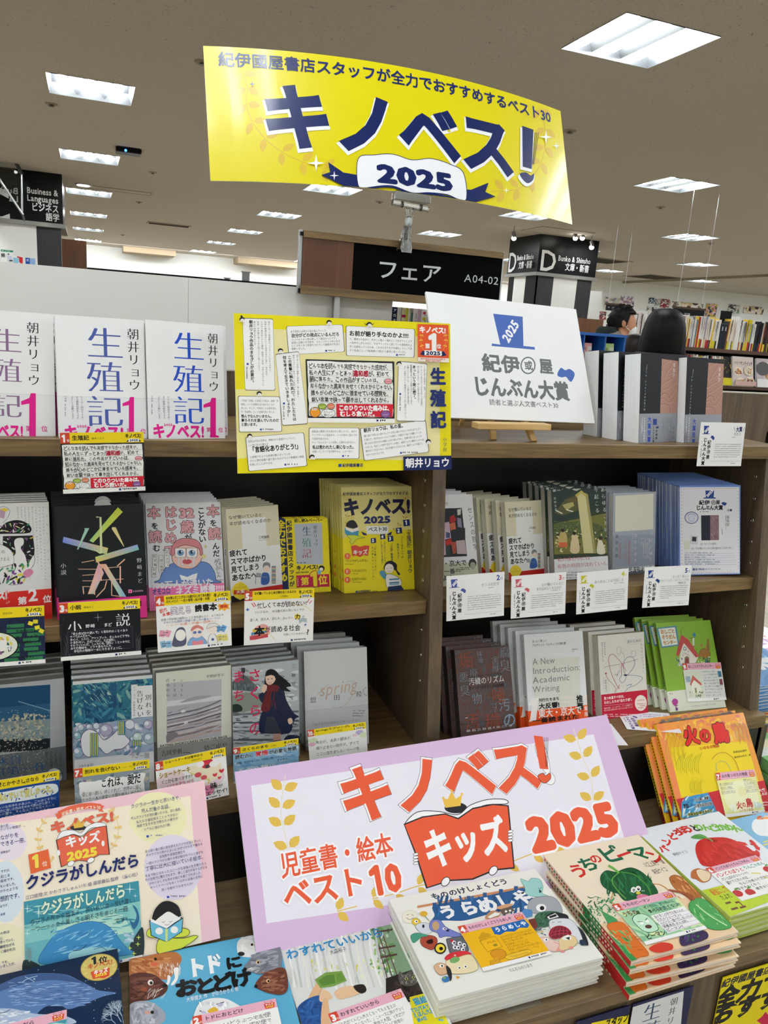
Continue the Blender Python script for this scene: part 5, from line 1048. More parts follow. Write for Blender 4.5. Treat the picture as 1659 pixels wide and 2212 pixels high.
def reader(a,f,green='d4e04a',blue='6ec0dc'):
    a.blob([f(.30,.72),f(.2,.82),f(.22,1.0),f(.5,1.02),f(.8,.86),f(.92,.78),f(.98,.72),f(.9,.70),f(.7,.74)],green,out='1c1c1e',ow=4)
    a.blob([f(.0,.60),f(.08,.52),f(.3,.56),f(.7,.55),f(.82,.62),f(.7,.72),f(.1,.70)],green,out='1c1c1e',ow=4)
    a.blob([f(.12,.42),f(.14,.2),f(.28,.04),f(.44,.02),f(.6,.12),f(.66,.3),f(.64,.42),f(.4,.3)],'1c1c1e')
    a.blob([f(.16,.40),f(.3,.28),f(.42,.22),f(.56,.30),f(.66,.38),f(.58,.5),f(.4,.56),f(.22,.5)],'f8f4ee')
    a.poly([f(.05,.36),f(.38,.52),f(.70,.34),f(.68,.62),f(.38,.80),f(.08,.66)],'1c2a34');a.poly([f(.065,.38),f(.36,.545),f(.36,.78),f(.095,.65)],blue);a.poly([f(.40,.545),f(.69,.365),f(.665,.61),f(.40,.78)],blue);a.poly([f(.08,.33),f(.38,.50),f(.67,.30),f(.64,.36),f(.38,.54),f(.08,.39)],'fafafa')
    a.poly([f(.355,.545),f(.405,.545),f(.40,.79),f(.36,.79)],'cfe07a')
    a.el(*f(.24,.58),26*a_s,24*a_s,'f8f4ee',12);a.el(*f(.53,.57),26*a_s,24*a_s,'f8f4ee',12)
    for u in (.32,.46): a.curve([f(u-.03,.405),f(u,.42),f(u+.03,.40)],2.5,'1c1c1e')
    a.curve([f(.35,.455),f(.39,.475),f(.44,.45)],2.5,'1c1c1e')
a_s = 1.1
reader(a,lambda u,v: (1095+390*u,920+390*v-20*u))
tag(a.obj('pink_board','semi',M4=Mk,th=.004,back='f0f0f0'),'pale pink and cream board about the first-ranked whale picture book, at lower left','signboard')
# ---- wide lilac board
kw,kh = .785,.297
Mi = T(.2306*.975,1.012*.975,-.985*.975,.9,44.4,.1) @ Matrix.Translation((0,0,-.02));a = ART(Mi,kw,kh,'kids','dcbde0')
a.poly([(78,290),(1442,85),(1600,620),(140,838)],'eeeaf4');O = 'ea5f3c'
gy = 'e3bd55'
a.leafs([(228,540),(205,450),(197,380),(205,310),(215,245)],gy,ll=66,lw=38,stem=3,cs='e9dfc0');a.leafs([(1437,350),(1432,260),(1400,180),(1378,110),(1360,60)],gy,ll=60,lw=34,stem=3,cs='e9dfc0')
a.leafs([(560,740),(650,720),(740,690),(800,680)],gy,ll=60,lw=30,stem=4);a.leafs([(1100,600),(1200,560),(1280,540),(1330,500)],gy,ll=55,lw=28,stem=4);a.leafs([(420,790),(500,770)],gy,ll=60,lw=34,stem=4)
a.t('キノベス!',402,215,245,'1c1c2c',W=866,wt=.064);a.t('キノベス!',402,215,245,'faf6f8',W=866,wt=.057);a.t('キノベス',408,220,240,O,W=811,wt=.042)
a.poly([(1203,90),(1240,95),(1262,225),(1228,222)],O);a.blob([(1220,250),(1240,240),(1250,250),(1268,240),(1270,262),(1248,280),(1228,268)],O,out='1c1c2c',ow=2)
for d in (0,7,14): a.ln([(1246+d,98),(1252+d*.4,215)],1.5,'1c1c2c')
kc = O
def F2(u,v): return np.array([690+400*u+75*v-10*u*v,335+330*v-60*u+0])
a.el(893,378,45,22,'26262a');a.poly([(852,378),(838,338),(860,345),(876,312),(893,343),(918,325),(912,370)],'edc04e')
for q in ((843,338),(876,310),(917,323)): a.el(*q,5,5,'edc04e',10)
a.blob([(692,438),(740,395),(820,392),(900,405),(950,368),(1020,345),(1088,345),(1095,362),(1000,370),(900,425),(800,410),(720,432)],'fafafa',out='26262a',ow=3)
a.poly([(685,442),(760,412),(850,400),(902,418),(960,378),(1040,362),(1104,368),(1128,620),(1050,628),(960,665),(870,670),(775,700),(730,560)],'26262a')
a.poly([(690,446),(762,417),(850,405),(903,424),(960,384),(1040,367),(1099,372),(1122,614),(1048,622),(958,659),(870,664),(780,694),(736,560)],O)
a.t('キッズ',748,468,165,'fafafa',W=338,wt=.04,rot=0)
for q,n in (((732,578),4),((1108,487),4)):
    for i in range(n): a.el(q[0]+2,q[1]-15+i*12,12,6,'26262a',12,rot=-10,keep=True)
    a.L += 1
    for i in range(n): a.el(q[0]+2,q[1]-15+i*12,10,4.6,'fafafa',12,rot=-10,keep=True)
    a.L += 1
for q in ((852,672),(1042,628)): a.el(*q,22,16,'26262a',14,rot=-50);a.el(*q,19,13,'fafafa',14,rot=-50)
a.t('2025',1160,398,175,'fbf9fc',W=360,wt=.12,rot=0,sx=1);a.t('2025',1160,398,175,O,W=360,wt=.07,rot=0)
a.t('児童書・絵本',186,558,108,O,W=455,wt=.025,rot=0,out='fbf9fc',ow=.075);a.t('ベスト',196,668,132,O,W=330,wt=.03,rot=0,out='fbf9fc',ow=.07);a.t('10',530,600,150,O,W=135,wt=.05,rot=0,out='fbf9fc',ow=.06)
tag(a.obj('lilac_board','semi',M4=Mi,th=.005,back='f0f0f0'),'wide lilac-edged board with red katakana, red open book and 2025, leaning behind the picture books','signboard')

# =============== POP CARDS ===============
def header(a,rank,title,who,two=None,H=77):
    a.r(0,0,100,13.5,'f4d91e');a.r(0,0,11,13.5,'d2482c');a.t(str(rank),1.2 if rank < 10 else .2,1.2,11.5,'fafafa',wt=.07,W=5.6 if rank < 10 else 8);a.t('位',7.4 if rank < 10 else 8.2,8,3.4,'fafafa',wt=.02,res=1)
    n = len(title);sz = 6.6 if n < 12 else 4.4
    a.t(title,13.5,3.2 if n < 12 else 1.4,sz,'2a2a1c',W=min(sz*n*1.02,60),wt=.03);a.t(who,(14+min(sz*n,60)+3) if n < 8 else 50,6 if n < 8 else 8,3,'3a3a26',W=len(who)*3,res=1)
    if two: a.t(two,13.5,6.2,4.4,'2a2a1c',W=58,wt=.02,res=1)
    a.t('キノベス!',77,1.6,6.2,'1c1c1e',W=20,wt=.04);a.rr([(81,8.4),(94,8.4),(94,12.6),(81,12.6)],.8,'fafafa');a.poly([(78,12.4),(81,9.5),(81,12.4)],NAVY);a.poly([(97,12.4),(94,9.5),(94,12.4)],NAVY);a.t('2025',82.4,8.4,3.8,NAVY,W=10.5,wt=.05,res=1)
def footer(a,H=77): a.r(0,H-5.5,100,5.5,'f6f6f4');a.r(67,H-4.3,2.8,2.8,'1c3470');a.lines(71.5,H-4.2,24,1,3,'55555a',2.4)
def popcard(key,M4,w,h,rank,title,who,body,label,two=None,bg='f8f8f6',thick=.0006):
    a = Art(w,h,W=100,H=77,bg=bg);body(a);header(a,rank,title,who,two);footer(a)
    o = a.obj('shelf_card','semi',M4=M4,th=thick);tag(o,label,'card','ranking cards on the tier edges');return o
def b1(a): hand1(a,[(0,13.5),(100,13.5),(100,77),(0,77)],.35)
popcard('c1',T(-.0404,1.2500,-.2815,3.0,3.0,1.1),.1221,.0940,1,'生殖記','朝井リョウ',b1,'first-rank handwritten card with a red speech bar, hanging from the top tier')
def b2(a):
    a.r(0,13.5,100,60,'1c2748');R = random.Random(4)
    for i in range(9):
        for j in range(4):
            if R.random() < .8: x = 4+j*24+R.uniform(-3,3);a.r(x,16+i*6.4,R.uniform(14,22),4.6,'2f7a4c',keep=True)
    a.L += 1
    for i,l in enumerate(['深掘り照らう こと ですが','生み出していて良かった。','生き続けた人生','私だけの花。','読み終わって','すごかった','泣きます。']): a.t(l,5+(i > 1)*60,[17,24,30,38,45,58,65][i],4.6,'0c1410',W=[80,60,30,32,30,26,24][i],wt=.02,jit=.3,res=1)
    a.el(36,50,32,20,'10140f',28);a.el(36,50,30.5,18.5,'e9ecdc',28)
    a.strokes((10,38,62,62),60,['2a5a3c','e0d24a','8a5a90','fafafa','20302a','d88a9a'],(4,10),(2,4),seed=5);a.rr([(20,42),(54,42),(54,57),(20,57)],5,'f4f4ee')
    for i,l in enumerate(['ここは','すべての','夜明けまえ']): a.t(l,26,42.5+i*4.8,4.4,'2a2a2c',W=[12,16,20][i],wt=.01,res=1)
    for (x,y,r_) in ((80,20,20),(88,26,-10),(86,18,5),(93,31,30)): a.r(x,y,6,5,'e8d83a',rot=r_)
popcard('c2',T(-.1930,1.2420,-.5560,-.2,5.5,-.4),.1187,.0946,2,'夜明けまえ','間宮改衣',b2,'navy card with green word strips at far left of the middle tier')
def b3(a):
    a.r(0,13.5,100,60,'15161c');R = random.Random(2)
    for s_ in (0,1):
        for i in range(9): x = R.uniform(1,11) if s_ == 0 else R.uniform(89,99);a.curve([(x,71),(x+R.uniform(-3,3),60),(x+R.uniform(-5,5),R.uniform(42,55))],.3,'565a60',n=3)
    for i in range(30): a.el(R.uniform(2,98),R.uniform(15,32),.3,.3,'5a5e66',6,keep=True)
    a.star(47,22,6,'8a8e96',.12)
    a.t('小',9,24,16,'f0f0f0',mincho=True,sx=1.1);a.t('説',68,18,19,'f0f0f0',mincho=True);a.t('野崎',31,30,5.5,'e8e8e8',W=12,wt=.02,jit=.2);a.t('まど',54,30,5.5,'e8e8e8',W=10,wt=.02,jit=.2)
    a.poly([(9,38),(90,37),(90,67),(9,69)],'3c4048');a.poly([(9.6,38.6),(89.4,37.6),(89.4,66.4),(9.6,68.4)],'1a1c28')
    for i,l in enumerate(['「また本ばかり読んで」と言われたことのある','すべての人たちへ。','タイパ、コスパ、アウトプット、そんなのどうでも','かまわない。ただ一心に、ただ読む。','それでいいんだ。こんなにも「読む」ことの幸せに','みちた物語を、どうぞあなたにも。','あなたの物語の一部になりますように。']): a.t(l,12+(i == 6)*4,40+i*3.9,3.8,'f2f2f2',W=[72,28,74,58,74,54,62][i],wt=.01,jit=.35,res=1)
popcard('c3',T(-.0515,1.2420,-.5559,-2.2,5.5,.8),.1236,.0957,3,'小説','野崎まど',b3,'black chalk-style third-rank card below the black novel with the hologram title')
def b4(a):
    a.t('前代',4,18,6,'d04030',W=10,wt=.03,jit=.3,rot=-12);a.t('未聞!!',7,24,5.4,'d04030',W=14,wt=.03,jit=.3,rot=-12)
    a.t('笑える',19,16,11.5,'f4f0ee',W=28,wt=.02,jit=.2,out='7a6a9a',ow=.05);a.t('読書本',51,15.5,10.5,'1c1c20',W=30,wt=.045,jit=.15)
    a.poly([(82,20),(85,17),(88,19),(92,15.5),(95,19),(99,18),(97,22),(99,26),(95,25),(91,28),(88,25),(83,27),(84,23)],'f4b23c');a.t('爆誕',85,18.5,5,'d03020',W=11,wt=.03)
    for i,l in enumerate(['読書の守破体は無限大!! この本を読んだら、もう大丈夫','子供だれも爆笑の読書の楽しみは最高ハードル!','レッツ! 知恵の読書の世界へ!!']): a.t(l,6+i*3,31+i*4,3.6,['3a3a40','4a5a9a','e07a1c'][i],W=84-i*8,wt=.005,jit=.35,res=1)
    for (x,y,c,r_) in ((9,52,'e8a0b4',15),(10,67,'8fc0e0',-10),(84,52,'6aa8d8',20),(86,65,'e6dc7a',-15)): a.r(x-6,y-5,7,9,c,rot=r_);a.r(x+1.5,y-4.5,7,9,c,rot=r_+8);a.lines(x-4,y-2,10,2,3,'3a4a6a',1.4)
    a.blob([(20,70),(22,58),(27,47),(35,46),(38,56),(36,70)],'5a5c74',out='2a2a30',ow=.4);a.el(31,56,7,8,'faf6f0',16)
    a.blob([(41,72),(43,63),(50,60),(60,61),(65,72)],'8ab0dc',out='2a3a5a',ow=.4);a.el(53,54,8,8,'f8e6dc',18);a.blob([(45,52),(47,46),(54,44),(61,48),(61,52),(54,48)],'d8867e');a.el(50,54,2.6,2,'5a80b8',10,keep=True);a.el(56.5,54,2.6,2,'5a80b8',10);a.poly([(46,65),(53,67),(61,65),(61,72),(46,72)],'e88a98')
    a.blob([(68,71),(70,60),(77,59),(80,71)],'f4f4f0',out='3a3a44',ow=.4);a.el(74,52,6.5,6.5,'f9ece2',16);a.blob([(66,50),(70,44),(79,44),(83,48),(76,48)],'f0eee8',out='3a3a44',ow=.4);a.el(74,66,2,2,'4a5aa0',8)
popcard('c4',T(.0989,1.2420,-.5555,-2.5,5.3,2.0),.1230,.0975,4,'本を読んだことがない32歳がはじめて本を読む','かまど',b4,'fourth-rank card with small comic figures and opened booklets',two='走れメロス・一房の葡萄・杜子春・本棚')
def b5(a):
    for (x0,y0,x1,y1) in ((10,17,14,23),(13,16.5,16.5,22),(93,15.5,90,20.5),(97,18,93,22)): a.ln([(x0,y0),(x1,y1)],1.1,'d8404a')
    a.t('忙しくて本が読めない!!',18,17,8,'26262a',W=72,wt=.015,jit=.3)
    a.t('という悩み… 実は書店員も同じなんです。',14,28.5,4,'3a3a40',W=76,wt=0,jit=.35,res=1);a.t('書く人、売る人、読む人…みんなの',8,39,4.6,'3a3a40',W=62,wt=0,jit=.35,res=1);a.el(76,40.5,4.6,4.4,'f0dc5a');a.t('力',72.5,36.5,8,'1c1c1e',wt=.03);a.t('で',82,39,5,'3a3a40',wt=0,jit=.2)
    a.blob([(10,62),(16,52),(26,48),(34,52),(36,62),(26,68),(12,70)],'e8a8a4');a.r(8,63,26,6,'c24a54',rot=-6);a.r(10,58,22,4,'5a9ab4',rot=-8);a.r(12,54,20,4,'e4c04a',rot=-4)
    a.t('本',14,50,15,'141416',wt=.045,jit=.1);a.t('が読める社会',29,51.5,10,'26262a',W=52,wt=.015,jit=.25)
    a.t('を作っていきませんか',56,63.5,3.8,'3a3a40',W=36,wt=0,jit=.35,res=1);a.t('?',90,58,11,'1c1c1e',wt=.02);a.poly([(78,45),(84,42),(90,44),(90,50),(84,48),(79,51)],'b8c8cc')
    a.star(4.5,26,3,'3a6ac0',.4);a.star(88,53,2.4,'3a6ac0',.4);a.curve([(66,20),(76,24),(88,26),(97,34)],.5,'e8cc5a');a.curve([(22,66),(34,62),(44,72)],.5,'e8cc5a')
popcard('c5',T(.2434,1.2400,-.5548,-1.2,5.1,-.2),.1241,.0969,5,'なぜ働いていると本が読めなくなるのか','三宅香帆',b5,'white fifth-rank card with a sketched stack of books and a question mark')
def b6(a):
    a.r(0,13.5,100,60,'1f4a94');a.blob([(2,22),(10,17),(30,18),(60,17),(90,18),(98,24),(94,34),(60,36),(30,35),(6,34)],'e9f0f0');a.strokes((2,15,98,40),26,['2f62b4','163a7c'],(3,7),(1,2),seed=3)
    a.t('、読んでいて苦しかった。',12,19.5,11.5,'e9e07a',W=84,wt=.035,jit=.2,out='2a3a4a',ow=.02)
    for i in range(7): a.t(['こんなきれいな気持ちがあふれ、これほどまでに','誰かを鮮やかに描いた作品を初めて読んだと思う。','わたしの心に響き、そんなふうにもなりたいと','一瞬はっと胸を突かれる物語。どうか','この本を手にとってみてください。','静かな夜に読むのがおすすめです。','とても良い本です。'][i],4,38+i*5,4.3,'dfe6f4',W=[92,88,90,84,88,82,60][i],wt=.008,jit=.35,res=1)
kC = .938
def hang(x,y,z,yaw,lean,roll,w,h,k=kC): return T(x*k,y*k,z*k,yaw,lean,roll),w*k,h*k
m_,w_,h_ = hang(-.1830,1.2611,-.8686,7.5,5.4,-2.1,.1197,.0945);popcard('c6',m_,w_,h_,6,'か愛とかやさしさなら','一穂ミチ',b6,'deep blue handwritten card at far left of the lowest tier')
def b7(a):
    a.r(0,13.5,100,60,'8f9aa4');a.strokes((0,14,100,72),50,['6c7c8c','a9b0b4','7c6a90','5a7484','b4b09a'],(8,22),(3,8),seed=7)
    R = random.Random(5);P = [(8+86*k/14,20+R.uniform(-2,3)) for k in range(15)]+[(95+R.uniform(-3,1),24+44*k/6) for k in range(7)]+[(94-86*k/14,68+R.uniform(-2,2)) for k in range(15)]+[(6+R.uniform(-1,3),66-42*k/6) for k in range(7)];a.blob(P,'f4f4f2',n=3)
    a.t('これは、愛だ',34,20,15,'141416',W=54,wt=.025,jit=.25)
    for i,l in enumerate(['強く強い願い、続くけれど、世界中に届く','たった一人の彼女の言葉を噛みしめながら','読み終えた夜、ずっと忘れられない','物語でした。静かで、烈しい。']): a.t(l,9,37+i*8,7,'1c1c1e',W=[80,82,80,70][i],wt=.005,jit=.35,res=1,skew=.1)
m_,w_,h_ = hang(-.0379,1.2551,-.8599,-.3,4.1,0,.1232,.0946);popcard('c7',m_,w_,h_,7,'別れを告げない','ハン・ガン',b7,'grey cloudy seventh-rank card under the blue abstract novel')
def b8(a):
    for (x,y,rx,ry,c) in ((20,32,20,14,'f6dfe2'),(76,44,20,16,'f4dfe6'),(70,62,10,8,'e88ab0'),(24,56,22,12,'f4e2ec')): a.el(x,y,rx,ry,c)
    a.poly([(46,18),(72,17),(92,24),(92,44),(74,50),(48,28)],'f8eed0');a.poly([(46,26),(74,44),(74,50),(48,32)],'e8dc8a');a.poly([(48,30),(73,48),(73,54),(50,37)],'faf4f0')
    a.el(58,34,5,4,'e05a68');a.el(66,40,4.5,3.6,'e05a68');a.el(72,19,9,8,'d83a4c');a.el(72,24,3.4,3,'4a4448');a.el(82,22,7,5,'fbfaf6');a.el(62,18,6,5,'fbfaf6')
    a.t('ショートケーキ',4,17,10.5,'e6cf6a',W=44,wt=.05,jit=.2);a.t('ショートケーキ',4,17,10.5,'4a3a2a',W=44,wt=.0,jit=.2)
    a.t('どこから食べますか?',6,30,6.6,'1c1c1e',W=44,wt=.01,jit=.35,res=1);a.t('いつもとちがう',14,38,7,'d04060',W=38,wt=.015,jit=.35,res=1);a.t('こんな味が',58,56,6,'1c1c1e',W=34,wt=.01,jit=.3,res=1);a.t('味',74,51,10,'1c1c1e',wt=.03);a.t('あふれるエッセイ!',38,64,7,'1c1c1e',W=60,wt=.02,jit=.3,res=1)
    for (x,y,s_) in ((82,40,1),(92,36,1.1),(88,46,.8)): a.blob([(x,y+3*s_),(x-3.4*s_,y-.5*s_),(x-1.8*s_,y-3*s_),(x,y-1.2*s_),(x+1.8*s_,y-3*s_),(x+3.4*s_,y-.5*s_)],'d8384a',n=3)
    a.star(72,50,3.4,'f0c05a',.25)
m_,w_,h_ = hang(.1013,1.2499,-.8658,2.2,5.7,4.0,.1249,.0945);popcard('c8',m_,w_,h_,8,'ショートケーキは背中から','平野紗季子',b8,'pastel eighth-rank card with a painted strawberry shortcake and red hearts')
def b9(a):
    a.r(0,13.5,100,60,'8fbfe0');a.strokes((0,14,100,72),40,['a9d0ea','78aed8','c0def0'],(8,24),(3,8),ang=(0,40),seed=9)
    a.t('読むのに',3,16,9.5,'1c1c20',W=28,wt=.03,jit=.2,out='dcecf6',ow=.05);a.t('覚悟',33,14.5,11.5,'d83a4c',W=20,wt=.04,jit=.15,out='f6f6f6',ow=.05);a.t('が必要な物語',54,16,9.5,'1c1c20',W=43,wt=.03,jit=.2,out='dcecf6',ow=.05)
    a.t('読後、やはり私にはこの作品に勝いっとられることに',5,31,5.6,'1c3a6c',W=88,wt=.01,jit=.35,res=1);a.t('なるから。',66,38,6,'1c3a6c',W=22,wt=.01,jit=.3,res=1);a.t('その余韻に',5,46,12,'f6fafc',W=60,wt=.03,jit=.2,out='5a9ac8',ow=.03);a.t('沈みました。',5,59,9,'1c3a6c',W=60,wt=.02,jit=.25)
K2 = .968
m_,w_,h_ = hang(.2351,1.2551,-.8613,-.9,5.5,1.7,.1231,.0946,K2);popcard('c9',m_ @ Matrix.Translation((0,0,.0235)),w_,h_-.0235,9,'さくらのまち','三秋縋',b9,'sky blue ninth-rank card propped before the schoolgirl novel')
def b10(a):
    for (x,y,rx,ry,c) in ((8,22,8,5,'d8e8c0'),(6,30,6,4,'e8b8c8'),(88,20,7,5,'c4b4e0'),(94,26,6,6,'dce8c0'),(80,24,5,3,'f0d8e0')): a.el(x,y,rx,ry,c)
    for i,l in enumerate(['舞台が、満員の観客が、','鳴り止まない拍手が、すべて','ここに在りました。ページを','めくるたび、春が来る。']): a.t(l,12,24+i*12,7.6,'3a3c44',W=[66,74,74,62][i],wt=0,jit=.35,res=1,skew=.1)
m_,w_,h_ = hang(.3867,1.2726,-.8573,-8.1,8.5,5.4,.1153,.0948,K2);popcard('c10',m_ @ Matrix.Translation((0,0,.018)),w_,h_-.018,10,'spring(スプリング)','恩田陸',b10,'white tenth-rank card with brush writing before the pale grey novel',bg='f6f7f3')
# humanities prize cards
def hat(a,x,y,s,c,rim=True):
    a.poly([(x+.08*s,y),(x+.80*s,y),(x+.76*s,y+.84*s),(x+.18*s,y+.84*s)],c);a.poly([(x-.08*s,y+.84*s),(x+1.02*s,y+.84*s),(x+1.02*s,y+.90*s),(x-.08*s,y+.90*s)],c);a.t('2025',x+.14*s,y+.56*s,.36*s,'fafafa',W=.72*s,wt=.06,rot=-48)
def jlogo_v(a,c,K='15171c'):
    hat(a,6,6,15.5,c);a.t('じんぶん大賞',13,26,7.2,K,v=True,H=47,wt=.045,jit=.1);a.t('紀伊',22.5,30,7.2,K,v=True,H=15.5,wt=.03,jit=.1);a.el(22.7,49.5,3.8,3.8,K,18);a.el(22.7,49.5,3,3,'f4f5f6',18);a.t('或',20.3,47,4.8,K,wt=.03,res=1);a.t('屋',22.5,54.5,7.2,K,v=True,H=7.4,wt=.03)
    a.blob([(24,25),(27,22),(30,23),(33,26),(31,30),(28,27.5)],c,n=3);a.lines(5.6,32,40,1,3,'3a3c44',1.6,v=True)
def jcard(key,M4,w,h,rank,c,title,label,title2=None,title3=None,big=False):
    a = Art(w,h,W=100,H=74,bg='f3f4f5');jlogo_v(a,c)
    if big: a.t('大賞',79,7,9,'2a3468',W=14,wt=.04,rot=-4);a.ln([(74,7),(77,14)],.7,'2a3468');a.ln([(98,7),(95,14)],.7,'2a3468')
    else: a.t(str(rank),86,2.5,12,c,wt=.03);a.t('位',92.5,8,4.6,c,res=1)
    a.t(title,96,16,6.4,'8a8c90',mincho=True,W=len(title)*5.2,al='r')
    if title2: a.t(title2,96,23,6.2,'8a8c90',mincho=True,W=len(title2)*4.6,al='r')
    if title3: a.t(title3,96,29,5.6,'8a8c90',mincho=True,W=22,al='r')
    a.lines(72,24 if not title2 else 30,22,1,3,'a4a6aa',1.5);a.lines(36,36,58,7,3.6,'a9abb0',1.5,fill=.95)
    for i in range(34): a.el(31+i*1.95,65.5,.45,.45,'8a8c94',6,keep=True)
    a.L += 1;a.lines(76,68.5,18,1,3,'8a8c90',1.6)
    o = a.obj('shelf_card','semi',M4=M4,th=.0006);tag(o,label,'card','humanities prize cards');return o
jcard('j2',T(.6342,1.2420,-.5411,-5.1,5.5,3.1),.1203,.0890,2,'4a5aa8','『センスの哲学』','second-rank white prize card with an indigo top hat')
jcard('j3',T(.7772,1.2430,-.5473,-6.0,5.1,3.3),.1198,.0872,3,'d0626a','『なぜ働いていると','third-rank white prize card with a coral red top hat','本が読めなくなるのか』')
jcard('j4',T(.9323,1.2430,-.5498,-5.9,5.0,3.7),.1192,.0887,4,'c8c82c','『あらゆることは今起こる』','fourth-rank white prize card with a yellow green top hat')
jcard('j5',T(1.1013,1.2450,-.5480,-3.2,6.4,.3),.1201,.0890,5,'22408c','『まったく新しい','fifth-rank white prize card with a navy top hat','アカデミック・ライティングの','教科書』')
jcard('j1',T(1.1864,1.2450,-.2383,-3,4,.6),.1150,.0920,1,'22408c','『非美学』','white grand prize card hanging at the right end of the top tier',big=True)
# two loose prize cards lying on the lowest tier
a = Art(.12,.088,W=100,H=74,bg='eeeef4');jlogo_v(a,'5a4aa0','4a3a8a');a.lines(40,10,50,2,8,'b4acd0',4);a.lines(36,30,58,8,4,'c4c0d8',1.6)
pz = at(1310,1556,'z',Z3+.001);o = a.obj('prize_card','semi',M4=T(pz[0]+.02,pz[1]-.045,Z3+.0018,-22,90),th=.0006);tag(o,'white and violet prize card lying flat on the lowest tier beside the green picture books','card')
a = Art(.12,.088,W=100,H=74,bg='eeeef4');a.lines(40,10,50,2,8,'c4c0d0',4);pz = at(1290,1590,'z',Z3);o = a.obj('prize_card','semi',M4=T(pz[0]-.075,pz[1]-.02,Z3+.0008,-14,90),th=.0006);tag(o,'blank-looking white card peeping out behind the wide lilac board','card')

# =============== TOP TIER ===============
def grad_title(a,pts,cs): pass
def sei_art(M4,w,h,tone):
    a = ART(M4,w,h,'sei','eef0f1');a.band(.735,1.,'e9ebec');return a
def sei_common(a,x0,col,cols,sx=1.,tx=None):
    pass
SA = T(-.1767,1.2874,-.1985,3.6,9.4,-1.0);SB = T(-.0441,1.2700,-.1985,5.5,10.6,-.4);SC_ = T(.0883,1.2740,-.1985,9.3,10.0,-1.0)
def sei(M4,w,h,label,tit,cx,ty,ts,auth,num,kx,pb):
    a = ART(M4,w,h,'sei','f0f1f2');a.band(.655,1.,'e8eaec');a.band(.654,.657,'d4d6d8')
    for ch,y in zip('生殖記',ty): a.t(ch,cx,y,ts,tit,mincho=True,sx=1.08)
    a.t('朝井リョウ',auth[0],auth[1],auth[2],'16161a',v=True,H=auth[3],mincho=True)
    x,y,s = num;P = [(0,.17),(.22,.10),(.26,.0),(.40,0),(.40,.94),(.50,.96),(.50,1.0),(.21,1.0),(.21,.96),(.22,.94),(.22,.22),(0,.25)]
    a.poly([(x+u*s*.86,y+v*s*1.10) for u,v in P],'e0188c');a.t('第',kx[1],kx[2],kx[3],'e0188c',wt=.015);a.t('位',kx[1]+kx[4],kx[2]+2,kx[3],'e0188c',wt=.015)
    a.t('キノベス!',kx[0],kx[2]-kx[5],kx[6],'e0188c',W=kx[7],wt=.045);a.t('2025',kx[0]+kx[7]*.22,kx[2]-kx[5]-2,kx[6]*.22,'e0188c',W=kx[7]*.17,wt=.03,res=1)
    if pb:
        a.t('ヒトは二回目ですが、',pb,715+0,17,'4a4c50',v=True,H=180,res=1,mincho=True);a.t('オス個体は初めてです。',pb-33,715,17,'4a4c50',v=True,H=180,res=1,mincho=True);a.t('よろしくお願いします。',pb-68,715,17,'4a4c50',v=True,H=180,res=1,mincho=True);a.t('小学館',pb-116,712,14,'5a5c60',v=True,H=46,res=1);a.lines(pb-120,772,120,1,5,'7a7c80',8,v=True)
    return book('novel',label,M4,w,h,.021,a,cover='ecedee',pg='cream',hard=True,cat='book',group='white novels with pink bands on the top tier')
A_ = sei(SA,.127,.1885,'white novel with a pink band, leftmost on the top tier and cut by the frame','8a6a90',-70,[215,430,685],190,(232,182,86,470),(152,695,305),(-180,182,925,44,112,20,110,345),None)
B_ = sei(SB,.1310,.1880,'white novel with violet blue title characters, partly behind the first-rank card','4a5ca4',605,[205,450,700],245,(950,228,86,455),(878,722,240),(455,905,945,40,100,25,110,430),585)
C_ = sei(SC_,.1268,.1890,'white novel with bright blue title characters, right beside the yellow poster','2450c4',1228,[240,475,705],222,(1522,262,80,430),(1458,728,258),(1092,1478,938,36,86,28,110,370),1205)
for src,dx,dy,yw,lb in ((SA,.032,.028,2.5,'white novel standing behind and between the leftmost two white novels'),(SB,.024,.030,3.,'white novel with scorched-looking page edges behind the second front copy'),(SC_,.006,.032,4.,'white novel right behind the front copy next to the yellow poster')):
    m = src.copy();m.translation = m.translation+Vector((dx,dy,.0));copy_tree(A_ if src is SA else B_,m,lb)
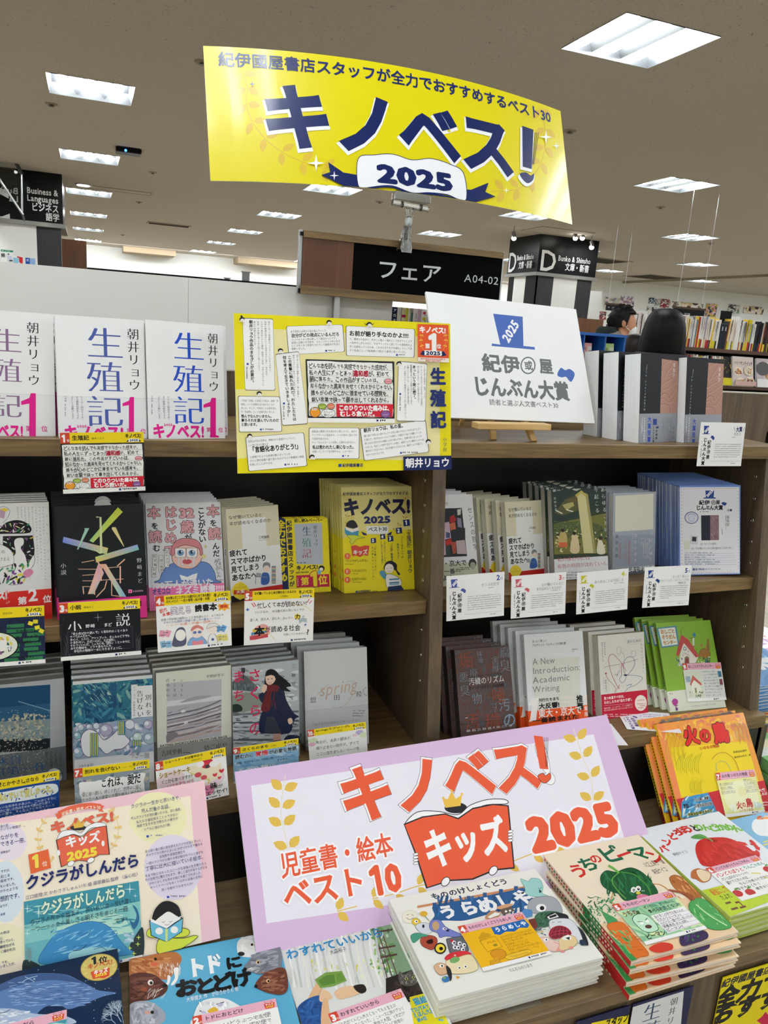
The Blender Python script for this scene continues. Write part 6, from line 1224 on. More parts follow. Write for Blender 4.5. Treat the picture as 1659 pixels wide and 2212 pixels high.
# thick philosophy books
def hibi(M4,w,h,dx,label,full):
    a = ART(M4,w,h,'hib','15181f')
    a.poly([(751+dx,535),(1000+dx,560),(905+dx,1290),(727+dx*.985,1290)] if not dx else [(1150,568),(1300,580),(1262,1290),(1108,1290)],'b48a7c')
    R = random.Random(3)
    ox = dx
    for (P,w_) in (([(760,590),(800,560),(830,545)],3),([(770,700),(800,640),(830,600),(850,560)],4),([(800,670),(850,640),(880,600)],3),([(745,760),(790,730),(840,700),(875,660)],4),([(760,800),(800,790),(850,750),(880,735)],3),([(745,850),(770,830),(800,835),(815,870)],5),([(740,880),(775,870),(800,900),(830,905)],4),([(735,930),(770,920),(810,940),(830,1000)],5),([(815,870),(850,820),(875,790)],3),([(830,905),(860,860),(872,830)],3)):
        P = [(x+ox-(8 if ox else 0),y+(25 if ox else 0)) for x,y in P];a.curve([(x+3,y+5) for x,y in P],w_*2.2,'c49c8e',n=5);a.curve(P,w_,'8a6256',n=5)
    a.t('非美学',858+ox-(5 if ox else 0),570+(38 if ox else 0),40,'f4efe9',v=True,H=130,mincho=True,rot=4);a.ln([(624+(ox and 395),585+(ox and 38)),(619+(ox and 395),635+(ox and 38))],2,'d8dade')
    a.t('ジル・ドゥルーズの言葉と物',617+(ox and 392),640+(ox and 38),20,'d0d4da',v=True,H=345,mincho=True,rot=2,res=1)
    a.band(.668,1,'9a9ea8');a.t('大賞受賞',645+(ox and 383),1028+(ox and 18),50,'2a50b8',v=True,H=228,wt=.03);a.t('われわれの現代思想は',603+(ox and 383),1034,19,'f4f5f6',v=True,H=215,wt=.02,res=1);a.t('ここから始まる!',583+(ox and 380),1034,19,'f4f5f6',v=True,H=150,wt=.02,res=1)
    if not ox:
        a.poly([(673,1048),(708,1050),(706,1096),(714,1100),(666,1100),(674,1094)],'22408c');a.t('紀伊國屋',706,1112,22,'1c1e24',v=True,H=120,wt=.03,res=1);a.t('じんぶん大賞',680,1112,20,'1c1e24',v=True,H=140,wt=.04,res=1);a.blob([(705,1120),(715,1112),(724,1120),(716,1130)],'22408c',n=3)
        a.lines(826,1040,200,6,14,'7c808a',7,v=True);a.t('福尾匠',850,1110,26,'62666e',v=True,H=125,mincho=True)
    return book('philosophy_book',label,M4,w,h,.040,a,spine='r',cover='12151a',pg='white',cat='book',group='thick philosophy books on the top tier')
H1 = T(1.0674,1.2912,-.1985,14.6,7.9,0);H2 = T(1.1992,1.3057,-.1985,11.9,7.9,0)
h1 = hibi(H1,.1301,.184,0,'thick philosophy book with a black and brown leather-like cover, left front copy',1);h2 = hibi(H2,.1302,.182,395,'thick philosophy book with a black and brown cover, right front copy by the prize card',0)
for (src,o_,dx,dy,yw,lb) in ((H1,h1,-.022,.0435,0,'thick philosophy book directly behind the left front copy'),(H1,h1,-.040,.087,0,'thick philosophy book, third in the left row, fore-edge showing'),(H2,h2,-.008,.044,0,'thick philosophy book directly behind the right front copy')):
    m = src.copy();m.translation = m.translation+Vector((dx,dy,0));copy_tree(o_,m,lb)
# =============== MIDDLE TIER,LEFT BAY ===============
def put_row(root,n,step,what,group,**k): stack_back(root,n,step,what,group,**k)
M_ = T(-.1879,1.2809,-.5025,7.5,5.1,-.7);a = ART(M_,.1244,.1956,'l2','eceeee')
for i in range(9): a.t(['いらないことだって','ねむれないんだけど、一〇一年まえにおとうさんが','はんとうはしなければならなかったことが','ことだったのですが、かぞくがひとりひとり','はてることなくしゃべりつづけるほどの','わたしはかぞくのことをここで','というろんなことを','のしかったので、','わすれてました'][i],335-i*26,212,12,'3a3c42',v=True,H=[560,540,470,420,300,200,110,100,90][i],res=1,mincho=False)
a.blob([(-60,400),(0,370),(40,330),(110,310),(170,320),(215,350),(225,385),(190,405),(60,408),(-60,410)],'16181c');a.strokes((0,330,210,400),26,['e8e0a0','c9c0cc','e9eae4','3a8a5a','9a5a90'],(20,44),(6,12),seed=2)
a.curve([(-20,250),(10,215),(50,220),(70,250),(50,300),(20,330)],2.5,'5a5c62');a.poly([(0,235),(40,245),(30,300),(-10,290)],'c9a4c0');a.poly([(0,235),(30,222),(62,235),(40,250)],'e8cc4a')
a.poly([(20,425),(235,420),(248,520),(240,640),(120,640),(20,560)],'1b1d21');a.strokes((20,430,240,640),40,['3c9a5c','8a4a90','e6d04a','e9e9e4','4a4c54'],(14,40),(5,12),seed=4)
a.blob([(100,470),(120,440),(165,440),(170,480),(150,510),(180,560),(200,620),(240,560),(245,620),(190,700),(160,760),(60,770),(90,690),(60,600),(110,550)],'eff0ee',out='4a4c50',ow=3)
a.strokes((-40,620,230,770),60,['e6d84a','2f8a55','74408a','20242a','e8e8e0','4aa070'],(20,60),(8,20),seed=5);a.blob([(165,690),(200,660),(235,670),(230,700),(190,720)],'d98aa8')
a.blob([(-60,480),(20,490),(80,530),(100,590),(80,630),(-60,640)],'eef0ef',out='6a6c70',ow=3);a.t('すべての',-80,528,30,'1c1c1e',W=115,mincho=True);a.t('夜明けまえ',-60,578,32,'1c1c1e',W=130,mincho=True)
obi = None;a.band(.735,1,'e2332a');a.t('2',200,785,120,'fafafa',wt=.03);a.t('第',125,860,60,'fafafa',wt=.03);a.t('位',305,848,56,'fafafa',wt=.03);a.t('キノベス!',-190,835,66,'fafafa',W=240,wt=.05);a.leafs([(60,905),(40,870),(50,830),(70,800)],'f0a090',ll=20,lw=9);a.lines(-20,945,360,1,8,'f6d8d4',10)
r = book('novel','white novel with a dense colourful line drawing and red second-rank band, at far left',M_,.1244,.1956,.014,a,cover='e9ebeb',pg='cream',cat='book')
put_row(r,4,.016,'white illustrated novel with red band at far left','white illustrated novels at far left')
# black hologram novel
M_ = T(-.0521,1.2620,-.5025,2.9,11.8,.4);a = ART(M_,.1364,.1918,'l2','12161a')
def holo(P,cs): a.poly(P,cs)
holo([(640,458),(845,218),(880,252),(668,472)],['8fd08a','c4dc3a','d8d850','c8d87a']);holo([(455,430),(775,510),(765,555),(448,470)],['8a9ce8','e8d48a','c8dc9a','6a8ae0']);holo([(682,575),(985,485),(997,522),(690,615)],['c8e07a','9ab4e8','7ac8c0','e8c45a'])
holo([(708,610),(745,690),(672,840),(630,840)],['e8a4b8','d8b4c8','a4d0b8','f0c8a8']);holo([(720,625),(760,625),(905,860),(860,858)],['f0a49a','e8c0a0','8ac4e0','a4e0c8'])
g_ = 'd8e2a8'
for P,w_ in (([(690,288),(718,290),(722,550)],10),([(722,550),(690,530)],8)): a.ln(P,w_,g_)
a.poly([(716,288),(727,288),(735,552),(716,535)],g_);a.poly([(605,368),(640,368),(560,522),(552,520),(608,380)],'a8d4c0');a.poly([(805,360),(830,362),(890,498),(886,500),(800,372)],'e8dc9a')
for P,w_ in (([(585,614),(675,598)],5),([(560,662),(690,662)],4),([(590,706),(690,700)],4),([(590,745),(690,745)],4),([(594,785),(600,840)],7),([(594,787),(680,787)],4),([(678,787),(678,845)],7),([(725,650),(725,745)],9),([(862,640),(862,762)],9),([(725,655),(862,645)],4),([(725,740),(885,732)],4),([(765,745),(750,800),(690,862)],7),([(800,745),(800,850),(870,858)],7),([(690,600),(735,650)],7),([(895,590),(840,640)],8)): a.ln(P,w_,'f0c0a0')
a.t('小説',452,618,38,'d4d8dc',v=True,H=95,mincho=True);a.t('野﨑まど',996,580,36,'d4d8dc',v=True,H=195,mincho=True)
a.band(.805,1,'e83a94');a.t('読書メーター',450,856,24,'1c1014',W=110,wt=.03);a.r(920,808,26,24,'f2b0d0');a.r(924,812,18,16,'e83a94');a.t('KODANSHA',952,812,17,'f2b8d4',W=75);a.t('!',1000,880,50,'1c1014',wt=.05)
r = book('novel','black novel with holographic strips across its title and a hot pink band',M_,.1364,.1918,.022,a,cover='0d1013',pg='grey',cat='book',obi=None)
r_sh = r;put_row(r,5,.0235,'black novel with holographic title on the middle tier','black novels with hologram titles',dx=-.0012,jit=.003)
m = MB();m.cyl((0,0,0),(0,0,.001),.014,n=18);
for k in range(2): t_ = bpy.data.objects.new('order_slip',(m.mesh('order_slip',M('white_slip','d9dadb',.6)) if k == 0 else bpy.data.objects['order_slip'].data));COL.objects.link(t_);p = at(222,1084-k*8,'y',1.308+.0235*k);t_.location = (p[0],p[1],M_.translation.z+.1835);t_.rotation_euler = (math.radians(80),0,0);tag(t_,['rounded white order slip tip sticking out of the front black novel','rounded white order slip tip behind the front black novel'][k],'paper slip')
# comic essay
M_ = T(.0899,1.2988,-.5025,2.5,18.4,-.1);a = ART(M_,.1305,.1866,'l2','e9ecf0');PK = 'e4a8b0';KK = '17181c'
for (tx,x,y,s_,H_,c) in (('本',1478,200,92,92,PK),('を',1502,305,52,55,KK),('読',1488,362,92,92,PK),('んだ',1546,470,52,105,KK),('ことがない',1440,215,54,255,KK)):
    if c == PK: a.t(tx,x,y,s_,PK,wt=.03,out=KK,ow=.03)
    else: a.t(tx,x if len(tx) > 1 else x+26,y,s_,c,v=True,H=H_,wt=.025)
a.t('32',1282,215,88,PK,W=108,wt=.06,out=KK,ow=.03);a.t('歳',1290,312,96,PK,wt=.03,out=KK,ow=.03);a.t('が',1320,408,54,KK,wt=.02)
for i,ch in enumerate('はじめて'): a.t(ch,1176,210+i*92,88,PK,wt=.035,out=KK,ow=.03)
a.t('本',1052,212,92,PK,wt=.03,out=KK,ow=.03);a.t('を',1082,328,50,KK,wt=.025);a.t('読',1062,385,92,PK,wt=.03,out=KK,ow=.03);a.t('む',1094,486,52,KK,wt=.025)
a.blob([(1145,735),(1160,690),(1200,640),(1280,610),(1400,605),(1490,620),(1535,680),(1548,735),(1560,760),(1130,760)],'6a8cc8',out=KK,ow=3)
a.blob([(1240,530),(1236,600),(1290,650),(1380,655),(1440,600),(1445,530),(1400,480),(1290,480)],'f0c8bc',out=KK,ow=3)
a.blob([(1225,560),(1232,500),(1262,460),(1320,440),(1400,450),(1440,490),(1452,550),(1435,560),(1428,520),(1390,500),(1320,490),(1270,510),(1245,560)],'d88a90',out=KK,ow=3)
for x in (1293,1375): a.rr([(x-40,512),(x+38,512),(x+36,575),(x-36,578)],10,'f6f2f0',out='4a3a3c',ow=2.5);a.el(x,545,24,22,'7aa0cc');a.el(x-2,540,10,12,'28344c');a.el(x+8,536,5,6,'ffffff');a.ln([(x-14,572),(x-12,640)],8,'dce8f4');a.ln([(x+14,572),(x+14,640)],8,'dce8f4')
a.el(1340,608,34,18,'c85a62');a.el(1336,585,5,12,'e8f0f6',10);a.el(1460,570,16,16,'e8dc9a');a.star(1472,500,16,'d8cc7a',.4);a.star(1175,525,14,'8a8c70',.3)
a.poly([(1285,700),(1340,718),(1380,700),(1415,690),(1405,735),(1300,740)],'f4f4f2')
for (x,y,H_,tx) in ((1196,530,115,'走れメロス'),(1154,565,115,'一房の葡萄'),(1108,560,90,'杜子春'),(1102,655,60,'本棚')): a.r(x-16,y-4,32,H_+8,'6a6c70');a.r(x-14,y-2,28,H_+4,'f0f0ee');a.t(tx,x,y,22,'4a4a4c',v=True,H=H_,res=1)
a.t('かまど、',1565,580,30,'26282c',v=True,H=110,jit=.3,rot=-10);a.t('みくのしん',1545,590,30,'26282c',v=True,H=130,jit=.3,rot=-8)
a.band(.785,1,'ee7ab0');a.t('100万人が沸いた',1078,752,58,'f8f2f6',W=450,wt=.03);a.t('オモコロ',1090,800,50,'3a4a90',W=130,wt=.03);a.t('ネズミ読書!!!!',1255,790,60,'f8f2f6',W=350,wt=.035);a.t('大和書房',1540,734,16,'8a5070',W=60,res=1);a.t('「こんな',1080,850,60,'f8e8f0',W=150,wt=.02)
r = book('comic_essay','white comic essay with a pink-haired crying character and a pink band',M_,.1305,.1866,.016,a,cover='e6e9ec',pg='white',cat='book')
put_row(r,5,.018,'white comic essay with pink lettering','white comic essays with the crying character',dx=-.0004,jit=.002)
# pocket paperbacks
def naze(M4,w,h,cr,f,label,group,pg='cream'):
    a = ART(M4,w,h,cr,'f2f3f1');u = 1
    a.band(0,.44,'ded9bc');a.band(.12,.44,'f2f3f1',u0=.27,u1=.74);a.band(.36,.44,'f2f3f1',u0=.27,u1=.62)
    f(a);return book('paperback',label,M4,w,h,.013,a,cover='f0efe9',pg=pg,cat='book',group=group)
def fn1(a):
    a.t('なぜ働いていると',110,312,29,'3a3a36',W=245,wt=.01);a.t('本が読めなくなるのか',116,356,30,'3a3a36',W=300,wt=.01);a.t('三宅香帆',325,458,23,'2a2a2a',W=78,wt=.01);a.t('Miyake Kaho',326,485,9,'5a5a5a',W=62,res=1)
    for i,l in enumerate(['疲れて','スマホばかり','見てしまう','あなたへ']): a.t(l,[116,122,128,133][i],560+i*58,50,'1a1a1c',W=[130,262,205,182][i],wt=.03)
    a.el(382,690,22,25,'f6e4d4',out if False else 18);a.blob([(358,690),(360,655),(385,645),(408,655),(408,690),(395,670),(370,672)],'8a8c90');a.blob([(345,800),(350,730),(375,718),(400,730),(405,780),(385,805)],'3f66b0');a.r(310,722,34,26,'a8adb2',rot=8);a.r(300,748,90,5,'8a8c90');a.r(304,752,4,52,'8a8c90')
    for i in range(16): a.r(420,672+i*8,30,6,['5a7a9a','9a5a4a','c9b48a','6a8a6a'][i % 4],keep=True)
    a.L += 1
    a.band(.93,1,'17171a');a.band(.885,.96,'c8241e',u0=.25);a.star(195,850,66,'f0d84a',.9);a.el(195,850,58,60,'f4dc3a',26);a.t('ノン',180,800,18,'8a5a1a',W=36,res=1);a.t('フィクション',150,822,18,'8a5a1a',W=90,res=1);a.r(148,846,98,30,'d23a2a');a.t('大賞',165,848,26,'faf0d0',W=60,wt=.03)
NZ = T(.2335,1.3150,-.5025,13,11,.3)
r = naze(NZ,.1035,.1705,'m2',fn1,'cream and white paperback with bold black lines and a gold seal, left bay','cream paperbacks in the left bay')
put_row(r,5,.015,'cream paperback with bold black lines in the left bay','cream paperbacks in the left bay',dx=-.002,jit=.0015)
# sample leaflets
M_ = T(.3290,1.3400,-.5025,.6,19.1,0);a = ART(M_,.1010,.1425,'m2','ecd916')
a.poly([(450,322),(520,335),(545,860),(470,860)],'1c2450');a.t('全力でおすすめ',487,342,62,'ecd916',v=True,H=445,wt=.045);a.t('紀伊國屋書店スタッフが',545,345,40,'23233a',v=True,H=480,wt=.035);a.t('試し読みペーパー',582,335,27,'1c1c20',W=205,wt=.035)
a.poly([(582,372),(780,362),(790,662),(598,658)],'b8bec8')
for ch,y,c in (('生',388,'3a5a7a'),('殖',470,'4a8a70'),('記',548,'b04a5c')): a.t(ch,634,y,72,c,mincho=True)
a.t('朝井リョウ',730,380,30,'3a3e4a',v=True,H=155,mincho=True);a.lines(602,645,160,1,8,'4a4e5a',9)
a.t('キノベス!',596,668,38,'23233a',W=155,wt=.045);a.t('BEST BOOKS',596,712,16,'23233a',W=90,wt=.03);a.el(778,690,22,22,'1c1c20');a.el(776,696,14,12,'f6f0e8');a.poly([(752,700),(775,705),(770,735),(750,728)],'6ab0d8')
a.poly([(596,740),(832,730),(836,820),(600,826)],'c01848');a.t('第',628,752,62,'f2dc2a',wt=.03);a.t('1',688,700,128,'f2dc2a',wt=.07,out='c01848',ow=.04);a.t('位',752,738,70,'f2dc2a',wt=.03);a.t('202',612,752,24,'f6f0e0',v=True,H=60,res=1);a.lines(712,822,110,1,8,'4a3a10',8)
r = book('leaflet','yellow and navy sample reading leaflet beside the gold-sealed paperback',M_,.1010,.1425,.0015,a,cover='e2cf14',pg='white',spine=None,cat='leaflet')
put_row(r,8,.0024,'yellow and navy sample reading leaflet','yellow sample leaflets',dx=-.0004,jit=.001)
# free booklets,yellow
M_ = T(.4515,1.3250,-.5025,-.2,15.8,.1);a = ART(M_,.1477,.2056,'m2','e9d81e');a.band(0,.42,'e4d88c')
for P in ([(915,165),(1010,120),(980,200),(940,200)],[(1290,130),(1400,130),(1420,330),(1360,300)],[(1100,330),(1260,330),(1230,450),(1140,450)],[(930,330),(1000,300),(1040,420),(930,480)]): a.poly(P,'ddcf7c')
a.leafs([(965,370),(962,320),(975,250),(1000,190)],'c4a24a',ll=24,lw=12,stem=2);a.leafs([(1375,330),(1385,270),(1375,200),(1345,150)],'c4a24a',ll=24,lw=12,stem=2);a.leafs([(1300,420),(1330,380),(1360,340)],'c4a24a',ll=24,lw=12,stem=2)
a.t('紀伊國屋書店スタッフが全力でおすすめする',930,144,26,'2a2a44',W=470,wt=.02);a.t('キノベス!',932,185,130,'1e1e40',W=480,wt=.055);a.t('2025',1082,308,66,'1e2a66',W=190,wt=.055,sx=1.2)
a.poly([(1062,425),(1100,440),(1100,455),(1075,450)],'1e2a66');a.poly([(1250,440),(1285,425),(1275,452),(1250,455)],'1e2a66');a.rr([(1098,388),(1256,384),(1258,440),(1102,444)],6,'f0f0ec');a.t('ベスト30',1112,392,36,'1c1c2c',W=136,wt=.025)
def sq(x,y,s,t_,c='1e2a66'): a.r(x,y,s,s,c,rot=-6);a.t(t_,x+s*.2,y+2,s*.85,'f6f6f2',wt=.06);
for (x,y,s,t_) in ((1364,340,46,'1'),(1312,398,42,'2'),(1252,456,40,'3'),(1198,444,36,'4'),(1132,472,36,'5')): sq(x,y,s,t_)
a.t('『生殖記』朝井リョウ',1402,392,36,'1c2450',v=True,H=330,wt=.015);a.t('『ここはすべての',1352,450,20,'1c2450',v=True,H=170,wt=.01);a.t('夜明けまえ』',1325,510,18,'1c2450',v=True,H=120,wt=.01);a.t('『小説』野﨑まど',1278,505,20,'1c2450',v=True,H=150,wt=.01);a.t('『本を読んだことがない',1228,485,15,'1c2450',v=True,H=170);a.t('32歳がはじめて本を読む』',1208,492,15,'1c2450',v=True,H=170);a.t('『なぜ働いていると',1160,520,17,'1c2450',v=True,H=190);a.t('本が読めなくなるのか』',1142,535,15,'1c2450',v=True,H=250,res=1)
reader_s = a_s;a_s = .8
def FR(u,v): return (940+150*u,345+150*v)
a.blob([FR(.1,.3),FR(.2,.05),FR(.45,.0),FR(.62,.2),FR(.6,.4)],'26262a');a.poly([FR(.02,.35),FR(.35,.5),(1045,420),(1040,455),(985,460),(948,445)],'4a96b8');a.poly([FR(.05,.33),FR(.4,.42),(1044,392),(1040,418),(996,432),(952,412)],'f6f0e8');a.blob([(960,455),(1010,450),(1070,465),(1085,470),(1030,480),(1000,515),(980,500),(985,478)],'cfd84a',out='26262a',ow=2)
a.poly([(988,530),(1020,522),(1055,535),(1085,525),(1120,528),(1110,600),(1080,592),(1052,608),(1020,596),(1000,604)],'d84a38');a.t('キッズ',1002,556,38,'f8f4ee',W=105,wt=.04)
for (y,t_,l) in ((590,'1','『クジラがしんだら』'),(670+30,'2','『トドにおとどけ』'),(760,'3','『わすれていいから』')): a.el(964,y+12,22,22,'e06a3c');a.t(t_,954,y-2,24,'faf4e8',wt=.04);a.t(l,942 if t_ == '1' else 985,y+(38 if t_ == '1' else -2),22,'4a3a1c',W=175 if t_ == '1' else 120,wt=.01);a.lines(945 if t_ == '1' else 1000,y+(68 if t_ == '1' else 26),170 if t_ == '1' else 80,1,6,'6a5a2a',5)
a.blob([(1226,700),(1236,650),(1275,635),(1315,660),(1318,700),(1340,730),(1325,735),(1300,700)],'202028');a.el(1262,690,32,34,'f4ecde');a.blob([(1192,720),(1225,705),(1250,760),(1225,765)],'5a96b4');a.blob([(1240,740),(1290,735),(1345,770),(1340,820),(1250,830)],'f0eee6',out='202028',ow=2);a.poly([(1255,820),(1345,810),(1368,862),(1250,870)],'1e3058')
for i in range(4): a.r(1262,762+i*12,70,10,['4a86a8','f0f0ec','4a86a8','8ab4c8'][i],rot=-4)
a.curve([(1240,688),(1246,692),(1252,688)],2,'202028');a.curve([(1268,684),(1275,688),(1282,684)],2,'202028');a.curve([(1248,706),(1258,712),(1270,704)],2,'b04a3a')
a.r(1022,850,14,12,'2848a0');a.t('紀伊國屋書店',1040,846,19,'1e2c50',W=88,wt=.02);a.t('FREE',1140,846,18,'3a3a2a',W=40,wt=.01);a.lines(960,868,200,1,6,'6a5a2a',5)
r = book('free_booklet','yellow free guide booklet with navy katakana standing near the bay divider',M_,.1477,.2056,.0022,a,cover='dccc20',pg='cream',cat='booklet')
put_row(r,14,.0062,'yellow free guide booklet','yellow free booklets',dx=-.0014,jit=.0018)
# =============== MIDDLE TIER,RIGHT BAY ===============
M_ = T(.6440,1.3288,-.5025,1.3,20.8,-.3);a = ART(M_,.1035,.1885,'r2a','eceef0')
a.t('也',188,340,38,'5a5e64',wt=0);a.poly([(120,408),(357,402),(410,882),(172,892),(110,892)],'1d2026')
for (P,c) in (([(120,560),(232,540),(250,700),(180,720),(120,700)],'d4b8cc'),([(240,490),(280,468),(300,520),(270,560),(235,540)],'b8262c'),([(232,560),(290,545),(300,620),(250,630)],'c86a4a'),([(310,500),(350,505),(360,600),(318,590)],'8a86a0'),([(260,620),(390,600),(392,720),(250,730)],'22262e'),([(190,730),(250,700),(260,760),(205,790)],'c2302c'),([(250,740),(300,740),(300,850),(270,860)],'b4523c'),([(300,730),(385,720),(405,860),(310,860)],'c8b4b8'),([(200,640),(240,650),(240,700),(200,700)],'4a5a80'),([(130,720),(190,720),(200,870),(130,880)],'cbb6c6'),([(200,790),(235,760),(240,870),(205,880)],'2a4038'),([(310,420),(350,410),(345,470),(315,475)],'d9d4cc')): a.poly(P,c)
a.t('センスの哲学',430,390,66,'3c4248',v=True,H=440,wt=0,sx=.8,rot=-5)
a.band(.755,1,'cdd2b8');a.t('・京大で',168,925,64,'17191a',W=235,wt=.02);a.t('一番',178,1008,56,'17191a',W=112,wt=.02);a.lines(298,992,130,3,17,'3a3c34',11);a.el(462,960,38,42,'3a3c3a');a.el(466,975,26,40,'a8aa98');a.blob([(428,960),(436,920),(475,910),(500,940),(496,970),(480,945),(450,945)],'30322e');a.t('よく',160,1070,60,'17191a',wt=.02)
r = book('philosophy_paperback','white paperback with an abstract red and black painting beside the bay divider',M_,.1035,.1885,.016,a,cover='e6e8ea',pg='white',cat='book');put_row(r,3,.019,'white paperback with an abstract painting','white paperbacks with abstract paintings',dx=-.004)
def fn2(a):
    a.t('なぜ働いていると',818,402,40,'3a3a36',W=235,wt=.01);a.t('本が読めなくなるのか',820,462,42,'3a3a36',W=288,wt=.01);a.t('三宅香帆',1022,590,26,'2a2a2a',W=72,wt=.01);a.lines(1022,630,55,1,5,'6a6a6a',6)
    for i,l in enumerate(['疲れて','スマホばかり','見てしまう','あなたへ']): a.t(l,[820,826,832,836][i],702+i*68,62,'1a1a1c',W=[132,255,200,180][i],wt=.03)
    a.el(1078,858,24,30,'f6e4d4',18);a.blob([(1054,860),(1056,826),(1080,816),(1102,830),(1100,860),(1090,840)],'8a8c90');a.blob([(1035,1000),(1045,920),(1075,900),(1100,925),(1104,990)],'3f66b0');a.r(1004,908,34,30,'a8adb2',rot=8);a.r(1000,940,88,5,'8a8c90')
    for i in range(15): a.r(1113,852+i*10,26,8,['5a7a9a','9a5a4a','c9b48a','6a8a6a'][i % 4],keep=True)
    a.L += 1;a.band(.90,1,'c8241e');a.star(892,1030,62,'f0d84a',.9);a.el(892,1030,54,58,'f4dc3a',26);a.t('ノン',878,1004,18,'8a5a1a',W=34,res=1);a.t('フィクション',850,1028,18,'8a5a1a',W=86,res=1)
NZ2 = T(.8228,1.3398,-.5025,10,14.8,-.6)
r = naze(NZ2,.1020,.1665,'r2a',fn2,'cream and white paperback with bold black lines, front of the fan in the right bay','cream paperbacks fanned in the right bay')
for k in range(1,7):
    m = T(.8228-.0118*k-(.006 if k > 1 else 0),1.3398+.0145*k,-.5025,13+1.2*k,14.5,-.6);copy_tree(r,m,f'cream paperback fanned out in the right bay, {ORD[k]} copy from the front','cream paperbacks fanned in the right bay')
# stadium photo book
M_ = T(.9243,1.3217,-.5025,-1.0,14.7,1.0);a = ART(M_,.1375,.1960,'r2b','31402f')
a.poly([(35,150),(200,140),(350,150),(450,135),(470,300),(330,330),(60,420)],'2a3a34');a.poly([(60,340),(140,240),(260,190),(320,250),(300,300),(120,360)],'5a5a34');a.poly([(120,280),(200,255),(210,285),(150,320)],'b8b070');a.poly([(150,240),(240,225),(235,250),(170,265)],'6a5c34')
a.poly([(55,420),(470,340),(480,640),(60,650)],'7a7a3c');a.poly([(55,420),(250,400),(380,420),(470,470),(470,540),(60,520)],'56663a')
a.strokes((60,400,240,470),50,['2c3420','8a8c4a','3a4228','a49c58'],(6,16),(3,7),seed=2);a.strokes((60,460,470,640),130,['c9b86a','4a3a24','e8dca0','6a5a30','2c2c20','d8c890','8a6a3a','e9e4c4'],(10,30),(6,16),seed=3);a.strokes((330,400,470,520),40,['2c3420','4a5430','7a7a44'],(8,18),(4,8),seed=4)
a.poly([(228,200),(290,190),(352,640),(280,640)],'d9d39c');a.poly([(290,190),(310,200),(372,640),(352,640)],'a8a066');a.poly([(215,205),(262,170),(300,205),(290,218),(262,192),(225,222)],'c4b458');a.ln([(70,320),(120,345)],8,'f0f2e4');a.ln([(150,315),(200,330)],8,'f0f2e4');a.poly([(190,140),(260,140),(225,175),(205,170)],'c8c8b8')
a.blob([(380,640),(385,560),(400,540),(420,560),(440,640)],'e8e4cc');a.el(404,528,14,15,'3a2c20');a.blob([(180,630),(190,520),(205,490),(235,520),(245,630)],'e2d0a0');a.el(208,492,14,14,'2c2018');a.blob([(90,560),(100,500),(120,470),(150,500),(150,570)],'c8b070');a.el(122,470,14,14,'2c2018');a.r(95,560,60,36,'d86a44')
a.t('あらゆることは',418,146,38,'e8ecea',v=True,H=350,mincho=True,rot=-4);a.t('今起こる',368,148,38,'e8ecea',v=True,H=205,mincho=True,rot=-2);a.t('柴崎友香',62,220,22,'d4d8d4',v=True,H=110,mincho=True,rot=-3);a.r(48,155,22,26,'b8c0bc');a.lines(74,158,50,2,10,'c4ccc8',7)
a.band(.765,1,'eceef2');a.t('私の体の中には',80,672,36,'c0626a',W=245,mincho=True);a.t('複数の時間が流れている。',80,722,36,'c0626a',W=400,mincho=True);a.lines(130,780,300,3,20,'8a8c96',9)
r = book('essay_book','book with a dark green stadium photograph cover and white band of rose lettering',M_,.1375,.1960,.017,a,spine='r',cover='3a2622',pg='grey',cat='book');put_row(r,4,.0215,'book with a dark green stadium photograph','books with the stadium photograph',dx=-.0035)
# grey-blue anthropology book
M_ = T(1.0785,1.3280,-.5025,3.0,10.6,0);a = ART(M_,.1225,.1850,'r2b','a8b0bc');a.poly([(517,212),(802,195),(800,462),(515,480)],'e2e1d2')
a.band(.52,.9,'98a2b0',u0=0);a.t('コロナ禍と',785,482,28,'dfe3e8',v=True,H=240,mincho=True);a.t('出会い直す',668,495,28,'dfe3e8',v=True,H=230,mincho=True);a.t('磯野真穂',528,500,30,'3c4450',v=True,H=190,mincho=True);a.t('不要不急の人類学ノート',645,490,14,'d0d6dc',v=True,H=190,res=1)
a.t('人類学者が不要不急の謎に迫る',620,545,15,'c25a64',v=True,H=180,wt=.01,res=1);a.t('コミュニケーションはどう',596,545,15,'c25a64',v=True,H=160,wt=.01,res=1);a.t('日本社会の現在の姿。',552,560,15,'c25a64',v=True,H=130,wt=.01,res=1);a.lines(765,530,150,5,14,'c8ced6',7,v=True)
a.band(.915,1,'5c6470');a.t('山本七平賞受賞',600,748,36,'f0f2f4',W=210,wt=.035)
r = book('anthropology_book','slim grey blue book with a blank cream square, in the right bay',M_,.1225,.1850,.015,a,cover='b4bcc6',pg='white',cat='book');put_row(r,4,.0175,'slim grey blue book with a blank cream square','grey blue books with a blank square',dx=-.004)
